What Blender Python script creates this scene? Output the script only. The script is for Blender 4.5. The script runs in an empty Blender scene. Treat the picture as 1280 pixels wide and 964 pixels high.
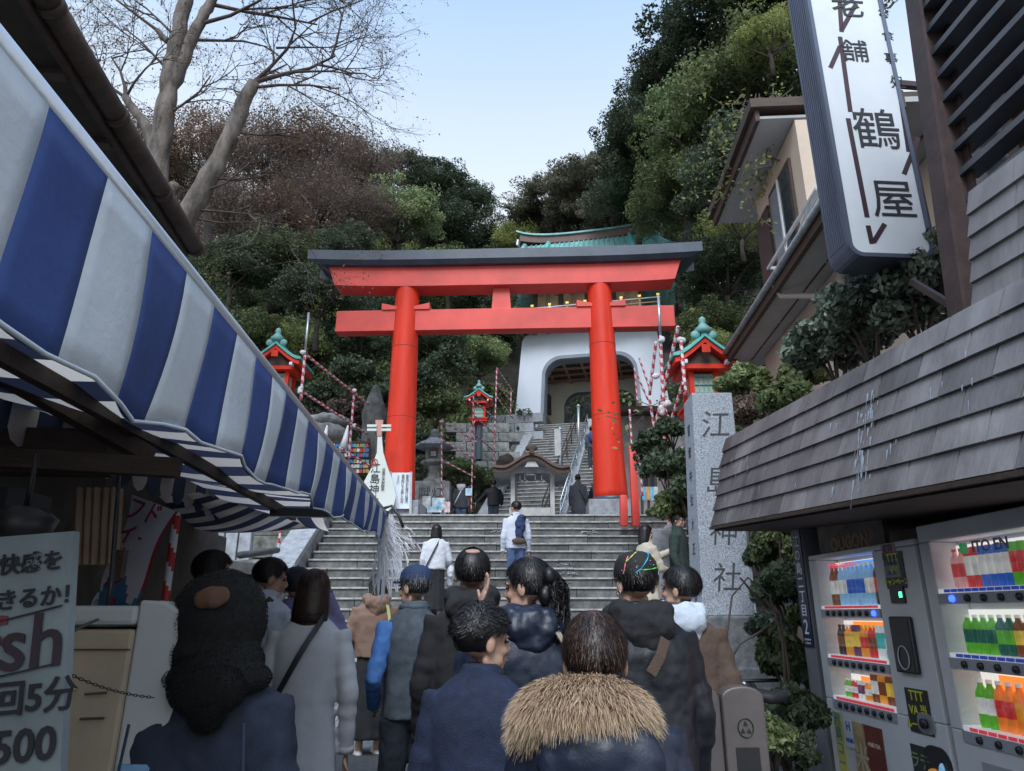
import bpy, math, random
import numpy as np
from mathutils import Vector, Matrix, noise
R = math.radians
random.seed(7); rng = np.random.default_rng(7)
V = Vector
sc = bpy.context.scene
COL = sc.collection
# ---------------------------------------------------------------- camera
CAMZ = 1.45; PITCH = R(18.14); F = 870.0
cam = bpy.data.cameras.new("camera"); co = bpy.data.objects.new("camera", cam); COL.objects.link(co)
cam.sensor_width = 36; cam.lens = F / 1280 * 36; cam.clip_start = 0.05; cam.clip_end = 2000
co.location = (0, 0, CAMZ); co.rotation_euler = (R(90) + PITCH, 0, 0)
sc.camera = co
# ---------------------------------------------------------------- light
SUN_EL, SUN_AZ = R(48), R(188)
w = bpy.data.worlds.new("World"); sc.world = w; w.use_nodes = True
wn, wl = w.node_tree.nodes, w.node_tree.links
bg = wn["Background"]
sky = wn.new("ShaderNodeTexSky"); sky.sky_type = 'NISHITA'; sky.sun_disc = False
sky.sun_elevation = SUN_EL; sky.sun_rotation = SUN_AZ; sky.air_density = 1.0; sky.dust_density = 2.2; sky.ozone_density = 1.6
gm = wn.new("ShaderNodeGamma"); gm.inputs[1].default_value = 0.6     # flattens the contrast of the clear sky
wl.new(sky.outputs[0], gm.inputs[0])
mx = wn.new("ShaderNodeMixRGB"); mx.blend_type = 'MULTIPLY'; mx.inputs[0].default_value = 1; mx.inputs[2].default_value = (0.78, 0.97, 1.12, 1)
wl.new(gm.outputs[0], mx.inputs[1])
# haze: the sky pales evenly towards the horizon all round
tcw = wn.new("ShaderNodeTexCoord"); sxw = wn.new("ShaderNodeSeparateXYZ"); wl.new(tcw.outputs["Generated"], sxw.inputs[0])
mrw = wn.new("ShaderNodeMapRange"); mrw.inputs[1].default_value = 0.80; mrw.inputs[2].default_value = 0.52; mrw.inputs[3].default_value = 0.0; mrw.inputs[4].default_value = 0.85; wl.new(sxw.outputs[2], mrw.inputs[0])
hzw = wn.new("ShaderNodeMixRGB"); wl.new(mrw.outputs[0], hzw.inputs[0]); wl.new(mx.outputs[0], hzw.inputs[1]); hzw.inputs[2].default_value = (1.66, 1.74, 1.78, 1); wl.new(hzw.outputs[0], bg.inputs[0])
bg.inputs[1].default_value = 0.15
sun = bpy.data.lights.new("sun", 'SUN'); so = bpy.data.objects.new("sun", sun); COL.objects.link(so)
sun.energy = 0.75; sun.angle = R(28); sun.color = (0.90, 0.93, 1.0)   # open shade: a broad soft source behind the viewer
sdir = V((math.sin(SUN_AZ) * math.cos(SUN_EL), math.cos(SUN_AZ) * math.cos(SUN_EL), math.sin(SUN_EL)))
so.rotation_euler = sdir.to_track_quat('Z', 'Y').to_euler(); so.location = sdir * 100
sc.view_settings.view_transform = 'Standard'; sc.view_settings.look = 'None'
sc.view_settings.exposure = 1.97; sc.view_settings.gamma = 1
sc.cycles.max_bounces = 5; sc.cycles.diffuse_bounces = 3; sc.cycles.glossy_bounces = 2; sc.cycles.transmission_bounces = 3
# ---------------------------------------------------------------- picture geometry used for measuring places
FW = V((0, math.cos(PITCH), math.sin(PITCH))); UP = V((0, -math.sin(PITCH), math.cos(PITCH)))
C0 = V((0, 0, CAMZ))
def ray(px, py): return V((1, 0, 0)) * ((px - 640) / F) - UP * ((py - 482) / F) + FW
def PY(px, py, Y): d = ray(px, py); return C0 + d * (Y / d.y)
def PZ(px, py, z): d = ray(px, py); return C0 + d * ((z - CAMZ) / d.z)
def PP(px, py, p, n): d = ray(px, py); return C0 + d * ((V(p) - C0).dot(n) / d.dot(n))
UH = R(-3.44); U = V((math.sin(UH), math.cos(UH), 0)); UR = V((math.cos(UH), -math.sin(UH), 0))   # the street's own axes
def ST(a, d, z): return UR * a + U * d + V((0, 0, z))
def gz(y): return 0.03 * y if y < 10 else 0.3
# ---------------------------------------------------------------- materials
MATS = {}
def M(name, c, rough=0.7, var=0.18, scale=4.0, bump=0.15, bscale=40.0, metal=0.0, c2=None, emit=0, trans=0, spec=0.5, stretch=(1, 1, 1), sheen=0, alpha=None, coat=0, rnd=0):
    if name in MATS: return MATS[name]
    m = bpy.data.materials.new(name); m.use_nodes = True; n, l = m.node_tree.nodes, m.node_tree.links
    b = n["Principled BSDF"]; b.inputs["Roughness"].default_value = rough; b.inputs["Metallic"].default_value = metal
    b.inputs["Specular IOR Level"].default_value = spec
    if sheen: b.inputs["Sheen Weight"].default_value = sheen
    if coat: b.inputs["Coat Weight"].default_value = coat
    tc = n.new("ShaderNodeTexCoord"); mp = n.new("ShaderNodeMapping"); mp.inputs["Scale"].default_value = stretch
    l.new(tc.outputs["Object"], mp.inputs[0])
    nz = n.new("ShaderNodeTexNoise"); nz.inputs["Scale"].default_value = scale; nz.inputs["Detail"].default_value = 5; nz.inputs["Roughness"].default_value = 0.62
    l.new(mp.outputs[0], nz.inputs["Vector"])
    rp = n.new("ShaderNodeMapRange"); rp.inputs[1].default_value = 0.32; rp.inputs[2].default_value = 0.68
    l.new(nz.outputs["Fac"], rp.inputs[0])
    mx = n.new("ShaderNodeMixRGB"); l.new(rp.outputs[0], mx.inputs[0])
    ca = [x * (1 - var) for x in c]; cb = c2 if c2 else [min(1, x * (1 + var)) for x in c]
    mx.inputs[1].default_value = (*ca, 1); mx.inputs[2].default_value = (*cb, 1)
    if rnd:
        oi = n.new("ShaderNodeObjectInfo"); mr = n.new("ShaderNodeMapRange"); mr.inputs[3].default_value = 1 - rnd; mr.inputs[4].default_value = 1 + rnd
        hv = n.new("ShaderNodeHueSaturation"); l.new(oi.outputs["Random"], mr.inputs[0]); l.new(mr.outputs[0], hv.inputs["Value"]); l.new(mx.outputs[0], hv.inputs["Color"]); l.new(hv.outputs[0], b.inputs["Base Color"])
    else: l.new(mx.outputs[0], b.inputs["Base Color"])
    if emit:
        l.new(mx.outputs[0], b.inputs["Emission Color"]); b.inputs["Emission Strength"].default_value = emit
    if bump:
        nb = n.new("ShaderNodeTexNoise"); nb.inputs["Scale"].default_value = bscale; nb.inputs["Detail"].default_value = 3
        l.new(mp.outputs[0], nb.inputs["Vector"])
        bp = n.new("ShaderNodeBump"); bp.inputs["Strength"].default_value = bump; bp.inputs["Distance"].default_value = 0.01
        l.new(nb.outputs["Fac"], bp.inputs["Height"]); l.new(bp.outputs[0], b.inputs["Normal"])
    if trans: b.inputs["Transmission Weight"].default_value = trans
    if alpha is not None: b.inputs["Alpha"].default_value = alpha
    MATS[name] = m; return m
def leafmat(name, a, b_, rough=0.55, tl=0.35):
    if name in MATS: return MATS[name]
    m = bpy.data.materials.new(name); m.use_nodes = True; n, l = m.node_tree.nodes, m.node_tree.links
    b = n["Principled BSDF"]; b.inputs["Roughness"].default_value = rough; b.inputs["Specular IOR Level"].default_value = 0.35
    at = n.new("ShaderNodeAttribute"); at.attribute_name = "tone"
    oi = n.new("ShaderNodeObjectInfo")
    mx = n.new("ShaderNodeMixRGB"); l.new(at.outputs["Fac"], mx.inputs[0]); mx.inputs[1].default_value = (*a, 1); mx.inputs[2].default_value = (*b_, 1)
    hs = n.new("ShaderNodeHueSaturation"); ma = n.new("ShaderNodeMapRange"); ma.inputs[3].default_value = 0.78; ma.inputs[4].default_value = 1.25
    l.new(oi.outputs["Random"], ma.inputs[0]); l.new(ma.outputs[0], hs.inputs["Value"]); l.new(mx.outputs[0], hs.inputs["Color"])
    l.new(hs.outputs[0], b.inputs["Base Color"])
    tr = n.new("ShaderNodeBsdfTranslucent"); l.new(hs.outputs[0], tr.inputs[0])
    ms = n.new("ShaderNodeMixShader"); ms.inputs[0].default_value = tl
    l.new(b.outputs[0], ms.inputs[1]); l.new(tr.outputs[0], ms.inputs[2]); l.new(ms.outputs[0], n["Material Output"].inputs[0])
    MATS[name] = m; return m
def tonemat(name, stops, rough=0.8, sheen=0):        # colour by the per-strand 'tone' attribute (root to tip)
    if name in MATS: return MATS[name]
    m = bpy.data.materials.new(name); m.use_nodes = True; n, l = m.node_tree.nodes, m.node_tree.links
    b = n["Principled BSDF"]; b.inputs["Roughness"].default_value = rough; b.inputs["Specular IOR Level"].default_value = 0.4
    at = n.new("ShaderNodeAttribute"); at.attribute_name = "tone"
    cr = n.new("ShaderNodeValToRGB"); e = cr.color_ramp.elements
    e[0].position, e[0].color = stops[0][0], (*stops[0][1], 1); e[1].position, e[1].color = stops[-1][0], (*stops[-1][1], 1)
    for p, c in stops[1:-1]: x = e.new(p); x.color = (*c, 1)
    l.new(at.outputs["Fac"], cr.inputs[0]); l.new(cr.outputs[0], b.inputs["Base Color"])
    MATS[name] = m; return m
# ---------------------------------------------------------------- objects
def tag(o, label=None, cat=None, group=None, kind=None):
    if label: o["label"] = label
    if cat: o["category"] = cat
    if group: o["group"] = group
    if kind: o["kind"] = kind
    return o
def empty(name, loc, label=None, cat=None, group=None):
    o = bpy.data.objects.new(name, None); COL.objects.link(o); o.location = loc; o.empty_display_size = 0.2
    return tag(o, label, cat, group)
def attach(o, parent):
    if parent is not None:
        o.parent = parent
        mw = Matrix.LocRotScale(parent.location, parent.rotation_euler, parent.scale)
        if parent.parent: mw = Matrix.Identity(4) if parent.type != 'EMPTY' else Matrix.Translation(parent.parent.location)
        if parent.type != 'EMPTY': # parts keep their mesh in world coordinates, their own matrix_world is identity
            mw = Matrix.Identity(4)
        o.matrix_parent_inverse = mw.inverted()
class MB:
    def __init__(s): s.v = []; s.f = []; s.m = []; s.sm = []; s.T = None; s.mi = 0
    def add(s, vs, fs, smooth=False, mis=None):
        o = len(s.v); s.v += [tuple(s.T @ V(p)) if s.T else tuple(p) for p in vs]
        s.f += [[i + o for i in f] for f in fs]; s.m += mis if mis else [s.mi] * len(fs); s.sm += [smooth] * len(fs); return s
    def hexa(s, p):      # bottom 4 then top 4, counter-clockwise
        return s.add(p, [(3, 2, 1, 0), (4, 5, 6, 7), (0, 1, 5, 4), (1, 2, 6, 5), (2, 3, 7, 6), (3, 0, 4, 7)])
    def box(s, c, d, rz=0, R_=None, top=(1, 1)):
        x, y, z = d[0] / 2, d[1] / 2, d[2] / 2; m = R_ if R_ is not None else Matrix.Rotation(rz, 3, 'Z')
        pts = [(-x, -y, -z), (x, -y, -z), (x, y, -z), (-x, y, -z), (-x * top[0], -y * top[1], z), (x * top[0], -y * top[1], z), (x * top[0], y * top[1], z), (-x * top[0], y * top[1], z)]
        return s.hexa([V(c) + m @ V(p) for p in pts])
    def beam(s, a, b, w, h, up=(0, 0, 1)):       # a bar with a rectangular section from a to b
        a, b = V(a), V(b); d = (b - a).normalized(); u = V(up); r = d.cross(u)
        if r.length < 1e-4: r = d.cross(V((0, 1, 0)))
        r.normalize(); u = r.cross(d)
        r *= w / 2; u *= h / 2
        return s.hexa([a - r - u, a + r - u, b + r - u, b - r - u, a - r + u, a + r + u, b + r + u, b - r + u])
    def tube(s, pts, rad, seg=8, cap=True, smooth=True, stripe=None, flat=None):
        pts = [V(p) for p in pts]; n = len(pts)
        rad = rad if hasattr(rad, '__len__') else [rad] * n
        rings = []; pu = None
        for i in range(n):
            d = (pts[min(i + 1, n - 1)] - pts[max(i - 1, 0)]).normalized()
            if pu is None: u = d.orthogonal().normalized()
            else:
                u = pu - d * pu.dot(d); u = u.normalized() if u.length > 1e-5 else d.orthogonal().normalized()
            pu = u; v = d.cross(u)
            rings.append([pts[i] + (u * math.cos(6.2832 * k / seg) + v * math.sin(6.2832 * k / seg)) * rad[i] for k in range(seg)])
        return s.loft(rings, cap, smooth, stripe)
    def loft(s, rings, cap=True, smooth=True, stripe=None):
        n, k = len(rings), len(rings[0]); vs = [p for r in rings for p in r]; fs = []; mi = []
        for i in range(n - 1):
            for j in range(k):
                fs.append((i * k + j, i * k + (j + 1) % k, (i + 1) * k + (j + 1) % k, (i + 1) * k + j))
                mi.append(s.mi if not stripe else ((i + j * stripe // k) // (stripe // 2)) % 2)
        if cap: fs += [tuple(range(k - 1, -1, -1)), tuple((n - 1) * k + j for j in range(k))]; mi += [s.mi] * 2
        return s.add(vs, fs, smooth, mi)
    def lathe(s, prof, c, seg=16, smooth=True):
        c = V(c); return s.loft([[c + V((r * math.cos(6.2832 * k / seg), r * math.sin(6.2832 * k / seg), z)) for k in range(seg)] for r, z in prof], True, smooth)
    def poly(s, prof, c, n=4, rot=0.7854, smooth=False):   # square (or n-sided) section turned profile
        c = V(c); q = 1 / math.cos(math.pi / n)
        return s.loft([[c + V((r * q * math.cos(rot + 6.2832 * k / n), r * q * math.sin(rot + 6.2832 * k / n), z)) for k in range(n)] for r, z in prof], True, smooth)
    def ell(s, c, r, seg=12, rg=8, R_=None):
        c = V(c); m = R_ if R_ is not None else Matrix.Identity(3); vs = []; fs = []
        for i in range(1, rg):
            t = math.pi * i / rg
            vs += [c + m @ V((r[0] * math.sin(t) * math.cos(6.2832 * k / seg), r[1] * math.sin(t) * math.sin(6.2832 * k / seg), r[2] * math.cos(t))) for k in range(seg)]
        vs += [c + m @ V((0, 0, r[2])), c + m @ V((0, 0, -r[2]))]; a, b = len(vs) - 2, len(vs) - 1
        for i in range(rg - 2):
            for j in range(seg): fs.append((i * seg + j, (i + 1) * seg + j, (i + 1) * seg + (j + 1) % seg, i * seg + (j + 1) % seg))
        for j in range(seg): fs.append((a, j, (j + 1) % seg)); fs.append((b, (rg - 2) * seg + (j + 1) % seg, (rg - 2) * seg + j))
        return s.add(vs, fs, True)
    def prism(s, poly, o, e1, e2, e3, t):        # outline poly (u,v) in frame o,e1,e2 pushed by t along e3
        o, e1, e2, e3 = V(o), V(e1), V(e2), V(e3); n = len(poly)
        a = [o + e1 * p[0] + e2 * p[1] for p in poly]; b = [p + e3 * t for p in a]
        return s.add(a + b, [tuple(range(n)), tuple(range(2 * n - 1, n - 1, -1))] + [(i, (i + 1) % n + 0, n + (i + 1) % n, n + i)[::-1] for i in range(n)])
    def mesh(s, name, mats):
        me = bpy.data.meshes.new(name); me.from_pydata(s.v, [], s.f)
        for m in (mats if isinstance(mats, (list, tuple)) else [mats]): me.materials.append(m)
        me.polygons.foreach_set("material_index", s.m); me.polygons.foreach_set("use_smooth", s.sm); me.update(); return me
    def build(s, name, mats, parent=None, bevel=0, remesh=0, smooth=0, disp=None, weld=False):
        me = s.mesh(name, mats); o = bpy.data.objects.new(name, me); COL.objects.link(o)
        if parent is not None: attach(o, parent)
        if bevel:
            b = o.modifiers.new("bevel", 'BEVEL'); b.width = bevel; b.segments = 2; b.limit_method = 'ANGLE'
        if remesh:
            r = o.modifiers.new("skin", 'REMESH'); r.mode = 'VOXEL'; r.voxel_size = remesh; r.use_smooth_shade = True
        if smooth:
            q = o.modifiers.new("smooth", 'SMOOTH'); q.iterations = smooth; q.factor = 0.5
        if disp:
            for sc_, st in disp:
                k = "clouds%d" % int(sc_ * 1000)
                t = bpy.data.textures.get(k)
                if not t: t = bpy.data.textures.new(k, 'CLOUDS'); t.noise_scale = sc_; t.noise_depth = 2
                d = o.modifiers.new("folds", 'DISPLACE'); d.texture = t; d.strength = st; d.texture_coords = 'LOCAL'; d.mid_level = 0.5
        return o
def obj(name, me, parent=None, loc=None, rot=None, scale=None):
    o = bpy.data.objects.new(name, me); COL.objects.link(o)
    if parent is not None: attach(o, parent)
    if loc is not None: o.location = loc
    if rot is not None: o.rotation_euler = rot
    if scale is not None: o.scale = scale
    return o
def thing1(o, label, cat, group=None): return tag(o, label, cat, group)
def text(name, body, size, c, r, u, mat, parent, ext=0.002, bold=0, line=1.0, shear=0, ax='CENTER', xs=1.0):
    cu = bpy.data.curves.new(name, 'FONT'); cu.body = body; cu.size = size; cu.align_x = ax; cu.align_y = 'CENTER'
    cu.extrude = ext; cu.space_line = line; cu.offset = bold; cu.shear = shear; cu.materials.append(mat); cu.resolution_u = 3
    o = bpy.data.objects.new(name, cu); COL.objects.link(o)
    r = V(r).normalized(); n = r.cross(V(u)).normalized(); u = n.cross(r)
    m = Matrix((r * xs, u, n)).transposed().to_4x4(); m.translation = V(c)
    me = bpy.data.meshes.new_from_object(o); me.name = name; o2 = bpy.data.objects.new(name, me); COL.objects.link(o2); bpy.data.objects.remove(o)
    if parent is not None: attach(o2, parent)
    o2.matrix_basis = m; o2.name = name
    return o2
def npmesh(name, vs, nper, mats, tone=None, smooth=False):
    nv = len(vs); nf = nv // nper; me = bpy.data.meshes.new(name)
    me.vertices.add(nv); me.vertices.foreach_set("co", np.ascontiguousarray(vs, dtype=np.float32).ravel())
    me.loops.add(nv); me.loops.foreach_set("vertex_index", np.arange(nv, dtype=np.int32))
    me.polygons.add(nf); me.polygons.foreach_set("loop_start", np.arange(0, nv, nper, dtype=np.int32))
    if tone is not None:
        a = me.attributes.new("tone", 'FLOAT', 'POINT'); a.data.foreach_set("value", np.ascontiguousarray(tone, dtype=np.float32))
    for m in (mats if isinstance(mats, (list, tuple)) else [mats]): me.materials.append(m)
    if smooth: me.polygons.foreach_set("use_smooth", np.ones(nf, dtype=bool))
    me.update(calc_edges=True); return me
def unit(a): return a / (np.linalg.norm(a, axis=1, keepdims=True) + 1e-9)
def leaves(cent, nrm, size, tone, aspect=0.55, flat=0.6):
    """one rhombic leaf per centre; nrm is blended with a random direction"""
    n = len(cent); d = unit(nrm * flat + rng.normal(size=(n, 3)) * (1 - flat))
    a = unit(np.cross(d, rng.normal(size=(n, 3)))); b = np.cross(d, a)
    s = (size * rng.uniform(0.6, 1.3, n))[:, None]
    q = np.stack([cent - a * s, cent - b * s * aspect, cent + a * s, cent + b * s * aspect], 1).reshape(-1, 3)
    return q, np.repeat(tone, 4)
def crown_mesh(name, mat, radii=(1, 1, 0.8), nclump=70, per=170, cr=0.26, size=0.035, inner=0.55, seed=0, flatc=0.7):
    r = np.random.default_rng(seed); R3 = np.array(radii)
    d = unit(r.normal(size=(nclump, 3))); d[:, 2] = np.abs(d[:, 2]) * 1.05 - 0.25 * (r.random(nclump) < 0.4); d = unit(d)
    rad = r.uniform(inner, 0.95, nclump)[:, None]; cc = d * rad * R3
    cs = r.uniform(0.6, 1.25, nclump) * cr; ct = r.uniform(0.0, 0.75, nclump)
    cc = cc + r.normal(size=cc.shape) * .06; e = unit(r.normal(size=(nclump * per, 3))); k = np.repeat(np.arange(nclump), per)
    rr = r.uniform(0.45, 1.0, len(k)) ** 0.6
    off = e * rr[:, None] * cs[k][:, None] * np.array([1, 1, flatc])
    p = cc[k] + off; t = np.clip(ct[k] + r.uniform(-0.1, 0.35, len(k)), 0, 1)
    q, t4 = leaves(p, e, size, t)
    return npmesh(name, q, 4, mat, t4)
# ================================================================ palette
m_red = M("vermilion paint", (0.66, 0.036, 0.014), 0.45, 0.22, 2.2, 0.12, 18, spec=0.28, coat=0.08, stretch=(1, 1, .18))
m_redm = M("matt vermilion beams", (0.62, 0.060, 0.045), 0.5, 0.2, 1.0, 0.08, 25)
m_black = M("blackened copper cap", (0.045, 0.06, 0.085), 0.42, 0.25, 2.0, 0.1, 20)
m_granite = M("speckled granite", (0.24, 0.27, 0.31), 0.8, 0.5, 65, 0.25, 120, c2=(0.50, 0.54, 0.60))
m_gran2 = M("smooth granite", (0.28, 0.295, 0.32), 0.8, 0.3, 8, 0.3, 60, rnd=.15)
m_stone = M("weathered stone", (0.17, 0.175, 0.17), 0.9, 0.45, 5, 0.6, 22, c2=(0.29, 0.30, 0.29), rnd=.2)
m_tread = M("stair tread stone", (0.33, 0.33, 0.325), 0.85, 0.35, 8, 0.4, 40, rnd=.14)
m_riser = M("dark stair riser", (0.085, 0.088, 0.09), 0.9, 0.45, 5, 0.5, 30, c2=(0.17, 0.17, 0.16), rnd=.25)  # riser stone, darker than the treads
m_dark = M("dark stained stone", (0.07, 0.07, 0.072), 0.9, 0.4, 6, 0.5, 30)
m_moss = M("mossy wall stone", (0.085, 0.095, 0.065), 0.95, 0.5, 4, 0.9, 12, c2=(0.27, 0.28, 0.26), rnd=.25)
m_plaster = M("white plaster", (0.60, 0.65, 0.72), 0.75, 0.06, 0.8, 0.1, 40, stretch=(1, 1, .3))
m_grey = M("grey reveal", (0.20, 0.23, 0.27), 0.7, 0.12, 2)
m_cream = M("cream plaster", (0.62, 0.58, 0.50), 0.8, 0.08, 1)
m_wood = M("warm timber", (0.30, 0.19, 0.11), 0.65, 0.3, 3, 0.3, 20, stretch=(1, 6, 6))
m_dwood = M("dark brown timber", (0.060, 0.038, 0.028), 0.7, 0.3, 4, 0.3, 30, stretch=(1, 5, 5))
m_pwood = M("weathered grey timber", (0.42, 0.42, 0.42), 0.8, 0.2, 5, 0.3, 40)
m_copper = M("green copper", (0.16, 0.36, 0.34), 0.6, 0.25, 3, 0.2, 30)
m_copperb = M("bright green copper", (0.10, 0.42, 0.38), 0.55, 0.25, 4, 0.2, 30)
m_gold = M("gold fitting", (0.85, 0.58, 0.12), 0.3, 0.1, 5, 0, metal=0.6)
m_steel = M("galvanised steel", (0.42, 0.45, 0.48), 0.38, 0.12, 6, 0.05, 60, metal=0.75)
m_alu = M("brushed aluminium", (0.50, 0.53, 0.58), 0.33, 0.08, 3, 0.05, 80, metal=0.6)
m_white = M("white paint", (0.75, 0.77, 0.80), 0.5, 0.05, 3, 0.03)
m_blackp = M("black plastic", (0.018, 0.018, 0.02), 0.4, 0.2, 5, 0.05)
m_ink = M("black lettering", (0.015, 0.015, 0.02), 0.6, 0.1, 5, 0)
m_wrapw = M("white tape", (0.55, 0.50, 0.52), 0.6, 0.1, 10, 0)
m_wrapr = M("red tape", (0.42, 0.03, 0.05), 0.6, 0.1, 10, 0)
m_blue = M("blue canvas", (0.042, 0.080, 0.25), 0.8, 0.25, 2.5, 0.15, 60)
m_wcan = M("white canvas", (0.60, 0.65, 0.70), 0.8, 0.16, 2.2, 0.15, 60, c2=(0.74, 0.78, 0.82))
m_ublue = leafmat("grey blue lining", (0.05, 0.06, 0.11), (0.07, 0.08, 0.13), 0.9, 0.35)
m_utan = leafmat("tan lining", (0.72, 0.66, 0.60), (0.75, 0.7, 0.64), 0.9, 0.5)
m_asph = M("asphalt", (0.055, 0.057, 0.06), 0.9, 0.3, 20, 0.4, 150)
m_pave = M("grey paving", (0.20, 0.205, 0.21), 0.85, 0.25, 6, 0.3, 60, rnd=.15)
m_earth = M("dark leaf litter", (0.035, 0.030, 0.020), 0.95, 0.5, 1.5, 0.6, 6)
m_bark = M("grey brown bark", (0.06, 0.048, 0.04), 0.9, 0.35, 5, 1.0, 24, c2=(0.20, 0.17, 0.15), stretch=(1, 1, 0.35))
m_dbark = M("dark bark", (0.045, 0.035, 0.028), 0.9, 0.4, 4, 0.6, 15)
m_twig = M("fine twigs", (0.085, 0.062, 0.055), 0.9, 0.3, 6, 0)
m_slate = M("slate fascia board", (0.105, 0.094, 0.096), 0.5, 0.35, 3.0, 0.3, 40, stretch=(1, 1, 0.2), c2=(0.20, 0.19, 0.195), rnd=.30)
m_beige = M("beige rendered wall", (0.56, 0.45, 0.36), 0.85, 0.1, 1.5, 0.25, 60)
m_soffit = M("pale soffit board", (0.38, 0.38, 0.38), 0.8, 0.12, 1.5, 0.05)
m_glass = M("dark window glass", (0.04, 0.05, 0.06), 0.08, 0.1, 1, 0, spec=0.8)
m_brown = M("brown painted steel", (0.050, 0.030, 0.028), 0.6, 0.3, 6, 0.2, 40)
L_dark = leafmat("dark evergreen leaf", (.026, .042, .022), (.105, .140, .080))
L_mid = leafmat("mid evergreen leaf", (.040, .062, .022), (.175, .205, .085))
L_olive = leafmat("olive brown leaf", (.050, .052, .034), (.200, .190, .130))
L_yel = leafmat("yellow green leaf", (0.125, 0.165, 0.050), (0.376, 0.390, 0.131), tl=0.45)
L_lite = leafmat("light green leaf", (0.084, 0.131, 0.049), (0.267, 0.321, 0.142))
L_rust = leafmat("rusty autumn leaf", (.080, .050, .034), (.240, .145, .095))
L_mauve = leafmat("faded mauve leaf", (.075, .058, .048), (.220, .160, .130))
L_gloss = leafmat("glossy hedge leaf", (.055, .085, .050), (.26, .32, .25), rough=.28, tl=.1)
# ================================================================ ground, street, hill
G0 = V((3.65, 31.0, 9.75)); GH = R(12.6)
GU = V((math.sin(GH), math.cos(GH), 0)); GR = V((math.cos(GH), -math.sin(GH), 0))
PZT = 3.45                                  # platform level
def terr(x, y):
    p = V((x, y, 0)) - V((G0.x, G0.y, 0)); lat = p.dot(GR); a = p.dot(GU)
    zc = min(max(G0.z + 0.6 * a, PZT), G0.z) - 0.4
    k = min(max((y - 19.5) / 4, 0), 1)
    side = max(0, abs(lat) - 3.0 - (1.8 if abs(a) < 4 else 0))
    z = zc + k * min(side * (0.55 if lat < 0 else 0.5), 14)
    if lat < 0: z += 0
    z += min(max(0, a - 9) * 0.92, 17)
    if y < 19.6: z = PZT - 0.15
    return z + (noise.noise(V((x * 0.3, y * 0.3, 0))) * 0.5 if side > 1 and y > 21 else 0)
mb = MB()
mb.add([(-300, -60, -0.03), (300, -60, -0.03), (300, 19, 0.29), (-300, 19, 0.29)], [(0, 1, 2, 3)])
mb.add([(-300, 19, 0.29), (300, 19, 0.29), (300, 600, 0.29), (-300, 600, 0.29)], [(0, 1, 2, 3)])
tag(mb.build("ground", m_asph), kind="structure")
st = empty("pavement", (0, 0, 0)); tag(st, kind="structure")
b = MB(); b.add([(-4.6, -4, -0.116), (4.2, -4, -0.116), (4.2, 9.99, 0.304), (-4.6, 9.99, 0.304)], [(0, 1, 2, 3)]); b.build("bedding", m_dark, st)
pv = MB().box((0, 0, 0), (0.588, 0.388, 0.02)).mesh("paving_stone", m_pave); pv2 = MB().box((0, 0, 0), (0.588, 0.388, 0.02)).mesh("paving_stone", M("light paving", (0.26, 0.265, 0.27), 0.85, 0.2, 8, 0.3, 60))
for j in range(16):
    for i in range(14):
        y = 3.9 + j * 0.4; x = -4.1 + i * 0.6 + (0.3 if j % 2 else 0)
        o = obj("paving_stone", random.choice([pv, pv, pv2]), st, (x, y, gz(y) + 0.012 + random.uniform(0, 0.004)), (R(1.72), 0, 0))
n = 110; xs = np.linspace(-60, 60, n); ys = np.concatenate([np.linspace(19.6, 60, 70), np.linspace(62, 120, 20)])
vs = [(x, y, terr(x, y)) for y in ys for x in xs]; fs = [(j * n + i, j * n + i + 1, (j + 1) * n + i + 1, (j + 1) * n + i) for j in range(len(ys) - 1) for i in range(n - 1)]
tag(MB().add(vs, fs, True).build("hill", m_earth), kind="structure")
# platform at the head of the lower stairs
mb = MB(); mb.box((-1.5, 18.8, PZT / 2), (27, 7.6, PZT)); mb.box((-9.6, 14.4, PZT / 2 - 0.05), (11.6, 1.3, PZT - 0.1)); mb.box((8.0, 14.2, PZT / 2 - 0.05), (8.4, 2.0, PZT - 0.1))
tag(mb.build("platform", m_pave), kind="structure")
# ---------------- lower stairs: 18 risers of separate slabs
SX0, SX1 = -3.75, 3.55; RISE = 0.175; RUN = 0.29
ls = empty("lower_stairs", (0, 10, 0.3)); tag(ls, kind="structure")
slabs = []
for L in (0.9, 1.15, 1.4):
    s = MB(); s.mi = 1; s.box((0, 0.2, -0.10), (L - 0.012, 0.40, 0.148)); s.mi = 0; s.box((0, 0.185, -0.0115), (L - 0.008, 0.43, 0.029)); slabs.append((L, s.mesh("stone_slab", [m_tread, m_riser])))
for k in range(18):
    z = 0.3 + RISE * (k + 1); y = 10 + RUN * k; x = SX0
    while x < SX1 - 0.05:
        L, me = random.choice(slabs); sx = min(1, (SX1 - x) / L); o = obj("stone_slab", me, ls, (x + L * sx / 2, y + random.uniform(0, 0.012), z + random.uniform(-0.004, 0.004)), (0, R(random.uniform(-0.15, 0.15)), 0), (sx, 1, 1)); x += L * sx
b = MB(); b.hexa([(SX0, 10.15, 0.1), (SX1, 10.15, 0.1), (SX1, 15.2, 0.1), (SX0, 15.2, 0.1), (SX0, 10.15, 0.35), (SX1, 10.15, 0.35), (SX1, 15.2, 3.27), (SX0, 15.2, 3.27)]); b.build("core", m_dark, ls)
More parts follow.
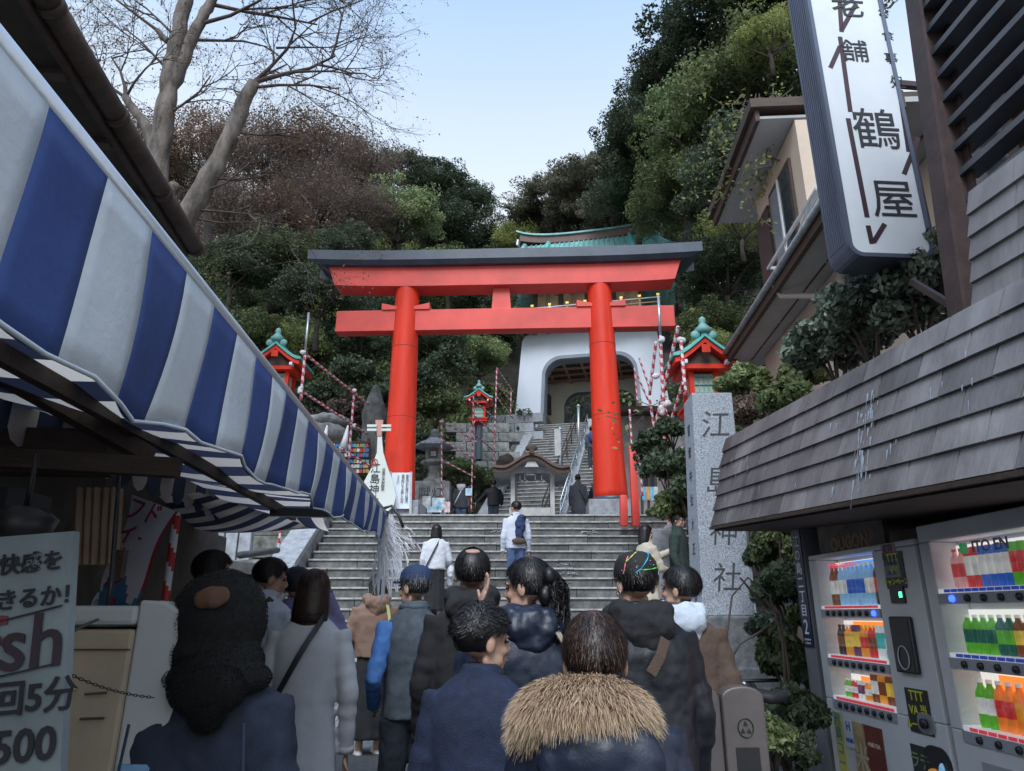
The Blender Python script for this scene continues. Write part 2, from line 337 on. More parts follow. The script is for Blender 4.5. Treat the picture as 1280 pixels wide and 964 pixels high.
# chips and drips of pale grout on a few risers
b = MB()
for (px, py) in [(706, 705), (710, 716), (704, 728), (682, 672), (733, 665), (500, 688), (622, 664), (742, 690)]:
    y0 = 10 + RUN * 9
    for q in range(14):
        p = PY(px + random.gauss(0, 5), py + random.gauss(0, 1.2), 10 + RUN * max(0, round((PY(px, py, 13).z - 0.3) / RISE) - 2) - 0.012)
        # drop each fleck onto the riser it belongs to
        k = 12
        for kk in range(18):
            yy = 10 + RUN * kk - 0.006; pz = PY(px, py, yy).z
            if 0.3 + RISE * kk <= pz <= 0.3 + RISE * (kk + 1): k = kk; break
        yy = 10 + RUN * k - 0.0095; p = PY(px + random.gauss(0, 6), py + random.gauss(0, 1.0), yy)
        b.box(p, (random.uniform(0.01, 0.06), 0.006, random.uniform(0.008, 0.02)))
o = b.build("grout_stain", m_gran2, ls); o["kind"] = "stuff"
# sloping side slabs (the ramp-like copings)
def coping(name, x, wd, sgn):
    r = empty(name, (x, 12.4, 1.8)); tag(r, kind="structure")
    n = 4
    for i in range(n):
        t0, t1 = i / n, (i + 1) / n - 0.006; y0, y1 = 9.8 + 5.2 * t0, 9.8 + 5.2 * t1; z0, z1 = 0.72 + 3.14 * t0, 0.72 + 3.14 * t1
        b = MB(); b.hexa([(x - wd / 2, y0, z0 - 0.14), (x + wd / 2, y0, z0 - 0.14), (x + wd / 2, y1, z1 - 0.14), (x - wd / 2, y1, z1 - 0.14), (x - wd / 2, y0, z0), (x + wd / 2, y0, z0), (x + wd / 2, y1, z1), (x - wd / 2, y1, z1)])
        b.build("coping_slab", m_gran2, r, bevel=0.01)
    b = MB(); b.hexa([(x - wd / 2 + .03, 9.9, 0), (x + wd / 2 - .03, 9.9, 0), (x + wd / 2 - .03, 15, 0), (x - wd / 2 + .03, 15, 0), (x - wd / 2 + .03, 9.9, 0.62), (x + wd / 2 - .03, 9.9, 0.62), (x + wd / 2 - .03, 15, 3.68), (x - wd / 2 + .03, 15, 3.68)])
    b.build("side_wall", m_stone, r)
coping("stair_coping", -4.0, 0.48, -1); coping("stair_coping", 3.82, 0.48, 1)
# mossy stone retaining wall to the left of the stairs, stone by stone
rw = empty("retaining_wall", (-8, 13.7, 0.3), "mossy retaining wall of rough stones left of the stairs", "wall")
b = MB(); b.box((-9.3, 14.02, 1.75), (10.2, 0.5, 3.0)); b.build("core", m_dark, rw)
def stone_mesh(L, h, m, d=0.3, seed=0):
    rr = random.Random(seed); j = lambda s: rr.uniform(-s, s); s = MB()
    P = [(-L / 2 + j(.03), -d / 2 + j(.03), -h / 2 + j(.02)), (L / 2 + j(.03), -d / 2 + j(.03), -h / 2 + j(.02)), (L / 2, d / 2, -h / 2), (-L / 2, d / 2, -h / 2), (-L / 2 + j(.03), -d / 2 + j(.03), h / 2 + j(.02)), (L / 2 + j(.03), -d / 2 + j(.03), h / 2 + j(.02)), (L / 2, d / 2, h / 2), (-L / 2, d / 2, h / 2)]
    s.hexa(P); mid = V((j(.08) * L, -d / 2 - .06, j(.05))); s.add([P[0], P[1], P[5], P[4], mid], [(0, 1, 4), (1, 2, 4), (2, 3, 4), (3, 0, 4)], True)
    return s.mesh("wall_stone", m)
wst = [stone_mesh(L, 0.41, m_moss, seed=i) for i, L in enumerate((0.5, 0.62, 0.75, 0.9))]; wl_ = (0.5, 0.62, 0.75, 0.9)
for r_ in range(7):
    x = -14.2 + (r_ % 2) * 0.3
    while x < -4.7:
        i = random.randrange(4); obj("wall_stone", wst[i], rw, (x + wl_[i] / 2, 13.78 + random.uniform(-.03, .03), 0.52 + r_ * 0.43), (0, R(random.uniform(-2, 2)), 0)); x += wl_[i] + 0.02
# ---------------- upper stairs to the gate
us = empty("upper_stairs", G0); tag(us, kind="structure")
b = MB(); nst = 35
for k in range(nst):
    z = PZT + 0.18 * (k + 1); a = -(nst - k) * 0.3; z = G0.z - 0.18 * (nst - 1 - k)
    p = G0 + GU * a; p.z = 0
    q = [p - GR * 2.35, p + GR * 2.35, p + GR * 2.35 + GU * 0.42, p - GR * 2.35 + GU * 0.42]
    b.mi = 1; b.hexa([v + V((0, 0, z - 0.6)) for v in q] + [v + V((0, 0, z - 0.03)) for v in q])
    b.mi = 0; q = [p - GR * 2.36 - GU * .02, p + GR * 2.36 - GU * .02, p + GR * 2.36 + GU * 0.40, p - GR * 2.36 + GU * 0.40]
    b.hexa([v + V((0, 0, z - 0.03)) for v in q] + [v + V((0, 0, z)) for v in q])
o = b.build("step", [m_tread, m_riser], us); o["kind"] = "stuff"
for sgn, wdt in ((-1, 0.4), (1, 0.4), (0.0, 0.22)):
    b = MB(); off = GR * (2.58 * sgn); a0, a1 = -10.7, -0.1
    p0 = G0 + GU * a0 + off; p1 = G0 + GU * a1 + off; z0, z1 = PZT + 0.25, G0.z + 0.22
    w_ = GR * (wdt / 2)
    b.hexa([V((*(p0 - w_).xy, z0 - 1.2)), V((*(p0 + w_).xy, z0 - 1.2)), V((*(p1 + w_).xy, z1 - 1.2)), V((*(p1 - w_).xy, z1 - 1.2)), V((*(p0 - w_).xy, z0)), V((*(p0 + w_).xy, z0)), V((*(p1 + w_).xy, z1)), V((*(p1 - w_).xy, z1))])
    b.build("side_slab", m_gran2, us)
# handrails on the upper stairs
def rail(off, lbl, mat, a0=-10, a1=-1.5):
    r = empty("handrail", G0 + GU * a0 + GR * off, lbl, "handrail", "handrails on the upper stairs")
    P = lambda a, h: G0 + GU * a + GR * off + V((0, 0, 0.6 * a + h))
    for h in (0.95, 0.62): MB().tube([P(a0, h), P(a1, h)], 0.025, 6).build("rail_bar", mat, r)
    n = 7
    for i in range(n): a = a0 + (a1 - a0) * i / (n - 1); MB().tube([P(a, 0), P(a, 0.95)], 0.022, 6).build("post", mat, r)
rail(-0.55, "dark railing left of the centre divider on the upper stairs", m_dwood)
rail(0.0, "pale steel railing along the centre divider of the upper stairs", m_steel)
rail(2.3, "steel railing at the right edge of the upper stairs", m_steel)
for (a, b_, c_, Y, l) in [((723, 570), (723, 509), 0.05, 27, "tall pale green post standing on the upper stairs"), ((700, 607), (700, 538), 0.05, 24, "grey banner pole lower on the upper stairs")]:
    r = empty("stair_post", PY(*a, Y), l, "post"); MB().tube([PY(*a, Y), PY(*b_, Y)], 0.055, 8).build("pole", m_steel, r); MB().lathe([(0.06, 0), (0.1, .05), (0.02, .12)], PY(*b_, Y), 8).build("cap", m_steel, r)
    if a[0] == 700: MB().box(PY(697, 553, Y - .1), (0.22, 0.03, 0.95)).build("cloth", m_pwood, r)
# ================================================================ the torii
TY = 16.0
def tp(px, py, Y=TY): return PY(px, py, Y)
to = empty("torii_gate", (0, TY, PZT), "large vermilion torii gate with black cap beam over the stairs", "torii gate")
zt = 9.55
def col(px0, px1, label=None):
    bt = tp(px0, 629); tpv = tp(px1, 352); b = MB(); n = 24; pts = []; rd = []
    for i in range(n + 1):
        t = i / n; p = bt.lerp(tpv, t); p.y = TY; pts.append(p); rd.append(0.37 - 0.075 * t + 0.03 * (1 - t) ** 6)
    b.tube(pts, rd, 40); b.build("pillar", m_red, to)
    for zj in (.36, .68): pj = bt.lerp(tpv, zj); pj.y = TY; MB().tube([pj - V((0, 0, .006)), pj + V((0, 0, .006))], .3735 - .075 * zj, 40).build("pillar_seam", m_brown, to)
    MB().tube([bt + V((0, TY - bt.y, .002)), bt + V((0, TY - bt.y, .10))], [.412, .408], 40).build("base_band", m_black, to)
    MB().box((bt.x + 0.02, TY, (PZT + bt.z) / 2), (1.12, 1.12, bt.z - PZT)).build("plinth", m_gran2, to, bevel=0.02)
col(496, 509); col(763, 748)
# upper beams: swept ends; profile along x
xl, xr = tp(391, 311).x, tp(868, 300).x; xc = (xl + xr) / 2
def sweep(t): return 0.08 * max(0, (abs(t) - 0.35) / 0.65) ** 2.2
def swept(z0, z1, yd, xa, xb, slant, k=1.0, n=40):
    b = MB(); rings = []
    for i in range(n + 1):
        t = -1 + 2 * i / n; c = sweep(t) * k
        for_z = [z0, z1]; r = []
        xm0 = xa + (xb - xa) * i / n; e0 = -slant * (1 if t > 0 else -1) * abs(t) ** 30
        r = [V((xm0 + e0, TY - yd, z0 + c)), V((xm0 + e0, TY + yd, z0 + c)), V((xm0, TY + yd, z1 + c)), V((xm0, TY - yd, z1 + c))]
        rings.append(r)
    b.loft(rings, True, False); return b
zk = tp(640, 333, TY - .3).z; zk1 = tp(640, 357, TY - .3).z
zc1 = tp(640, 318, TY - .45).z
swept(zk1 + 0.04, zk + 0.03, 0.30, tp(413, 335).x, tp(846, 330).x, 0.18, 0.9).build("lower_lintel", m_redm, to)
# cap beam: black top with sloping sides
b = MB(); rings = []; n = 48
zkb = zk + 0.034
for i in range(n + 1):
    t = -1 + 2 * i / n; c = sweep(t); x = xl + (xr - xl) * i / n; e = -0.22 * (1 if t > 0 else -1) * abs(t) ** 30
    rings.append([V((x + e * 1.2, TY - .42, zkb + c)), V((x + e * 1.2, TY + .42, zkb + c)), V((x, TY + .52, zkb + .10 + c)), V((x, TY + .52, zkb + .36 + c)), V((x, TY, zkb + .46 + c)), V((x, TY - .52, zkb + .36 + c)), V((x, TY - .52, zkb + .10 + c))])
b.loft(rings, True, False).build("cap_beam", m_black, to)
zn0, zn1 = tp(640, 411, TY - .17).z, tp(640, 385, TY - .17).z
MB().box(((tp(420, 400).x + tp(840, 400).x) / 2, TY, (zn0 + zn1) / 2), (tp(840, 400).x - tp(420, 400).x, 0.34, zn1 - zn0)).build("tie_beam", m_redm, to, bevel=0.01)
for px, s in ((488, -1), (526, 1), (733, -1), (775, 1)):   # wedges on the tie beam beside each pillar
    x0 = tp(px, 385).x; x1 = x0 + s * -0.0
    xa = tp(508 if px < 600 else 750, 385).x; xo = xa + s * 0.60
    MB().prism([(xa, zn1 - .002), (xo, zn1 - .002), (xo, zn1 + .17), (xa, zn1 + .03)] if True else [], (0, TY - .21, 0), (1, 0, 0), (0, 0, 1), (0, 1, 0), 0.42).build("wedge", m_redm, to)
x0 = tp(627, 370).x; MB().prism([(x0 - .24, zn1 + .001), (x0 + .24, zn1 + .001), (x0 + .20, zk1 + .05), (x0 - .20, zk1 + .05)], (0, TY - .13, 0), (1, 0, 0), (0, 0, 1), (0, 1, 0), 0.26).build("centre_strut", m_redm, to)
to.rotation_euler = (0, 0, R(-2.4))
# ================================================================ the gate (white arch, timber storey, copper roof)
gt = empty("shrine_gate", G0, "white arched shrine gate with green copper roof behind the torii", "gate")
def GP(x, y, z): return G0 + GR * x + GU * y + V((0, 0, z))
def arch_plate(y0, y1, ow, oh, otop, orad, iw, ih, irad, itop=None, xo=0.0):
    """a wall with a rounded opening, from depth y0 to y1; returns MB with mi 0 faces and mi 1 reveal"""
    def contour(w, wt, h, r, n=10):
        p = [(-w / 2, 0)]
        for i in range(n + 1):
            a = math.pi - (math.pi / 2) * i / n; p.append((-wt / 2 + r + r * math.cos(a), h - r + r * math.sin(a)))
        for i in range(n + 1):
            a = math.pi / 2 - (math.pi / 2) * i / n; p.append((wt / 2 - r + r * math.cos(a), h - r + r * math.sin(a)))
        p.append((w / 2, 0)); return p
    O = contour(ow, otop, oh, orad); I = contour(iw, itop or iw - .25, ih, irad); I = [(x + xo, z) for x, z in I]; n = len(O); b = MB()
    Z = -1.2
    O[0] = (O[0][0], Z); O[-1] = (O[-1][0], Z); I[0] = (I[0][0], Z); I[-1] = (I[-1][0], Z)
    f = [GP(x, y0, z) for x, z in O] + [GP(x, y0, z) for x, z in I]; k = [GP(x, y1, z) for x, z in O] + [GP(x, y1, z) for x, z in I]
    fs, mi = [], []
    for i in range(n - 1):
        fs.append((i, i + 1, n + i + 1, n + i)); mi.append(0); fs.append((2 * n + i + 1, 2 * n + i, 3 * n + i, 3 * n + i + 1)); mi.append(0)
        fs.append((i + 1, i, 2 * n + i, 2 * n + i + 1)); mi.append(0); fs.append((n + i, n + i + 1, 3 * n + i + 1, 3 * n + i)); mi.append(1)
    b.add(f + k, fs, False, mi); return b
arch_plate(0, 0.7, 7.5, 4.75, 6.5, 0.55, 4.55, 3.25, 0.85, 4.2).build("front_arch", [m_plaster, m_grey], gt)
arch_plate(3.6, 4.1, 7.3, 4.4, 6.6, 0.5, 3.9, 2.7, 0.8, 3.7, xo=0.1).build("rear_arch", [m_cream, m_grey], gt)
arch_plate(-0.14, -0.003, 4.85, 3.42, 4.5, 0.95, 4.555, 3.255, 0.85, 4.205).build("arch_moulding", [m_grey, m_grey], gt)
for s in (-1, 1):
    b = MB(); b.hexa([GP(s * 2.8 - .25, .7, -.5), GP(s * 2.8 + .25, .7, -.5), GP(s * 2.8 + .25, 3.6, -.5), GP(s * 2.8 - .25, 3.6, -.5), GP(s * 2.8 - .25, .7, 3.4), GP(s * 2.8 + .25, .7, 3.4), GP(s * 2.8 + .25, 3.6, 3.4), GP(s * 2.8 - .25, 3.6, 3.4)]); b.build("passage_wall", m_cream, gt)
b = MB(); b.hexa([GP(-2.9, .68, 3.3), GP(2.9, .68, 3.3), GP(2.9, 3.62, 3.3), GP(-2.9, 3.62, 3.3), GP(-2.9, .68, 3.45), GP(2.9, .68, 3.45), GP(2.9, 3.62, 3.45), GP(-2.9, 3.62, 3.45)]); b.build("passage_ceiling", m_dwood, gt)
for i in range(6): x = -2.2 + i * .88; MB().beam(GP(x, .7, 3.26), GP(x, 3.6, 3.26), .12, .1).build("ceiling_beam", m_wood, gt)
for j in range(3): MB().beam(GP(-2.5, 1.2 + j * .9, 3.20), GP(2.5, 1.2 + j * .9, 3.20), .1, .1).build("ceiling_beam", m_wood, gt)
for s in (-1, 1):
    MB().beam(GP(s * 2.45, .8, .5), GP(s * 2.45, 3.3, .5), .12, 1.1).build("side_panel", m_wood, gt); MB().beam(GP(s * 2.42, 2.6, 1.9), GP(s * 2.42, 3.1, 1.9), .15, 1.0).build("wall_cabinet", m_dwood, gt)
b = MB(); b.hexa([GP(-3.4, -.1, -.3), GP(3.4, -.1, -.3), GP(3.4, 8, -.3), GP(-3.4, 8, -.3), GP(-3.4, -.1, 0), GP(3.4, -.1, 0), GP(3.4, 8, 0), GP(-3.4, 8, 0)]); b.build("floor_slab", m_stone, gt)
# statue and rocks seen through the passage
sr = empty("rock_garden", GP(0, 7, 0), "dark rock grotto seen through the gate passage", "rockery")
for i in range(16):
    x = random.uniform(-2.6, 2.6); h = random.uniform(.5, 1.5); b = MB(); b.ell(GP(x, 7.6 + random.uniform(-.4, .4), h * .8 + random.uniform(0, 1.2)), (random.uniform(.35, .7), .5, h * .7), 8, 6); b.build("rock", m_stone, sr, disp=[(.3, .25)])
g2 = empty("bronze_statue", GP(-.15, 6.6, 0), "pale grey robed statue standing on a rock inside the gate passage", "statue")
b = MB(); b.lathe([(.34, 0), (.36, .3), (.26, .8), (.22, 1.05), (.27, 1.3), (.2, 1.48), (.08, 1.55)], GP(-.15, 6.6, .55), 12); b.build("robe", m_gran2, g2, disp=[(.15, .1)])
MB().ell(GP(-.15, 6.6, 2.22), (.12, .14, .16)).build("head", m_gran2, g2); MB().lathe([(.5, 0), (.45, .5), (.3, .56)], GP(-.15, 6.6, 0), 9).build("pedestal_rock", m_stone, g2)
# timber upper storey
def gb(name, x0, x1, y0, y1, z0, z1, m, bev=0):
    return MB().hexa([GP(x0, y0, z0), GP(x1, y0, z0), GP(x1, y1, z0), GP(x0, y1, z0), GP(x0, y0, z1), GP(x1, y0, z1), GP(x1, y1, z1), GP(x0, y1, z1)]).build(name, m, gt, bevel=bev)
gb("balcony_floor", -3.5, 3.5, -.9, 5, 4.78, 4.98, m_wood)
for i in range(11): x = -3.2 + i * .64; MB().beam(GP(x, -.95, 4.70), GP(x, .3, 4.70), .14, .16).build("floor_joist", m_wood, gt); 
for i in range(5): x = -3.1 + i * 1.55; gb("joist_cap", x - .1, x + .1, -1.0, -.96, 4.60, 4.8, m_gold)
gb("upper_wall", -2.6, 2.6, .3, 4.2, 4.98, 7.3, m_wood)
for i in range(5): x = -2.6 + i * 1.3; gb("wall_post", x - .11, x + .11, .2, .299, 4.98, 7.3, m_dwood)
for i in range(8): x = -2.28 + i * .65; gb("wall_board", x - .20, x + .20, .25, .299, 5.2, 6.9, M("pale panel boards", (.36, .25, .15), .7, .25, 3))
# balcony railing
for z in (5.25, 5.45, 5.68): MB().beam(GP(-3.5, -.82, z), GP(3.5, -.82, z), .06, .055).build("balcony_rail", m_pwood if z > 5.5 else m_wood, gt)
for i in range(9):
    x = -3.4 + i * .85; gb("balcony_post", x - .05, x + .05, -.87, -.77, 4.98, 5.75, m_white if i % 2 == 0 else m_wood); gb("post_cap", x - .07, x + .07, -.89, -.75, 5.75, 5.85, m_gold)
# bracket blocks under the eave
for i in range(9):
    x = -3.0 + i * .75
    for q in range(3): gb("bracket", x - .1 - q * .08, x + .1 + q * .08, .2 - q * .42, .32 - q * .2, 6.75 + q * .2, 6.92 + q * .2, m_wood)
    gb("bracket_tip", x - .06, x + .06, -1.15, -1.05, 7.15, 7.3, m_white)
# roof: hip and gable, curved
def roofz(u, v):  # u 0..1 from ridge to eave, v -1..1 along
    return 10.75 - 3.6 * (u ** 0.75) + 0.75 * (abs(v) ** 5) * u
EW, ED = 5.0, 3.3; yc = 2.2
b = MB(); n1, n2 = 8, 30
def rp(u, v, s, dz=0):
    w_ = 3.5 + (EW - 3.5) * u; return GP(v * w_, yc + s * (0.1 + ED * u), roofz(u, v) + dz)
for s in (-1, 1):
    vs = [rp(i / n1, -1 + 2 * j / n2, s) for i in range(n1 + 1) for j in range(n2 + 1)] + [rp(i / n1, -1 + 2 * j / n2, s, -.16) for i in range(n1 + 1) for j in range(n2 + 1)]
    N = (n1 + 1) * (n2 + 1); fs = []
    for i in range(n1):
        for j in range(n2):
            a = i * (n2 + 1) + j; fs.append((a, a + 1, a + n2 + 2, a + n2 + 1)); fs.append((N + a + 1, N + a, N + a + n2 + 1, N + a + n2 + 2))
    for j in range(n2): a = n1 * (n2 + 1) + j; fs.append((a, a + 1, N + a + 1, N + a))
    for i in range(n1): a = i * (n2 + 1); fs.append((a, a + n2 + 1, N + a + n2 + 1, N + a)); a += n2; fs.append((a + n2 + 1, a, N + a, N + a + n2 + 1))
    b.add(vs, fs, True)
b.build("roof_shell", [m_copper], gt)
for j in range(27):
    v = -1 + 2 * (j + .5) / 27; MB().tube([rp(i / 8, v, -1, .03) for i in range(9)], .05, 5).build("roof_rib", m_copper, gt)
for v in (-1, 1):
    MB().tube([rp(i / 8, v * .995, -1, .06) for i in range(9)], [.16] * 9, 6).build("hip_ridge", m_copper, gt)
for v in (-.62, .62): MB().tube([rp(i / 8, v, -1, .09) for i in range(9)], [.13] * 9, 6).build("descending_ridge", m_copperb, gt)
b = MB(); rr_ = []
for i in range(21):
    t = -1 + i / 10; z = 10.75 + .38 * abs(t) ** 3; rr_.append([GP(t * 3.75, yc - .16, z), GP(t * 3.75, yc + .16, z), GP(t * 3.75, yc + .16, z + .42), GP(t * 3.75, yc - .16, z + .42)])
b.loft(rr_, True, False).build("ridge_band", M("brown copper band", (.12, .07, .06), .6, .2, 3), gt)
b = MB(); rr_ = []
for i in range(21):
    t = -1 + i / 10; z = 11.17 + .38 * abs(t) ** 3 + .12 * abs(t) ** 8; rr_.append([GP(t * 3.95, yc - .26, z), GP(t * 3.95, yc + .26, z), GP(t * 3.95, yc + .2, z + .13), GP(t * 3.95, yc - .2, z + .13)])
b.loft(rr_, True, False).build("ridge_cap", m_copper, gt)
for s in (-1, 1):
    for q in range(4): MB().box(GP(s * 3.86, yc, 10.8 + q * .12), (.1, .8 - q * .12, .07), rz=-GH).build("ridge_end_plate", m_white, gt)
gb("eave_soffit", -4.6, 4.6, -.85, .3, 7.34, 7.42, m_dwood)
for i in range(30): x = -4.5 + i * .31; MB().beam(GP(x, -.95, 7.28), GP(x, .3, 7.30), .1, .09).build("rafter", m_dwood, gt)
gb("gable_side", 4.3, 4.5, -.6, 4.8, 5.2, 7.3, m_dwood)
MB().tube([GP(4.85, -1.0, 7.2), GP(4.85, -1.0, 4.9)], .03, 6).build("rain_chain", m_dwood, gt); MB().lathe([(.02, 0), (.1, .1), (.07, .3), (.02, .36)], GP(4.85, -1.0, 4.65), 8).build("wind_bell", m_gold, gt)
# granite block walls at the gate's foot, block by block
def blockwall(lbl, o, e, rows, cols, bw, bh, d=.5, m=m_gran2, name="block_wall", clip=None, ysk=0):
    r = empty(name, o, lbl, "wall"); e = V(e); nrm = V((e.y, -e.x, 0)); me = MB().box((0, 0, 0), (bw - .02, d, bh - .02)).mesh("block", m)
    ang = math.atan2(e.y, e.x)
    for j in range(rows):
        for i in range(cols):
            if clip and not clip(i, j): continue
            p = V(o) + e * (bw * (i + .5 + (.5 if j % 2 else 0))) + V((0, 0, bh * (j + .5))) + nrm * random.uniform(-.02, .02)
            obj("block", me, r, p - r.location, (0, 0, ang)).location = p
    return r
blockwall("granite block wall at the left foot of the white gate", GP(-4.9, -1.6, -3.2), GR, 8, 3, .85, .42)
blockwall("granite block wall stepping down left of the upper stairs", GP(-4.3, -5.2, -5.6), GR, 5, 2, .85, .42, name="block_wall")
blockwall("low stone wall behind the red lantern on the slope", PY(556, 590, 24), (1, 0, 0), 5, 3, .75, .34, m=m_stone)
# ================================================================ red lanterns with copper roofs
def red_lantern(base, zroof, wroof, label, post=None):
    """base: foot point; zroof: eave height; wroof: eave width"""
    r = empty("red_lantern", base, label, "lantern", "red lanterns with green copper roofs")
    x, y, _ = base; s = wroof / 1.25; ze = zroof
    MB().poly([(.15 * s, base[2]), (.14 * s, ze - 1.02 * s)], (x, y, 0), 8, 0.39).build("post", m_red, r)
    if post: MB().poly([(.17 * s, base[2]), (.17 * s, base[2] + post)], (x, y, 0), 8, 0.39).build("dark_foot", m_black, r)
    MB().poly([(.14 * s, ze - 1.02 * s), (.36 * s, ze - .88 * s), (.36 * s, ze - .80 * s)], (x, y, 0), 4).build("bracket_tray", m_red, r)
    for i in range(4):
        a = i * 1.5708 + .7854; MB().ell((x + .40 * s * math.cos(a), y + .40 * s * math.sin(a), ze - .80 * s), (.035 * s,) * 3, 8, 6).build("white_tip", m_white, r)
    MB().box((x, y, ze - .76 * s), (.80 * s, .80 * s, .05 * s)).build("sill", m_red, r)
    MB().box((x, y, ze - .42 * s), (.44 * s, .44 * s, .6 * s)).build("lamp_box", M("lantern paper", (.35, .42, .36), .5, .1, 3), r)
    for i in range(4):
        a = i * 1.5708 + .7854; MB().box((x + .34 * s * math.cos(a), y + .34 * s * math.sin(a), ze - .38 * s), (.09 * s, .09 * s, .74 * s)).build("corner_post", m_red, r)
    for i in range(5): MB().box((x - .18 * s + i * .09 * s, y - .235 * s, ze - .42 * s), (.014 * s, .02 * s, .6 * s)).build("lattice_bar", m_copper, r)
    for i in range(4): MB().box((x, y - .237 * s, ze - .66 * s + i * .16 * s), (.44 * s, .018 * s, .014 * s)).build("lattice_bar", m_copper, r)
    MB().box((x, y, ze - .03 * s), (.86 * s, .86 * s, .09 * s)).build("top_beam", m_red, r)
    # curved gable roof, gable facing the street
    n = 12
    def prof(t, dz): return V((x + t * .63 * s, 0, ze + dz + s * (.46 * (1 - abs(t)) ** 1.25 + .06 * abs(t) ** 6)))
    for nm, hw, dz, th, mt in (("copper_roof", .60, .06, .06, m_copperb), ("barge_board", .56, -.05, .095, m_red)):
        b = MB(); rg = []
        for i in range(n + 1):
            t = -1 + 2 * i / n; p = prof(t * (1 if nm[0] == 'c' else .93), dz * s)
            rg.append([V((p.x, y - hw * s, p.z)), V((p.x, y + hw * s, p.z)), V((p.x, y + hw * s, p.z + th * s)), V((p.x, y - hw * s, p.z + th * s))])
        b.loft(rg, True, False).build(nm, mt, r)
    for k in range(7):
        for sg in (-1, 1):
            yy = y - .54 * s + k * .18 * s; MB().tube([prof(sg * t, .125 * s) * 1 + V((0, yy, 0)) for t in (.12, .4, .7, .98)], .018 * s, 5).build("roof_batten", m_copperb, r)
    MB().prism([(-.36 * s, 0), (.36 * s, 0), (0, .36 * s)], (x, y - .42 * s, ze + .0 * s), (1, 0, 0), (0, 0, 1), (0, 1, 0), .04).build("gable_panel", m_dwood, r)
    MB().box((x, y - .585 * s, ze + .27 * s), (.16 * s, .03 * s, .16 * s)).build("gable_pendant", m_red, r)
    for sg in (-1, 1): MB().box((x + sg * .40 * s, y - .5 * s, ze + .02 * s), (.07 * s, .16 * s, .07 * s)).build("white_tip", m_white, r)
    rz_ = ze + .58 * s
    MB().beam((x, y - .58 * s, rz_), (x, y + .58 * s, rz_), .12 * s, .14 * s).build("ridge", m_copperb, r)
    MB().lathe([(.14 * s, 0), (.17 * s, .08 * s), (.09 * s, .16 * s), (.05 * s, .22 * s), (.075 * s, .27 * s), (.05 * s, .33 * s), (.01, .36 * s)], (x, y - .5 * s, rz_ + .02 * s), 10).build("finial", m_copper, r)
    for sg in (-1, 1): MB().ell((x + sg * .16 * s, y - .54 * s, rz_ - .02 * s), (.10 * s, .05 * s, .09 * s), 8, 6).build("scroll", m_copper, r)
    return r
p = PY(876, 487, 13.2); red_lantern((p.x, p.y, 3.3), PY(876, 465, 13.2).z, 1.28, "red lantern with grey green copper roof peeping over the inscribed granite pillar")
p = PY(350, 480, 16.8); red_lantern((p.x, p.y, 3.3), PY(350, 465, 16.8).z, 1.30, "bright turquoise roofed red lantern behind the striped awning rail")
p = PY(598, 575, 22.0); red_lantern((p.x, p.y, p.z), PY(595, 505, 22).z, .92, "small red lantern on a red and dark post on the slope behind the scaffold", post=1.35)
# ================================================================ scaffold poles wrapped in red and white tape
def pole(a, b, Y0, Y1, r=0.03, wrap=1.0, lbl=None, metal_top=None, grp="poles wrapped in red and white tape"):
    A, B = PY(*a, Y0), PY(*b, Y1); root = empty("scaffold_pole", A, lbl, "pole", grp)
    r *= .72; L = (B - A).length; n = max(6, int(L / 0.045))
    if metal_top is not None:
        Cc = A.lerp(B, metal_top); MB().tube([Cc, B], r * .9, 8).build("bare_pipe", m_steel, root); B = Cc; n = max(6, int((B - A).length / .045))
    MB().tube([A.lerp(B, i / n) for i in range(n + 1)], r * 1.15, 8, stripe=4).build("tape_wrap", [m_wrapw, m_wrapr], root)
    MB().tube([A.lerp(B, -.004), A.lerp(B, 1.003)], r * .8, 8).build("pipe_end", m_steel, root)
    return root
G1 = "poles of the left scaffold frame"
pole((376, 500), (386, 391), 14.6, 14.6, .04, lbl="tall wrapped pole with bare steel top beside the turquoise lantern", metal_top=.5)
pole((378, 440), (461, 506), 14.6, 17.5, .035, lbl="upper wrapped pole slanting down right from the tall steel topped pole")
pole((374, 487), (459, 543), 14.6, 17.5, .035, lbl="middle wrapped pole slanting down right beside the left scaffold")
pole((436, 575), (443, 486), 16.8, 16.8, .035, lbl="upright wrapped pole above the colourful banners at left")
pole((424, 560), (466, 584), 16.6, 17.5, .035, lbl="lowest slanting wrapped pole above the colourful banners")
pole((347, 692), (353, 648), 13.2, 13.2, .035, lbl="short wrapped pole hanging below the second awning by the mossy wall")
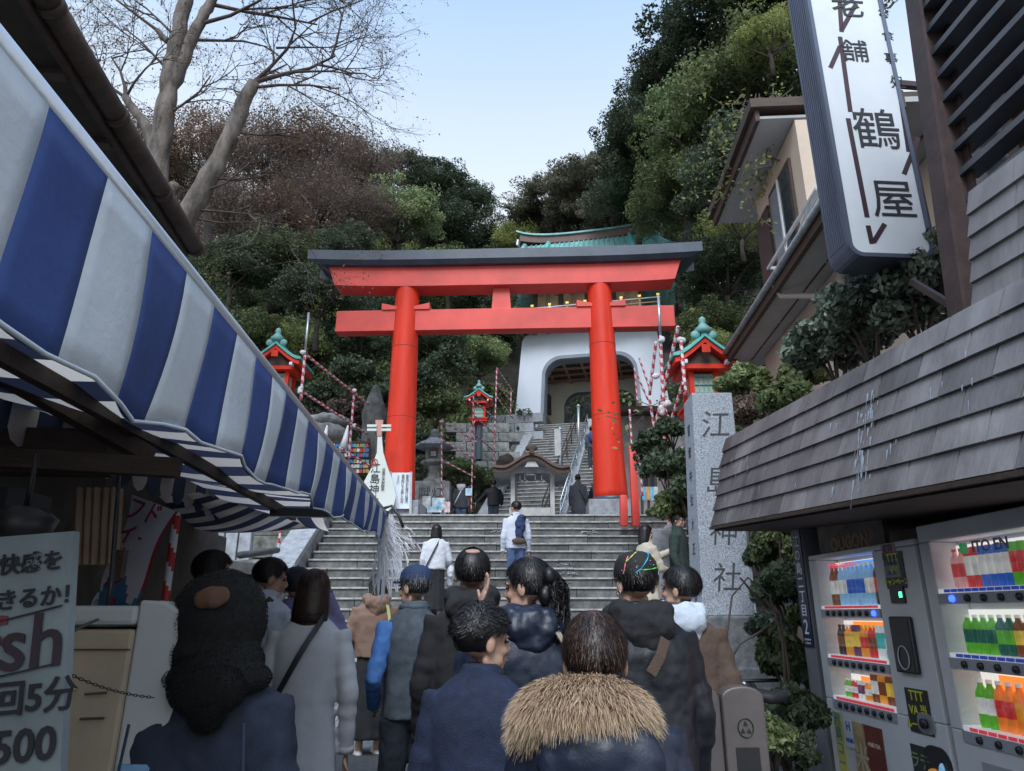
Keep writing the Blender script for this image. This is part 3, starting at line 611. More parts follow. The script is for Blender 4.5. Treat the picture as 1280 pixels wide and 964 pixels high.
for i, (a, b, Y0, Y1, l) in enumerate([((552, 640), (552, 526), 18.4, 18.4, "upright wrapped pole beside the stone lantern"), ((589, 640), (592, 492), 18.8, 18.8, "upright wrapped pole in front of the small red lantern"),
    ((617, 586), (621, 460), 20.4, 20.4, "upright wrapped pole right of the small red lantern"), ((638, 518), (639, 486), 21.5, 21.5, "short upright pole against the white gate wall"),
    ((552, 526), (594, 551), 18.4, 18.9, "top rail from the pole beside the stone lantern"), ((552, 550), (594, 574), 18.4, 18.9, "middle rail from the pole beside the stone lantern"), ((552, 575), (594, 597), 18.4, 18.9, "bottom rail from the pole beside the stone lantern"),
    ((592, 501), (622, 526), 18.8, 20.4, "top rail crossing in front of the small red lantern"), ((592, 519), (621, 545), 18.8, 20.4, "middle rail crossing the post of the small red lantern"), ((591, 541), (620, 566), 18.8, 20.4, "bottom rail crossing the dark foot of the small red lantern"),
    ((621, 461), (641, 489), 20.4, 21.6, "uppermost rail in front of the white gate's left edge"), ((621, 479), (641, 506), 20.4, 21.6, "middle rail in front of the white gate's left edge"), ((621, 497), (641, 523), 20.4, 21.6, "lowest rail in front of the white gate's left edge"),
    ((576, 560), (594, 526), 19.5, 20.5, "thin brace leaning right behind the small red lantern")]):
    pole(a, b, Y0, Y1, .026 if i < 13 else .015, lbl=l)
for i, (a, b, Y0, Y1, rr, l, mt) in enumerate([((837, 665), (823, 372), 13.2, 13.2, .045, "tallest wrapped pole with bare steel top left of the granite pillar", .82),
    ((812, 494), (820, 427), 13.6, 13.2, .04, "dark wrapped pole leaning against the tallest steel topped pole", None), ((815, 552), (848, 408), 13.8, 12.6, .05, "thick wrapped pole leaning right with its open end up", None),
    ((857, 494), (851, 424), 12.4, 12.7, .045, "short red striped pole in front of the grey green roofed lantern", None), ((829, 560), (854, 478), 13.2, 12.3, .045, "thick wrapped pole reaching up to the granite pillar's top", None),
    ((829, 617), (854, 560), 13.2, 12.2, .045, "brown wrapped pole slanting in the shrubs beside the granite pillar", None), ((812, 485), (799, 448), 16.0, 16.0, .03, "thin pole leaning left in front of the white gate", None),
    ((810, 500), (797, 470), 16.2, 16.2, .03, "lower thin pole leaning left in front of the white gate", None), ((797, 505), (793, 460), 16.4, 16.4, .025, "dark upright rod in front of the white gate's right side", None),
    ((790, 560), (787, 512), 15.6, 15.6, .03, "upright chain wrapped pole right of the torii pillar", None), ((803, 620), (799, 560), 15.4, 15.4, .03, "upright wrapped pole beside the taller red post", None),
    ((822, 560), (812, 500), 13.9, 13.9, .035, "short wrapped pole crossing low left of the granite pillar", None), ((845, 545), (826, 500), 12.9, 13.4, .04, "short wrapped pole crossing behind the granite pillar's left edge", None)]):
    pole(a, b, Y0, Y1, rr, lbl=l, metal_top=mt)
KN = ["at the foot of the bare steel top left of the granite pillar", "at the top of the short red striped pole", "halfway up the tallest wrapped pole at right", "on the tallest wrapped pole above the shrubs", "at the very foot of the tallest wrapped pole at right", "just below the bare steel top at the left scaffold", "lower on the tall pole beside the turquoise lantern", "where the upper slanting pole meets the left upright", "where the middle slanting pole meets the left upright", "at the top of the pole beside the stone lantern", "where the top rail meets the red lantern's pole", "beside the lantern eave among the crossing poles", "between two crossing poles against the red lantern", "on the short pole by the mossy wall", "low among the crossing poles behind the shrub"]
for (px, py, Y, s_) in [(827, 425, 13.15, .09), (851, 425, 12.7, .10), (827, 512, 13.15, .11), (826, 560, 13.15, .10), (838, 660, 13.1, .12), (378, 441, 14.55, .08), (375, 488, 14.55, .08), (443, 488, 16.75, .07), (442, 532, 16.75, .07), (552, 527, 18.35, .06), (594, 551, 18.8, .05), (820, 470, 13.2, .1), (834, 505, 13.0, .1), (347, 690, 13.15, .07), (822, 540, 13.3, .1)]:
    p = PY(px, py, Y); b = MB()
    for k in range(5): b.ell(p + V((random.gauss(0, .5), 0, random.gauss(0, .5))) * s_ * .5, (s_ * .6, s_ * .55, s_ * random.uniform(.35, .7)), 8, 6, Matrix.Rotation(random.random() * 3, 3, 'Y'))
    o = b.build("cloth_knot", m_wrapw, None, remesh=.015, smooth=2); tag(o, "white cloth knot " + KN.pop(0), "cloth knot", "white cloth knots on the poles")
# ================================================================ stone lantern, notice board, biwa shaped sign, banners
p = PY(540, 650, 19.0); x, y = p.x, 19.0
sl = empty("stone_lantern", (x, y, PZT), "grey stone lantern on a block left of the wrapped poles", "lantern")
zb = PY(540, 605, 19).z
MB().box((x, y, (PZT + zb) / 2), (.98, .9, zb - PZT)).build("block", m_stone, sl, bevel=.02)
text("inscription", "献灯", .34, (x, y - .455, zb - .35), (1, 0, 0), (0, 0, 1), m_dark, sl)
s_ = (PY(540, 537, 19).z - zb) / 1.72
for nm, fn in (("foot", [(.42, 0), (.42, .06), (.30, .12)]), ("shaft", [(.24, .12), (.17, .22), (.15, .38), (.19, .55)])): MB().poly([(r * s_, z * s_) for r, z in fn], (x, y, zb), 6, 0).build(nm, m_stone, sl)
MB().poly([(.22 * s_, .55 * s_), (.36 * s_, .62 * s_), (.36 * s_, .70 * s_)], (x, y, zb), 6, 0).build("tray", m_stone, sl)
MB().poly([(.25 * s_, .70 * s_), (.25 * s_, 1.08 * s_)], (x, y, zb), 4).build("light_box", m_stone, sl); MB().box((x, y - .256 * s_, zb + .89 * s_), (.26 * s_, .03, .24 * s_)).build("opening", m_dark, sl)
MB().box((x, y - .27 * s_, zb + .89 * s_), (.16 * s_, .03, .15 * s_)).build("window_plate", m_gran2, sl)
MB().poly([(.30 * s_, 1.08 * s_), (.60 * s_, 1.14 * s_), (.58 * s_, 1.20 * s_), (.30 * s_, 1.34 * s_), (.20 * s_, 1.42 * s_)], (x, y, zb), 6, 0).build("roof", m_gran2, sl)
MB().lathe([(.17 * s_, 1.42 * s_), (.2 * s_, 1.47 * s_), (.12 * s_, 1.52 * s_), (.15 * s_, 1.60 * s_), (.12 * s_, 1.68 * s_), (.02, 1.74 * s_)], (x, y, zb), 12).build("jewel", m_stone, sl)
def quadboard(name, px4, Y, mat, parent, th=.03):
    P = [PY(*q, Y) for q in px4]; off = V((0, th, 0)); return MB().hexa([P[3], P[2], P[2] + off, P[3] + off, P[0], P[1], P[1] + off, P[0] + off]).build(name, mat, parent)
nb = empty("notice_board", PY(502, 655, 15.6), "white notice board with vertical black writing at the left torii pillar", "sign")
m_paper = M("white notice paper", (.72, .78, .84), .6, .03, 2, 0)
quadboard("panel", [(489, 591), (515, 591), (513, 636), (488, 636)], 15.45, m_paper, nb)
for px in (488, 514): MB().beam(PY(px, 590, 15.43), PY(px - 1, 650, 15.43), .05, .05).build("leg", m_steel, nb)
for i, (px, t) in enumerate([(508.5, "御\n朱\n印\nめ\nお\n受\nけ\nは\n境\n内"), (503, "授\n与\n所\nに\nて\nお\n申\nし\n込\nみ"), (497.5, "下\nさ\nい")]):
    text("lettering", t, .075, PY(px, 611 if i < 2 else 600, 15.425), (1, 0, 0), (0, 0, 1), m_ink, nb, line=.85)
text("lettering", "江\n島\n神\n社", .05, PY(492.5, 628, 15.425), (1, 0, 0), (0, 0, 1), m_ink, nb, line=.8)
bw_ = empty("lute_sign", PY(474, 655, 15.2), "white lute shaped shrine sign with pink head and red emblem", "sign")
m_bwb = M("cream board", (.62, .66, .62), .6, .05, 2, 0)
oc = [(474, 545), (477, 545), (479, 566), (484, 583), (491, 602), (495, 620), (492, 632), (484, 640), (474, 643), (462, 640), (452, 632), (449, 620), (455, 602), (464, 585), (471, 566), (472, 545)]
P = [PY(a, b_, 15.2) for a, b_ in oc]; o_ = P[0]
MB().prism([((q - o_).x, (q - o_).z) for q in P][::-1], o_, (1, 0, 0), (0, 0, 1), (0, 1, 0), .05).build("lute_board", m_bwb, bw_)
quadboard("pink_head", [(469, 525), (479, 525), (476.5, 546), (471.5, 546)], 15.2, M("faded pink", (.55, .27, .22), .6, .1, 3), bw_)
for yy in (532.5, 537.5):
    for sgn in (-1, 1): MB().beam(PY(474 + sgn * 3, yy, 15.17), PY(474 + sgn * 15, yy, 15.17), .05, .055).build("peg", m_bwb, bw_)
text("lettering", "江\n島\n神\n社", .235, PY(468, 606, 15.19), (1, 0, 0), (0, 0, 1), m_ink, bw_, line=1.0)
text("lettering", "日\n本\n三\n大\n弁\n財\n天", .085, PY(479, 600, 15.19), (1, 0, 0), (0, 0, 1), m_ink, bw_, line=.85)
m_emb = M("red emblem", (.50, .05, .06), .6, .05, 2, 0); ec = PY(468, 578, 15.185)
b = MB(); b.tube([ec + V((.075 * math.cos(t * .3927), 0, .075 * math.sin(t * .3927))) for t in range(17)], .009, 5, cap=False); b.build("emblem_ring", m_emb, bw_)
for a in (90, 210, 330):
    q = ec + V((.032 * math.cos(R(a)), 0, .032 * math.sin(R(a)))); MB().prism([(-.026, -.02), (.026, -.02), (0, .028)], q, (1, 0, 0), (0, 0, 1), (0, -1, 0), .006).build("emblem_scale", m_emb, bw_)
# straw ornament and colourful boards beside the torii
for i in range(2):
    px = (406, 432)[i]; r = MB().tube([PY(px - 3, 560, 17.2), PY(px, 548, 17.2), PY(px + 3, 532, 17.2)], [.10, .07, .02], 7).build("fish_streamer", m_white, None)
    tag(r, ["white cloth streamer left of the colourful boards", "white cloth streamer nearest the left upright wrapped pole"][i], "streamer")
cols_ = [(.5, .06, .06), (.06, .2, .45), (.7, .68, .6), (.1, .35, .32), (.55, .3, .08)]
r = empty("prayer_board_rack", PY(435, 600, 17.8), "rack of small colourful prayer boards left of the torii pillar", "rack")
for z in (553, 572, 590): MB().beam(PY(395, z, 17.9), PY(462, z, 17.9), .06, .06).build("rack_rail", m_dwood, r)
for px in (396, 429, 461): MB().beam(PY(px, 548, 17.95), PY(px, 640, 17.95), .08, .08).build("rack_post", m_dwood, r)
mpl = [M("prayer board %s" % n_, c, .6, .2, 9) for n_, c in zip(("red", "blue", "cream", "teal", "orange"), cols_)]
for row, zz in enumerate((557, 563, 569, 577, 583, 589)):
    for i in range(17): MB().box(PY(398 + i * 3.8 + random.uniform(-.5, .5), zz, 17.8 - .02 * row), (random.uniform(.05, .09), .015, .09), R_=Matrix.Rotation(random.uniform(-.3, .3), 3, 'Y')).build("prayer_board", random.choice(mpl), r)
# standing rocks behind the left pillar
for i, (px, py, rx, rz_, Y, l) in enumerate([(466, 535, .30, 1.25, 18.3, "tall pointed standing rock behind the left torii pillar"), (398, 545, .9, .35, 19, "flat layered rock on the slope left of the prayer boards"), (408, 528, .7, .25, 19.4, "upper layered rock left of the prayer boards"), (632, 580, .28, .26, 19.5, "round brown rock beside the small roofed stand")]):
    tag(MB().ell(PY(px, py, Y), (rx, rx * .7, rz_), 14, 10).build("standing_rock", m_stone if i < 3 else m_dwood, None, disp=[(.25, .3)]), l, "rock")
# small display stands with papers at the platform edge
for i, (px, py, w_, h_, c) in enumerate([(548, 630, .30, .30, (.12, .42, .62)), (543, 637, .36, .14, (.1, .5, .65)), (559, 634, .14, .26, (.65, .2, .14)), (586, 615, .16, .18, (.25, .5, .75)), (533, 628, .2, .3, (.4, .4, .38)), (980, 0, 0, 0, None)]):
    if c is None: continue
    r = empty("display_stand", PY(px, 645, 17.3), ["bright blue poster stand near the stone lantern", "low cyan poster lying before the blue stand", "small red poster beside the blue stand", "pale blue paper held up between two visitors", "grey leaflet stand left of the blue poster"][i], "stand")
    MB().box(PY(px, py, 17.2), (w_, .02, h_)).build("poster", M("poster %d" % i, c, .5, .25, 9, 0, c2=(.7, .75, .78)), r); MB().box(PY(px, py, 17.26) - V((0, 0, .1)), (w_ * .3, .04, h_ + .3)).build("easel", m_dwood, r)
# ================================================================ small roofed stand in front of the upper stairs
Yp = 18.0; pa = empty("roofed_stand", PY(664, 650, Yp), "small roofed timber stand with curved brown gable before the upper stairs", "stand")
for px, dy in ((641, 0), (690, 0), (644, 1.1), (693, 1.1)):
    MB().beam(V((PY(px, 600, Yp).x, Yp + dy, PZT)), V((PY(px, 600, Yp).x, Yp + dy, PY(px, 588, Yp).z)), .11, .11, (0, 1, 0)).build("post", m_pwood, pa)
for dy in (0, 1.1): MB().beam(V((PY(636, 592, Yp).x, Yp + dy, PY(640, 588, Yp).z)), V((PY(696, 592, Yp).x, Yp + dy, PY(640, 588, Yp).z)), .10, .15).build("cross_beam", m_pwood, pa)
xa, xb = PY(617, 585, Yp).x, PY(711, 585, Yp).x; ze = PY(640, 589, Yp - .5).z; xm = (xa + xb) / 2; hw = (xb - xa) / 2
pf = lambda t: .36 * math.cos(min(1, abs(t) / .8) * math.pi) * .5 + .18 + .05 * abs(t) ** 4
for nm, y0, y1, dz, th, mt in (("brown_roof", -.55, 1.65, .05, .07, M("brown copper roof", (.10, .06, .05), .5, .2, 4)), ("bargeboard", -.50, -.44, -.07, .115, m_dwood), ("roof_soffit", -.44, 1.6, -.02, .06, m_pwood)):
    b = MB(); rg = []
    for i in range(21):
        t = -1 + i / 10; xx, zz = xm + t * hw, ze + pf(t) + dz
        rg.append([V((xx, Yp + y0, zz)), V((xx, Yp + y1, zz)), V((xx, Yp + y1, zz + th)), V((xx, Yp + y0, zz + th))])
    b.loft(rg, True, False).build(nm, mt, pa)
MB().beam((xm, Yp - .6, ze + .5), (xm, Yp + 1.7, ze + .5), .12, .12).build("ridge", m_dwood, pa); MB().ell((xm, Yp - .5, ze + .6), (.16, .06, .09), 10, 6).build("ridge_ornament", m_dwood, pa)
MB().prism([(-.18, .0), (.18, 0), (.1, .14), (0, .2), (-.1, .14)], (xm, Yp - .45, ze + .12), (1, 0, 0), (0, 0, 1), (0, 1, 0), .05).build("gable_carving", m_pwood, pa)
MB().box((xm, Yp + .5, PZT + .3), (1.15, .9, .6)).build("counter_box", m_pwood, pa)
for px in (650, 656, 669, 677):
    a = PY(px, 594, Yp - .02); MB().tube([a, a + V((.0, 0, -.12)), a + V((.07, -.01, -.15)), a + V((.03, 0, -.2))], .012, 5).build("paper_streamer", m_white, pa)
# ================================================================ red posts on the stairs
for (x0, x1, yt, yb, Y, l) in [(773, 785, 619, 655, 14.1, "short red post on the top steps right of the torii pillar"), (787, 801, 557, 655, 14.1, "tall leaning red post beside the short red one")]:
    a = PY((x0 + x1) / 2 + 1, yb + 3, Y); c = PY((x0 + x1) / 2 - (4 if yt < 600 else 0), yt, Y); wd = .19
    tag(MB().tube([a, a.lerp(c, .5), a.lerp(c, .985), c], [wd * .55, wd * .55, wd * .52, wd * .3], 4).build("red_post", m_redm, None, bevel=.01), l, "post")
# ================================================================ little building and boards right of the torii
hb = empty("small_building", PY(808, 640, 18.5), "small grey walled building with dark eave behind the wrapped poles", "building")
a, c = PY(786, 520, 18.5), PY(838, 640, 18.5)
MB().box(((a.x + c.x) / 2 + .3, 20.0, (PZT + a.z) / 2), (c.x - a.x + 1.0, 3, a.z - PZT)).build("wall", M("stained grey render", (.27, .26, .25), .9, .35, 2.5, .2, 20), hb)
MB().box(((a.x + c.x) / 2 + .3, 19.9, a.z + .08), (c.x - a.x + 1.5, 3.7, .16)).build("flat_roof", m_dwood, hb)
for i in range(2): MB().box((a.x + .45 + i * .6, 18.49, PZT + 1.4), (.4, .04, .5)).build("window", m_glass, hb)
r = empty("poster_stand", PY(812, 645, 16.6), "stand with blue and orange posters right of the red posts", "stand")
for i, c in enumerate([(.12, .42, .62), (.6, .3, .1), (.2, .5, .7), (.6, .62, .62)]): MB().box(PY(805 + i * 5, 617, 16.5), (.1, .02, .32)).build("poster", M("posterb %d" % i, c, .5, .25, 9, 0), r)
for i in range(3): MB().beam(PY(803 + i * 8, 575, 16.55), PY(803 + i * 8, 650, 16.55), .07, .05).build("post", m_dwood, r)
cb = empty("concrete_block", PY(838, 700, 12.2), "pale concrete block at the right edge of the stairs", "block")
MB().box((PY(829, 680, 12.6).x, 12.6, 2.2), (.55, .6, 1.3)).build("block_body", m_gran2, cb, bevel=.02)
# ================================================================ inscribed granite pillar
Yq = 8.0; pi_ = empty("inscribed_pillar", PY(905, 800, Yq), "tall speckled granite pillar carved with the shrine's name", "pillar")
zt_, zb_ = PY(885, 489, Yq).z, PY(908, 770, Yq).z
xL0, xR0, xL1, xR1 = PY(880, 770, Yq).x, PY(945, 770, Yq).x, PY(867, 488, Yq).x, PY(917, 488, Yq).x
rot = R(-10); cx0, cx1 = (xL0 + xR0) / 2, (xL1 + xR1) / 2; w0, w1 = (xR0 - xL0), (xR1 - xL1)
def sq(cx, w_, z): return [V((cx, Yq + .3, z)) + Matrix.Rotation(rot * -1, 3, 'Z') @ V((a * w_ / 2, b_ * w_ / 2, 0)) for a, b_ in ((-1, -1), (1, -1), (1, 1), (-1, 1))]
rot = R(1.5)
b = MB(); lo, hi = sq(cx0, w0, zb_), sq(cx1, w1, zt_); b.hexa(lo + hi); b.build("shaft", m_granite, pi_, bevel=.012)
fr, fu = (lo[1] - lo[0]).normalized(), ((hi[0] + hi[1]) - (lo[0] + lo[1])).normalized(); fn = fr.cross(fu)
for ch, t, sz in (("江", .835, .36), ("島", .575, .36), ("神", .345, .34), ("社", .15, .33)):
    c = (lo[0].lerp(hi[0], t) + lo[1].lerp(hi[1], t)) / 2 + fn * .001
    text("carved_character", ch, sz, c, fr, fu, m_ink if False else M("carved groove", (.06, .065, .07), .9, .2, 10), pi_, ext=.003, bold=-.001, shear=.15)
lr, lu = (lo[0] - lo[3]).normalized(), ((hi[0] + hi[3]) - (lo[0] + lo[3])).normalized(); ln = lr.cross(lu)
text("carved_line", "官\n幣\n中\n社\n大\n正\n十\n年", .15, (lo[0].lerp(hi[0], .45) + lo[3].lerp(hi[3], .45)) / 2 + ln * .002, lr, lu, M("carved groove", (.07, .075, .08)), pi_, ext=.003, line=1.9)
M_pl = M("plinth granite", (.14, .145, .155), .85, .35, 14, .4, 60)
z1_ = PY(908, 868, Yq - .3).z
MB().box((cx0 + .05, Yq + .35, (zb_ + z1_ + .2) / 2 ), (1.12, 1.1, zb_ - z1_ - .2), rz=-rot).build("plinth_upper", M_pl, pi_, bevel=.02)
MB().box((cx0 + .1, Yq + .40, (z1_ + .2 + .2) / 2 - .05), (1.55, 1.45, z1_ + .2), rz=-rot).build("plinth_lower", M_pl, pi_, bevel=.02)
MB().box((PY(960, 700, 9.3).x, 9.4, 2.0), (.28, .28, 3.0)).build("purple_post", m_brown, None)
tag(bpy.data.objects["purple_post"], "dark brown timber post behind the right of the granite pillar", "post"); bpy.data.objects["purple_post"].name = "timber_post"
# ================================================================ stone fence posts and ledge on the left
sf = empty("stone_fence", PY(270, 720, 11.5), "pale stone fence of upright slabs behind the crowd at left", "fence")
for i in range(7):
    px = 205 + i * 17; MB().box(PY(px, 684, 12.0), (.205, .16, 1.0)).build("fence_slab", m_gran2, sf, bevel=.015)
MB().box(PY(256, 720, 12.0), (2.0, .3, .5)).build("fence_base", m_stone, sf)
sp = empty("dark_stone_post", PY(255, 720, 9.6), "dark square stone post in front of the pale stone fence", "post"); MB().box(PY(254, 705, 9.6), (.42, .42, .75), top=(.95, .95)).build("post_body", m_dark, sp, bevel=.02)
lb = empty("stone_ledge", PY(300, 730, 9.5), "dark stone ledge on short legs beside the men at left", "ledge")
MB().beam(PY(275, 706, 9.7), PY(336, 713, 9.4), .4, .14).build("ledge_top", m_dark, lb)
for px in (285, 303, 322): MB().box(PY(px, 735, 9.5), (.12, .25, .5)).build("ledge_leg", m_dark, lb)
MB().tube([PY(300, 694, 9.8), PY(347, 688, 12.4)], .05, 8).build("ledge_pipe", m_dark, lb)
bl = empty("far_building", PY(215, 660, 12.8), "pale building with a grey window behind the stone fence", "building")
MB().box((-7.2, 13.05, 1.9), (2.3, .6, 3.3)).build("wall", m_plaster, bl); MB().box(PY(236, 660, 12.7), (.5, .06, .9)).build("window", m_grey, bl)
# ================================================================ LEFT: awning, eave, stall
RA = -0.585 / 1.0; RZ = 2.10                       # rail: offset from the street line and height
def AW(d, da=0, z=0): return ST(RA + da, d, RZ + z)
aw = empty("striped_awning", AW(4.85, -1.2, -2.1), "blue and white striped shop awning with metal front rail on the left", "awning")
MB().tube([AW(.25), AW(4.83)], .024, 16).build("front_rail", m_alu, aw)
MB().lathe([(.03, 0), (.03, .03)], AW(4.83) - V((0, 0, .015)), 8).build("rail_end", m_blackp, aw)
SW = 0.158; d0 = 0.321
def drop(d): return .17 + .13 * min(1, max(0, (4.8 - d) / 3.6)) + .012 * math.sin(d * 7) + .008 * math.sin(d * 17)
for k in range(28):                                # valance: each stripe a strip of cloth
    a0 = d0 + SW * k; b = MB(); n = 6; rows = 7; vs = []
    for i in range(n + 1):
        d = a0 + SW * i / n
        for j in range(rows + 1):
            t = j / rows; dr = drop(d) * t
            wv = (.012 * math.sin(d * 9 + t * 2) + .009 * math.sin(d * 21 + 1)) * t + .02 * t * t
            vs.append(AW(d, .020 - wv * 1.0, -.012 - dr))
    b.add(vs, [(i * (rows + 1) + j, i * (rows + 1) + j + 1, (i + 1) * (rows + 1) + j + 1, (i + 1) * (rows + 1) + j) for i in range(n) for j in range(rows)], True)
    o = b.build("valance_stripe", m_wcan if k % 2 == 0 else m_blue, aw); so_ = o.modifiers.new("thick", 'SOLIDIFY'); so_.thickness = .003
for (t0, t1) in ((0, 1),):
    MB().tube([AW(d0 + i * .1, .024 - (.012 * math.sin((d0 + i * .1) * 9 + 2) + .009 * math.sin((d0 + i * .1) * 21 + 1)) - .02, -.012 - drop(d0 + i * .1)) for i in range(46)], .004, 5).build("hem", m_wcan, aw)
# canopy cloth from the rail up to the wall
CW, CR = 1.22, .10
for k in range(29):
    a0 = d0 + SW * k - .02; b = MB(); vs = []
    for i in range(3):
        for j in range(9):
            t = j / 8; d = a0 + SW * i / 2; vs.append(AW(d, -.02 - CW * t, .0 + CR * t - .05 * math.sin(t * 3.14) - (.02 * math.sin(d * 5 + t * 4))))
    b.add(vs, [(i * 9 + j, i * 9 + j + 1, (i + 1) * 9 + j + 1, (i + 1) * 9 + j) for i in range(2) for j in range(8)], True)
    b.build("canopy_stripe", m_utan if k % 2 == 0 else m_ublue, aw)
# folding arms and inner beam under the cloth
MB().beam(AW(.4, -.62, -.02), AW(4.9, -.62, -.02), .035, .05).build("inner_beam", m_dwood, aw)
MB().beam(AW(4.45, -.66, -.05), AW(4.6, -.02, -.04), .05, .05).build("folding_arm", m_blackp, aw); MB().beam(AW(1.6, -1.1, .2), AW(2.6, -.6, -.1), .05, .06).build("folding_arm", m_dwood, aw)
b = MB()
for k in range(26): # old scalloped inner valance
    d = .7 + k * .155; b = MB(); q = [AW(d, -.95, .10), AW(d + .15, -.95, .10)]
    pts = [(0, 0), (.15, 0), (.15, -.10), (.12, -.14), (.075, -.155), (.03, -.14), (0, -.10)]
    b.prism(pts[::-1], AW(d, -1.0, .06), U, (0, 0, 1), UR, .004); b.build("scallop", m_utan if k % 2 else m_ublue, aw)
# second, lower awning further along
a2 = empty("second_awning", AW(5.4, -.6, -2), "lower tan and dark striped awning hanging behind the blue valance", "awning")
for k in range(17):
    vs = []
    for i in range(3):
        for j in range(9):
            t = j / 8; u_ = (k + i / 2) / 17
            p0 = PY(134, 585, 4.4).lerp(PY(402, 628, 5.2), u_); p1 = PY(110, 590, 3.9).lerp(PY(400, 640, 5.0), u_)
            # top edge runs under the first awning, lower edge sags towards the street
            top = AW(3.9 + 1.9 * u_, -.55 - .35 * (1 - u_), -.02); low = PY(150 + 250 * u_, 612 + 60 * math.sin(math.pi * min(1, u_ * .86)) ** .8 * (1 if u_ < .6 else 1) - 10 * u_ , 4.3 + .9 * u_)
            vs.append(top.lerp(low, t) + V((0, 0, -.03 * math.sin(t * 3.14))))
    MB().add(vs, [(i * 9 + j, i * 9 + j + 1, (i + 1) * 9 + j + 1, (i + 1) * 9 + j) for i in range(2) for j in range(8)], True).build("canopy_stripe", m_utan if k % 2 == 0 else m_ublue, a2)
MB().tube([PY(150, 612, 4.35), PY(210, 640, 4.5), PY(280, 658, 4.75), PY(330, 655, 4.9), PY(398, 634, 5.15)], .018, 6).build("edge_hem", m_ublue, a2)
# frayed plastic fringe at the rail's end
fr_ = empty("frayed_streamers", AW(4.86, 0, -.3), "bunch of frayed pale plastic streamers hanging from the awning rail's end", "streamers")
for i in range(150):
    a = AW(4.84, random.uniform(-.03, .06), -.0 - random.random() * .12); L = random.uniform(.15, .50) * (1 if random.random() < .8 else .7); dx = random.gauss(.03, .045); 
    if i > 132: dx = random.uniform(.14, .26); L = random.uniform(.1, .26)
    pts = [a, a + V((dx * .35, 0, -L * .35)), a + V((dx * .8 + random.gauss(0, .01), random.gauss(0, .01), -L * .7)), a + V((dx + random.gauss(0, .015), 0, -L))]
    q = V((random.uniform(.002, .005), 0, random.uniform(0, .001))); vs = []
    for p in pts: vs += [p - q, p + q]
    MB().add(vs, [(0, 1, 3, 2), (2, 3, 5, 4), (4, 5, 7, 6)]).build("streamer", M("frayed plastic", (.55, .58, .63), .4, .15, 8, 0) if i % 6 else M("pinkish plastic", (.45, .40, .42), .5), fr_)
MB().tube([AW(4.8, .0, .03), AW(4.82, .05, .05), AW(4.8, .10, -.01), AW(4.78, .14, -.10)], .010, 6).build("black_cord", m_blackp, fr_)
# roof eave with half round gutter, above the awning
ea = empty("shop_eave", ST(-1.5, 3, 3), "dark brown roof eave and gutter above the striped awning", "eave")
EH = R(-7.6); EU = V((math.sin(EH), math.cos(EH), 0)); e1 = PY(250, 318, 3.9); er = V((EU.y, -EU.x, 0))
def EP(d, a, z): return e1 + EU * d + er * a + V((0, 0, z))
for i in range(6):
    d1 = -.62 * i; MB().tube([EP(d1 - .012, -.035, .045), EP(d1 - .60, -.035, .045)], .052, 12).build("gutter_length", m_dwood, ea)
    MB().tube([EP(d1 - .018, -.035, .045), EP(d1 + .018, -.035, .045)], .058, 12).build("gutter_joint", m_dwood, ea)
MB().hexa([EP(-3.6, -.75, -.02), EP(-3.6, -.08, 0.0), EP(0, -.08, 0.0), EP(0, -.75, -.02), EP(-3.6, -.75, .04), EP(-3.6, -.08, .05), EP(0, -.08, .05), EP(0, -.75, .04)]).build("soffit_board", M("mossy brown board", (.055, .045, .032), .9, .35, 3, .3), ea)
MB().hexa([EP(-3.6, -.10, -.02), EP(-3.6, -.07, -.02), EP(0, -.07, -.02), EP(0, -.10, -.02), EP(-3.6, -.10, .10), EP(-3.6, -.07, .10), EP(0, -.07, .10), EP(0, -.10, .10)]).build("fascia_board", m_dwood, ea)
MB().hexa([EP(-3.6, -2.2, .9), EP(-3.6, -.05, .10), EP(.05, -.05, .10), EP(.05, -2.2, .9), EP(-3.6, -2.2, .95), EP(-3.6, -.05, .14), EP(.05, -.05, .14), EP(.05, -2.2, .95)]).build("roof_slope", m_dwood, ea)
for i in range(8): d = -.2 - i * .45; MB().beam(EP(d, -.75, .0), EP(d, -.1, -.01), .05, .05).build("rafter", m_dwood, ea)
# stall wall and interior
stl = empty("stall", ST(-1.8, 2.4, 0), "dark open market stall under the striped awning on the left", "stall")
m_stall = M("dark stall wall", (.10, .085, .07), .9, .4, 3, .2)  # dark mottled brown for the stall and shop walls
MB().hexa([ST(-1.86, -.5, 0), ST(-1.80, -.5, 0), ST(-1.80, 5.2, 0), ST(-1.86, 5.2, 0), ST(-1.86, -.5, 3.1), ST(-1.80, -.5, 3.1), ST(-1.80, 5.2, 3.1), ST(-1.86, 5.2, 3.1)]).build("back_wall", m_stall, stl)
MB().beam(ST(-1.6, 2.3, 1.93), ST(-.95, 2.3, 1.90), .05, .06).build("cross_beam", m_dwood, stl)
MB().box(ST(-1.5, 2.55, 2.0), (.42, .1, .16), rz=-UH).build("roller_box", m_dwood, stl); MB().box(ST(-1.42, 2.2, 1.75), (.18, .2, .10)).build("lamp_housing", m_blackp, stl)
MB().lathe([(.02, 0), (.07, .03), (.09, .09), (.05, .12)], ST(-1.28, 2.1, 1.62), 12).build("hanging_lamp", m_blackp, stl); MB().tube([ST(-1.28, 2.1, 1.74), ST(-1.28, 2.1, 1.9)], .008, 5).build("lamp_cord", m_blackp, stl)
m_cur = M("brown curtain", (.30, .21, .14), .9, .2, 5)
b = MB(); vs = []
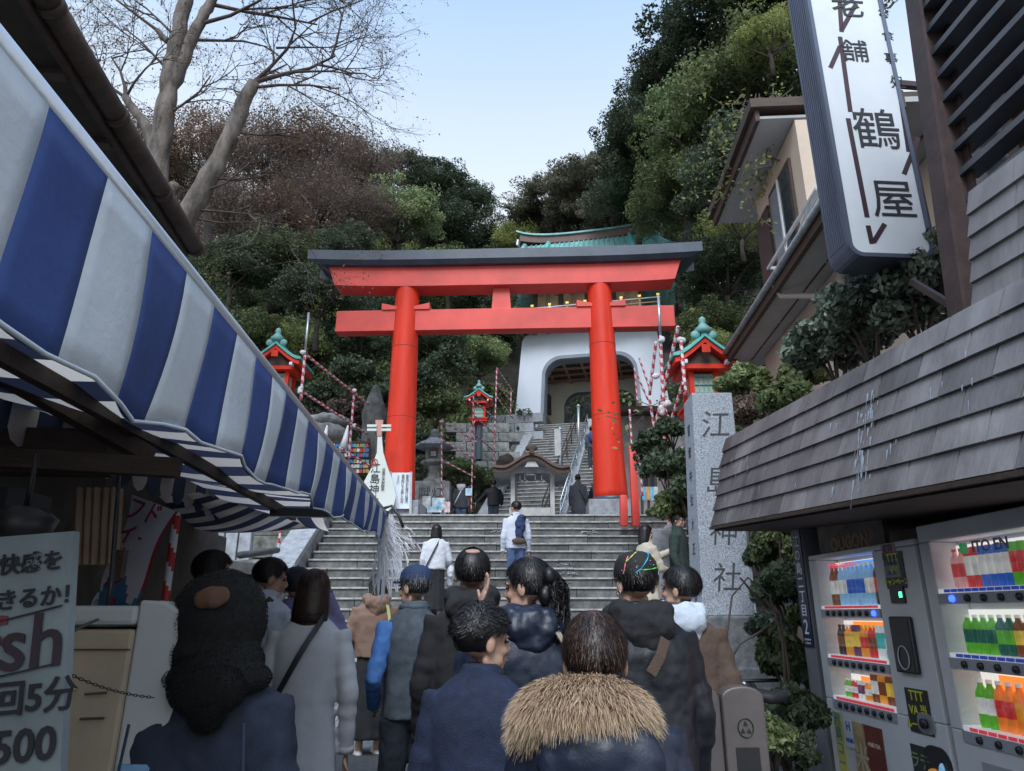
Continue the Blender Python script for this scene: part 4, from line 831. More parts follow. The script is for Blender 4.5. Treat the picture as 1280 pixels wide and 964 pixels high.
for i in range(25):
    u_ = i / 24; x0 = PY(93 + 58 * u_, 610, 2.9 + .2 * u_); x1 = PY(90 + 55 * u_, 706, 2.9 + .2 * u_); off = V((0, .03 * math.sin(i * 1.4), 0)); vs += [x0 + off, x1 + off]
b.add(vs, [(2 * i, 2 * i + 1, 2 * i + 3, 2 * i + 2) for i in range(24)], True); b.build("curtain", m_cur, stl)
tag(MB().tube([PY(149, 585, 2.35), PY(146, 640, 2.33), PY(140, 720, 2.3), PY(133, 775, 2.28)], [.006, .008, .008, .006], 8).build("awning_crank", m_blackp, None), "thin black crank rod hanging in front of the banner", "rod")
tag(MB().box(PY(149, 705, 2.36), (.035, .03, .09)).build("rod_label", m_dwood, None), "small brown block clipped on the hanging crank rod", "block")
# hand painted price board
pb = empty("price_board", PY(20, 960, 1.3), "pale hand painted price board reading ish and 500", "sign")
m_pb = M("grubby pale board", (.19, .225, .24), .75, .25, 3, .15, 40)
quadboard("board", [(-60, 676), (92, 664), (74, 990), (-60, 995)], 1.35, m_pb, pb, .02)
pr = V((1, 0, .10)).normalized(); pu = V((-.05, 0, 1)); yb_ = 1.345
def ptx(t, px, py, sz, m=m_ink, bold=0, **k): return text("lettering", t, sz, PY(px, py, yb_), pr, pu, m, pb, ext=.001, bold=bold, **k)
m_bl = M("dark purple lettering", (.035, .02, .03), .6, .2, 5, 0); m_rl = M("dark red lettering", (.20, .03, .05), .6, .2, 5, 0)
ptx("ワンの快感を", -2, 709, .040, bold=.0008); ptx("ワンできるか！", 8, 752, .040, bold=.0008)
ptx("f", -14, 814, .15, m_rl, .0012); ptx("ish", 30, 806, .135, m_bl, .0015); ptx("１回5分", 20, 876, .062, bold=.0012); ptx("¥500", 14, 936, .075, bold=.0014)
for (x0, y0, x1, y1) in ((-20, 782, 77, 757), (-20, 850, 68, 830)): MB().beam(PY(x0, y0, yb_), PY(x1, y1, yb_), .003, .0035, (0, 1, 0)).build("ruled_line", m_ink, pb)
# capsule toy machine
cm = empty("capsule_machine", ST(-.95, 2.0, 0), "beige capsule toy machine with bulging clear window", "vending machine")
ca, cb_ = PY(84, 800, 1.95), PY(163, 800, 1.95); cw = (cb_ - ca).length; zt2 = PY(120, 797, 1.95).z; m_cmb = M("yellowed beige plastic", (.34, .28, .20), .6, .2, 3, .05); m_cmw = M("off white plastic", (.40, .42, .42), .5, .08, 3, .03)
MB().box(((ca.x + cb_.x) / 2 - .15, 2.14, zt2 / 2 + .02), (cw + .3, .36, zt2)).build("side_body", m_cmb, cm, bevel=.01)
b = MB(); xf = cb_.x; prof = [(0, 0), (.105, 0), (.105, .62), (.085, .9), (.105, 1.0), (.13, 1.12), (.13, zt2 + .0), (.115, zt2 + .045), (.07, zt2 + .07), (0, zt2 + .075)]
MB().prism([(p[0], p[1]) for p in prof][::-1], (xf + .001, 1.965, .02), (1, 0, 0), (0, 0, 1), (0, 1, 0), .34).build("front_body", m_cmw, cm, bevel=.008)
MB().box((xf - cw / 2 - .15, 2.14, zt2 + .055), (cw + .3, .36, .05)).build("lid", m_cmw, cm, bevel=.012)
wdx = xf + .118
MB().ell((wdx - .01, 2.06, zt2 - .12), (.034, .075, .13), 16, 10).build("window", M("clear bulged window", (.25, .30, .38), .06, .3, 12, 0, c2=(.45, .5, .55), spec=.9), cm)
MB().beam((xf - cw - .3, 1.955, zt2 - .03), (xf, 1.955, zt2 - .03), .004, .004).build("seam", m_dwood, cm)
for (x0, y0, x1, y1) in ((106, 868, 133, 866), (100, 899, 130, 898)): MB().beam(PY(x0, y0, 1.948), PY(x1, y1, 1.948), .005, .006).build("scuffed_tape", m_dwood, cm)
qb = [PY(148, 872, 1.945), PY(187, 868, 1.945)]
for i, (c, tx) in enumerate([((.10, .22, .42), "カプセル\n故障の際は\n係員まで")]):
    MB().prism([(0, 0), (.085, .0), (.085, .16), (0, .16)], (xf + .015, 1.955, zt2 - .46), (1, 0, 0), (0, 0, 1), (0, 1, 0), .006).build("blue_label", M("blue notice", (.16, .30, .50), .6, .1, 8, 0), cm)
    text("lettering", tx, .016, (xf + .058, 1.953, zt2 - .37), (1, 0, 0), (0, 0, 1), m_ink, cm)
# chain
ch = empty("chain", PY(120, 860, 1.8), "black chain slung across the beige capsule machine", "chain")
def links(P0, P1, sag, n):
    for i in range(n):
        t = i / n; p = P0.lerp(P1, t) - V((0, 0, sag * 4 * t * (1 - t))); q = P0.lerp(P1, (i + 1) / n) - V((0, 0, sag * 4 * (i + 1) / n * (1 - (i + 1) / n))); d = (q - p); Ld = d.length; d.normalize(); s_ = V((0, 1, 0)) if i % 2 else d.cross(V((0, 1, 0))).normalized(); c = (p + q) / 2
        MB().tube([c + d * (Ld * .72 * math.cos(a * .7854)) + s_ * (Ld * .36 * math.sin(a * .7854)) for a in range(9)], Ld * .13, 5, cap=False).build("chain_link", m_blackp, ch)
links(PY(82, 840, 1.75), PY(192, 872, 1.9), .01, 26)
tag(MB().tube([PY(72, 803, 1.5), PY(95, 787, 1.6), PY(130, 771, 2.1), PY(136, 768, 2.28)], .004, 5).build("cord", m_blackp, None), "thin black cord running from the price board to the crank rod", "cord")
# tilted banner with red outlined letters
bn = empty("banner", PY(170, 780, 3.4), "tilted pale banner with red outlined characters and blue wave foot", "banner")
bt = [PY(165, 618, 3.6), PY(222, 640, 3.45), PY(150, 790, 3.3), PY(118, 768, 3.5)]
vs = []; n = 16; mis = []
for j in range(n + 1):
    for i in range(n + 1):
        u_, v_ = i / n, j / n; p = bt[0].lerp(bt[1], u_).lerp(bt[3].lerp(bt[2], u_), v_); vs.append(p + V((0, .03 * math.sin(v_ * 7 + u_ * 3), 0)))
fs = []
for j in range(n):
    for i in range(n): fs.append((j * (n + 1) + i, (j + 1) * (n + 1) + i, (j + 1) * (n + 1) + i + 1, j * (n + 1) + i + 1)); mis.append(1 if j > 10.5 + 2.2 * math.sin(i * .5 + 2.0) else (2 if i == n - 1 else 0))
MB().add(vs, fs, True, mis).build("cloth", [M("banner cloth", (.62, .62, .68), .8, .1, 3), M("banner blue", (.02, .10, .30), .8, .3, 3, c2=(.12, .28, .5)), M("banner red", (.34, .03, .05), .8, .1, 3)], bn)
bd = (bt[3] - bt[0]).normalized(); br_ = (bt[1] - bt[0]).normalized(); m_br = M("banner red", (.34, .03, .05))
for i, c in enumerate("フィッシュ"): text("lettering", c, .135, bt[0].lerp(bt[3], .12 + i * .185) + br_ * (.085 + i * .004) + V((0, -.035, 0)), br_, -bd, m_br, bn, bold=.001)
for i, c in enumerate("ドー"): text("lettering", c, .12, bt[0].lerp(bt[3], .10 + i * .23) + br_ * .22 + V((0, -.035, 0)), br_, -bd, m_br, bn, bold=.001)
r = empty("striped_pole", PY(205, 780, 3.9), "thick red and white spiral striped pole beside the tilted banner", "pole", "poles wrapped in red and white tape")
A, B = PY(200, 800, 3.9), PY(221, 645, 3.9); n = 26
MB().tube([A.lerp(B, i / n) for i in range(n + 1)], .022, 8, stripe=8).build("spiral_wrap", [m_white, M("bright red", (.6, .04, .04), .5, .05)], r); MB().lathe([(.022, 0), (.01, .02)], B, 8).build("pole_tip", m_white, r)
# stroller-like pack beyond
r = empty("rucksack_pile", PY(180, 775, 4.6), "blue and white bag with black handles behind the capsule machine", "bag")
MB().ell(PY(184, 768, 4.6), (.12, .1, .16), 12, 8).build("bag_body", M("blue bag", (.02, .06, .22), .7), r); MB().ell(PY(184, 756, 4.68), (.14, .1, .15), 12, 8).build("bag_back", m_white, r); MB().tube([PY(174, 770, 4.55), PY(176, 748, 4.6), PY(190, 745, 4.6), PY(196, 770, 4.55)], .018, 6).build("strap", m_blackp, r)
# ================================================================ RIGHT: shop canopy with slates
cn = empty("slate_canopy", ST(2.4, 4, 0), "slate clad canopy fascia over the drinks machines on the right", "canopy")
CA = 2.10
F0, F1 = ST(1.90, 5.40, 2.09), ST(1.86, 1.9, 1.89)          # lower edge, far to near
T0, T1 = ST(2.10, 5.47, 2.815), ST(2.12, 1.9, 2.66)
rows, colsn = 6, 11
fn_ = ((F1 - F0).cross(T0 - F0)).normalized()
if fn_.x > 0: fn_ = -fn_
for r_ in range(rows):
    c = -0.5 * (r_ % 2)
    while c < colsn:
        a0, a1 = max(0, c) / colsn, min(colsn, c + 1) / colsn; c += 1
        if a1 <= a0: continue
        v0, v1 = r_ / rows, min(1, (r_ + 1) / rows + .03); g = .0045 / 3.5
        P = lambda a, v, o: (F0.lerp(F1, a)).lerp(T0.lerp(T1, a), v) + fn_ * o
        k = random.uniform(0, .004); lo_ = .026 + k
        MB().hexa([P(a0 + g, v0, 0), P(a1 - g, v0, 0), P(a1 - g, v0, lo_), P(a0 + g, v0, lo_), P(a0 + g, v1, 0), P(a1 - g, v1, 0), P(a1 - g, v1, .010), P(a0 + g, v1, .010)]).build("slate", m_slate, cn)
inn = UR * .05
MB().hexa([F0 + inn * .2, F0 + inn, F1 + inn, F1 + inn * .2, T0 + inn * .2, T0 + inn, T1 + inn, T1 + inn * .2]).build("backing", m_dwood, cn)
MB().hexa([F0 + V((0, 0, -.03)), F0 + UR * 2.2 + V((0, 0, -.03)), F1 + UR * 2.2 + V((0, 0, -.03)), F1 + V((0, 0, -.03)), F0 + UR * .02, F0 + UR * 2.2, F1 + UR * 2.2, F1 + UR * .02]).build("soffit", m_dwood, cn)
MB().hexa([F0 + UR * .05 + U * .01, F0 + UR * 2.2 + U * .01, F0 + UR * 2.2 + U * .06, F0 + UR * .05 + U * .06, T0 + UR * .05 + U * .01, T0 + UR * 2.2 + U * .01, T0 + UR * 2.2 + U * .06, T0 + UR * .05 + U * .06]).build("far_end_board", m_dwood, cn)
MB().hexa([T0 - V((0, 0, .05)), T0 + UR * 2.2 - V((0, 0, .05)), T1 + UR * 2.2 - V((0, 0, .05)), T1 - V((0, 0, .05)), T0, T0 + UR * 2.2, T1 + UR * 2.2, T1]).build("roof_deck", m_dwood, cn)
MB().beam(F0 + fn_ * .01 - V((0, 0, .012)), F1 + fn_ * .01 - V((0, 0, .012)), .05, .02).build("drip_edge", m_dwood, cn)
# chalky drips running over the slates
b = MB()
for i in range(70):
    a = random.gauss(.62, .012) if i < 45 else random.uniform(.05, .95); v = random.uniform(.05, .75); p = F0.lerp(F1, a).lerp(T0.lerp(T1, a), v) + fn_ * .0285; L = random.uniform(.02, .10) if i < 45 else random.uniform(.01, .06)
    up_ = (T0 - F0).normalized(); sd = (F1 - F0).normalized() * random.uniform(.002, .008)
    b.add([p - sd, p + sd, p + sd * .5 - up_ * L + fn_ * .001, p - sd * .5 - up_ * L + fn_ * .001], [(0, 1, 2, 3)])
o = b.build("chalk_stain", M("chalky streak", (.30, .36, .42), .8, .2, 20), cn); o["kind"] = "stuff"
# upper slope of slates rising at the near end
uc = empty("upper_slates", ST(2.3, 2.6, 2.7), "upper dark slate slope rising behind the rusty post on the right", "roof")
H0, H1, H2, H3 = ST(2.16, 2.62, 2.70), ST(2.16, 1.2, 2.62), ST(2.22, 1.2, 3.16), ST(2.22, 2.58, 3.24)
for r_ in range(5):
    for c in range(5):
        a0, a1, v0, v1 = (c + .004) / 5, (c + .996) / 5, r_ / 5, (r_ + 1.1) / 5; P = lambda a, v, o: H0.lerp(H1, a).lerp(H3.lerp(H2, a), v) + fn_ * o
        MB().hexa([P(a0, v0, 0), P(a1, v0, 0), P(a1, v0, .024), P(a0, v0, .024), P(a0, v1, 0), P(a1, v1, 0), P(a1, v1, .008), P(a0, v1, .008)]).build("slate", m_slate, uc)
# louvred house wall
lv = empty("louvred_building", ST(2.7, 3, 2.8), "building with dark horizontal louvres over pale wall at upper right", "building")
LE = 3.0; zl = PP(1238, 268, ST(2.5, 0, 0), UR).z
MB().hexa([ST(2.76, 1.0, 2.7), ST(6, 1.0, 2.7), ST(6, LE + .16, 2.7), ST(2.70, LE + .16, 2.7), ST(2.76, 1.0, 6), ST(6, 1.0, 6), ST(6, LE + .16, 6), ST(2.70, LE + .16, 6)]).build("wall", M("pale pinkish wall", (.38, .33, .32), .85, .2, 2), lv)
for i in range(7): d = LE - .10 - i * .22; MB().hexa([ST(2.66, d - .05, 2.8), ST(2.755, d - .05, 2.8), ST(2.755, d + .05, 2.8), ST(2.66, d + .05, 2.8), ST(2.66, d - .05, 6), ST(2.755, d - .05, 6), ST(2.755, d + .05, 6), ST(2.66, d + .05, 6)]).build("upright", m_wood if i % 2 else m_white, lv)
for i in range(16):
    z = zl + i * .155; b = MB(); b.hexa([ST(2.50, 1.0, z), ST(2.65, 1.0, z + .03), ST(2.65, LE, z + .03), ST(2.50, LE, z), ST(2.50, 1.0, z + .035), ST(2.65, 1.0, z + .06), ST(2.65, LE, z + .06), ST(2.50, LE, z + .035)]); b.build("louvre", M("grey painted louvre", (.10, .11, .13), .55, .2, 4, .1), lv)
pp = empty("drain_pipe", ST(2.5, 3.4, 2.8), "pale plastic drain pipe elbow beside the louvres", "pipe")
A = [PY(1208, 236, 3.5), PY(1213, 290, 3.45), PY(1219, 312, 3.42), PY(1217, 330, 3.38), PY(1206, 342, 3.36)]
MB().tube([PY(1203, 150, 3.55), A[0]], .045, 12).build("downpipe", M("cream plastic pipe", (.42, .38, .34), .5, .15, 3), pp); MB().tube(A, [.05, .05, .052, .056, .056], 14).build("elbow", M("cream plastic pipe", (.42, .38, .34)), pp); MB().tube([A[1], A[1] - V((0, 0, .03))], .057, 14).build("collar", M("cream plastic pipe", (.42, .38, .34)), pp)
# rusty post carrying the sign
rp_ = empty("sign_post", PY(1200, 400, 3.1), "rusty dark brown steel post carrying the lit shop sign", "post")
a, c = PY(1203, 398, 3.1), PY(1148, -60, 3.1)
MB().beam(V((a.x, 3.1, a.z - .7)), V((c.x, 3.1, c.z)), .025, .15, (1, 0, 0)).build("web", m_brown, rp_)
for s in (-1, 1): MB().beam(V((a.x + s * .07, 3.1, a.z - .7)), V((c.x + s * .07, 3.1, c.z)), .12, .018, (1, 0, 0)).build("flange", m_brown, rp_)
MB().beam(PY(1140, 352, 4.4), PY(1195, 385, 4.05), .04, .04).build("stay", m_brown, rp_)
# the sign box: front face towards the street's foot, ribbed metal sides
sg = empty("shop_sign", PY(1120, 330, 4.6), "long white illuminated shop sign with black Japanese characters", "sign")
Ys = 4.55; bl_, br2 = PY(1062, 330, Ys), PY(1172, 330, Ys); sw = br2.x - bl_.x; zb2 = PY(1110, 322, Ys).z; sh = 3.1; sx = (bl_.x + br2.x) / 2
def rrect(w_, h_, r_, n=5, top=False):
    p = []
    for (cx, cy, a0) in ((w_ / 2 - r_, -h_ / 2 + r_, -90), (w_ / 2 - r_, h_ / 2 - r_, 0), (-w_ / 2 + r_, h_ / 2 - r_, 90), (-w_ / 2 + r_, -h_ / 2 + r_, 180)):
        for i in range(n + 1): a = R(a0 + 90 * i / n); p.append((cx + r_ * math.cos(a), cy + r_ * math.sin(a)))
    return p
so3 = V((sx, Ys, zb2 + sh / 2)); SR = Matrix.Rotation(R(4), 3, 'Z') @ V((1, 0, 0)); SN = V((SR.y, -SR.x, 0)); ZZ = V((0, 0, 1))
m_case = M("grey blue sign casing", (.10, .12, .17), .42, .25, 3, .1, metal=.3, stretch=(1, 1, .2)); m_sf = M("sign face acrylic", (.66, .70, .74), .4, .08, 1.5, .02)
MB().prism(rrect(sw, sh, .10), so3, SR, ZZ, -SN, .28).build("casing", m_case, sg)
b = MB(); O = rrect(sw + .012, sh + .012, .105); I = rrect(sw - .05, sh - .05, .08); n = len(O)
vs = [so3 + SR * p[0] + ZZ * p[1] + SN * .018 for p in O] + [so3 + SR * p[0] + ZZ * p[1] + SN * .018 for p in I] + [so3 + SR * p[0] + ZZ * p[1] - SN * .02 for p in O] + [so3 + SR * p[0] + ZZ * p[1] + SN * .001 for p in I]
fs = []
for i in range(n): j = (i + 1) % n; fs += [(i, j, n + j, n + i), (2 * n + i, 2 * n + j, j, i), (n + i, n + j, 3 * n + j, 3 * n + i)]
b.add(vs, fs); b.build("rim", m_case, sg)
MB().prism(rrect(sw - .051, sh - .051, .08), so3 + SN * .0035, SR, ZZ, SN, .004).build("face", m_sf, sg)
for i in range(9): MB().beam(so3 - SR * (sw / 2 + .004) - SN * (.03 + i * .027) - ZZ * (sh / 2 - .12), so3 - SR * (sw / 2 + .004) - SN * (.03 + i * .027) + ZZ * sh / 2, .010, .010).build("side_rib", m_case, sg)
m_stripe = M("dark maroon sign stripe", (.035, .010, .018), .5, .2, 4, 0)
def SP(px, py): return PP(px, py, so3 + SN * .008, SN)
def sbar(p, q, w_=.038): MB().beam(SP(*p), SP(*q), w_, .003, SN).build("stripe", m_stripe, sg)
for p, q in [((1049, -6), (1052, 40)), ((1050, 46), (1063, 140)), ((1060, 148), (1084, 272)), ((1085, 282), (1090, 305)), ((1052, 38), (1070, 5)), ((1100, 0), (1105, 12)), ((1124, 112), (1136, 190)), ((1148, 172), (1130, 218)), ((1142, 190), (1166, 305)), ((1092, 303), (1106, 280)), ((1038, 85), (1050, 58))]: sbar(p, q)
m_sc = M("sign lettering", (.012, .014, .018), .5, .1, 5, 0)
for c, px, py, s_ in (("老", 1060, 8, .30), ("舗", 1069, 66, .235), ("鶴", 1096, 165, .40), ("屋", 1117, 252, .36), ("お", 1104, 17, .10), ("食", 1110, 46, .11), ("事", 1114, 74, .12), ("処", 1122, 104, .13)):
    text("lettering", c, s_, SP(px, py) + SN * .003, SR, ZZ, m_sc, sg, bold=.0)
MB().beam(so3 + SR * .1 - SN * .17 + ZZ * .2, so3 + SR * .75 - SN * .2 + ZZ * .2, .05, .05).build("fixing_arm", m_brown, sg)
# ================================================================ beige house with balcony, behind the sign
HH = R(3.6); HU = V((math.sin(HH), math.cos(HH), 0)); HR_ = V((HU.y, -HU.x, 0)); h0 = PY(905, 457, 13.0); h0.z = 0
def HP(a, d, z): return h0 + HR_ * a + HU * d + V((0, 0, z))
hs = empty("beige_house", HP(1, -2, 0), "beige two storey house with wide eaves and small balcony", "house")
def hbx(nm, a0, a1, d0, d1, z0, z1, m, par=None, bev=0): return MB().hexa([HP(a0, d0, z0), HP(a1, d0, z0), HP(a1, d1, z0), HP(a0, d1, z0), HP(a0, d0, z1), HP(a1, d0, z1), HP(a1, d1, z1), HP(a0, d1, z1)]).build(nm, m, par or hs, bevel=bev)
zE = PY(905, 457, 13.0).z; zE2 = PY(910, 286, 13.2).z
hbx("lower_wall", .66, 6, -7.5, -.45, 0.3, zE - .02, m_beige); hbx("lower_soffit", 0.05, 6, -7.5, -.0, zE, zE + .06, m_soffit); hbx("lower_fascia", -.02, .05, -7.5, .02, zE - .06, zE + .14, m_dwood)
for i in range(7): hbx("soffit_batten", .45, .47, -7.4 + i * 1.06, -6.4 + i * 1.06, zE - .015, zE, m_dwood)
MB().tube([HP(-.06, -7.4, zE + .12), HP(-.06, .02, zE + .12)], .05, 8).build("lower_gutter", m_gran2, hs)
hbx("balcony_slab", .2, .8, -4.8, -2.3, zE + .08, zE + .22, m_soffit)
hbx("upper_wall", .72, 6, -3.3, -.9, zE + .2, zE2 - .05, m_beige); hbx("corner_boards", .67, .72, -1.6, -.88, zE + .2, zE2 - .6, m_brown)
hbx("upper_soffit", .15, 6, -3.3, .0, zE2, zE2 + .05, m_soffit); hbx("upper_fascia", .08, .15, -3.32, .02, zE2 - .05, zE2 + .16, m_dwood)
hbx("roof", .0, 6.2, -3.4, .15, zE2 + .17, zE2 + .34, m_dwood)
for i, (d0_, d1_) in enumerate([(-2.9, -1.75)]):
    wn_ = hbx("window", .67, .718, d0_, d1_, zE + .55, zE2 - .5, m_dwood); hbx("pane", .66, .669, d0_ + .08, (d0_ + d1_) / 2 - .03, zE + .65, zE2 - .6, m_glass, wn_); hbx("pane", .66, .669, (d0_ + d1_) / 2 + .03, d1_ - .08, zE + .65, zE2 - .6, M("curtained glass", (.22, .25, .27), .2, .1, 3, 0), wn_); hbx("frame", .64, .659, (d0_ + d1_) / 2 - .03, (d0_ + d1_) / 2 + .03, zE + .6, zE2 - .55, m_white, wn_)
for i in range(14): MB().beam(HP(.28, -4.7 + i * .17, zE + .22), HP(.28, -6.7 + i * .17, zE + .85), .03, .03).build("baluster", m_pwood, hs)
for z in (.28, .87): MB().beam(HP(.28, -4.75, zE + z), HP(.28, -2.4, zE + z), .04, .05).build("balcony_rail", m_pwood, hs)
MB().beam(HP(.28, -2.42, zE + .87), HP(.7, -2.42, zE + .87), .04, .05).build("balcony_rail", m_pwood, hs)
m_pipe = M("cream plastic pipe", (.42, .38, .34))
MB().tube([HP(.0, -3.4, zE + .1), HP(.08, -3.4, zE - .1), HP(.58, -3.9, zE - .35), HP(.60, -4.0, zE - .5), HP(.60, -4.0, .5)], .045, 8).build("downpipe", m_pipe, hs)
MB().tube([HP(.58, -4.4, zE - .25), HP(.59, -4.3, zE - .6), HP(.61, -4.1, zE - .9)], [.08, .07, .05], 8).build("downpipe", m_pipe, hs)
MB().ell(HP(.64, -2.9, zE - 1.55), (.05, .11, .11), 12, 8).build("alarm_bell", M("red alarm bell", (.45, .05, .06), .4), hs)
w2 = hbx("window", .61, .655, -5.6, -4.3, zE - 1.5, zE - .25, m_dwood); hbx("pane", .59, .609, -5.5, -4.4, zE - 1.4, zE - .35, m_glass, w2); hbx("window", .61, .655, -1.5, -.8, zE - 2.9, zE - 2.35, m_white)
# ================================================================ drinks machines
def face(i): return ["far", "near"][i]
VX = 2.42
def VPT(d, z, o=0): return ST(VX - o, d, gz(d) * 0 + z)
mg = M("pale grey machine casing", (.55, .56, .58), .5, .08, 3, .05)
ml = M("lit white panel", (.95, .93, .90), .5, .02, 1, 0, emit=.17); mo = M("lit orange panel", (.95, .26, .04), .5, .1, 2, 0, emit=.26); mbp = M("lit blue panel", (.10, .34, .80), .5, .15, 6, 0, emit=.22); mshelf = M("shelf edge", (.62, .64, .68), .4, .03, 3, 0, emit=.10)
mbtn = M("black button", (.02, .02, .025), .3, .1, 5, 0); mbb = M("blue lit button", (.03, .08, .9), .3, .1, 5, 0, emit=1.1); mbo = M("orange lit button", (.9, .15, .03), .3, .1, 5, 0, emit=1.0); mtag_b = M("blue price tag", (.02, .06, .38), .4, .1, 5, 0, emit=.1); mtag_r = M("red price tag", (.55, .04, .06), .4, .1, 5, 0, emit=.15)
CL = {"green": (.10, .42, .02), "dkgreen": (.01, .12, .08), "red": (.60, .03, .03), "brown": (.20, .06, .02), "amber": (.75, .30, .03), "yellow": (.75, .55, .08), "white": (.72, .72, .70), "blue": (.02, .12, .55), "lblue": (.25, .5, .75), "black": (.03, .02, .02), "pink": (.7, .35, .35), "orange": (.85, .22, .03), "purple": (.15, .05, .12), "teal": (.05, .45, .42)}
CM = {k: M("drink " + k, v, .35, .25, 14, 0, emit=.07, coat=.3) for k, v in CL.items()}  # display light on the drinks is put in as a faint glow
def bottle_mesh(h, r, body, label, cap, can=False):
    b = MB()
    if can: pr_ = [(r * .8, 0), (r, .02 * h), (r, .3 * h), (r, .78 * h), (r, .95 * h), (r * .8, h)]; ms = [0, 0, 1, 0, 0]
    else: pr_ = [(r * .9, 0), (r, .04 * h), (r, .28 * h), (r, .62 * h), (r * .95, .72 * h), (r * .42, .87 * h), (r * .42, .92 * h), (r * .46, .925 * h), (r * .46, h)]; ms = [0, 0, 1, 0, 0, 0, 2, 2]
    k = 10; rings = [[V((q * math.cos(6.2832 * j / k), q * math.sin(6.2832 * j / k), z)) for j in range(k)] for q, z in pr_]
    o = b.loft(rings, True, True); b.m = [m for m in ms for _ in range(k)] + [0, ms[-1]]
    return b.mesh("bottle", [CM[body], CM[label], CM[cap]])
BM = {}
def bm(*a):
    if a not in BM: BM[a] = bottle_mesh(*a)
    return BM[a]
def mbox(nm, d0, d1, z0, z1, o0, o1, m, par, bev=0):
    return MB().hexa([VPT(d1, z0, o1), VPT(d1, z0, o0), VPT(d0, z0, o0), VPT(d0, z0, o1), VPT(d1, z1, o1), VPT(d1, z1, o0), VPT(d0, z1, o0), VPT(d0, z1, o1)]).build(nm, m, par, bevel=bev)
FR = -U; FUz = V((0, 0, 1)); FN = -UR         # a viewer facing the machines sees far on the left
def vtx(t, d, z, s, m, par, o=.004, **k): return text("lettering", t, s, VPT(d, z, o), FR, FUz, m, par, ext=.001, **k)
def lamp(d, z, en, colr, wid):
    l = bpy.data.lights.new("display_light", 'AREA'); l.shape = 'RECTANGLE'; l.size = wid; l.size_y = .05; l.energy = en; l.color = colr
    o = bpy.data.objects.new("display_light", l); COL.objects.link(o); o.location = VPT(d, z, -.05); o.rotation_euler = (R(180 - 160), 0, 0); o.rotation_euler = (V((0, 0, 1)) * 1.0).to_track_quat('Z', 'Y').to_euler(); return o
def machine(dn, df, ztop, label, panels, dL, dR, zr):
    """dn/df near and far depth; panels: list of rows (z0,z1,backmat,items,tagmat)"""
    r = empty("drinks_machine", VPT((dn + df) / 2, 0, -.3), label, "vending machine", "drinks vending machines"); gl, gr = df - .06 - dL, dn + dR
    mbox("cabinet", dn, df, .02, ztop, -.75, -.16, mg, r); zlo = zr[0][0] - .02; zhi = zr[-1][1] + .02
    mbox("door_bottom", dn, df, .02, zlo, -.159, 0, mg, r, .008); mbox("door_top", dn, df, zhi + .002, ztop, -.159, 0, mg, r, .008)
    mbox("door_side", gl, df, zlo + .002, zhi, -.159, 0, mg, r, .006); mbox("door_side", dn, gr, zlo + .002, zhi, -.159, 0, mg, r, .006)
    for i, (z0, z1, bm_, items, tg, btns) in enumerate(zr):
        mbox("back_panel", gr, gl, z0, z1, -.155, -.145, ml, r)
        if bm_: mbox("colour_panel", gr + .02, gl - .13, z0 + .02 if bm_[1] else z0 + .02, z1 - .005, -.144, -.140, bm_[0], r)
        mbox("shelf", gr, gl, z0 - .018, z0 + .004, -.14, -.004, mshelf, r)
        mbox("button_strip", gr - .0, gl, z0 - .070, z0 - .019, -.03, .006, m_gran2 if False else M("button strip", (.30, .32, .36), .4, .05), r)
        items = [it for it in items for _ in range(2)][: int(len(items) * 2)]; n = len(items); wdt = (gl - .05) - (gr + .02)
        for q, it in enumerate(items):
            d = gl - .05 - wdt * (q + .5) / n; ps = VPT(d, z0 + .005, -.075)
            o = obj("bottle", bm(*it), r); o.location = ps; o.rotation_euler = (0, 0, random.random() * 6); ks = min(1.22, (z1 - z0 - .03) / it[0]) if not (len(it) > 5 and it[0] < .14) else 1.15; kr = min(1.1, wdt / n / (it[1] * 2) * .97); o.scale = (kr, kr, ks)
            mbox("price_tag", d - wdt / n * .38, d + wdt / n * .38, z0 - .014, z0 + .001, -.003, .004, tg, r)
        for q in range(btns):
            d = gl - .06 - (gl - .06 - gr - .02) * (q + .5) / btns; c = VPT(d, z0 - .045, .006); mt = mbtn
            if i == 2 and q in (0, 5) and btns > 8: mt = mbb
            if i == 1 and q == 5 and btns > 8: mt = mbb
            if i == 2 and q == 7 and btns == 8: mt = mbb
            if i == 0 and q == 3 and btns > 8: mt = mbo
            MB().tube([c, c + FN * .012], [.018, .016], 10).build("button", mt, r)
    g = mbox("glass", gr, gl, zlo + .065, zhi, -.004, -.001, MATS.get("display glass") or mk_glass(), r)
    return r, gl, gr
def mk_glass():
    m = bpy.data.materials.new("display glass"); m.use_nodes = True; n, l = m.node_tree.nodes, m.node_tree.links; n.remove(n["Principled BSDF"])
    t = n.new("ShaderNodeBsdfTransparent"); g = n.new("ShaderNodeBsdfGlossy"); g.inputs["Roughness"].default_value = .03; x = n.new("ShaderNodeMixShader"); x.inputs[0].default_value = .05
    l.new(t.outputs[0], x.inputs[1]); l.new(g.outputs[0], x.inputs[2]); l.new(x.outputs[0], n["Material Output"].inputs[0]); MATS["display glass"] = m; return m
b5 = lambda body, lab, cap="white", h=.215, r=.033: (h, r, body, lab, cap)
can = lambda body, lab, h=.135, r=.031: (h, r, body, lab, "white", True)
z = lambda px, py: None
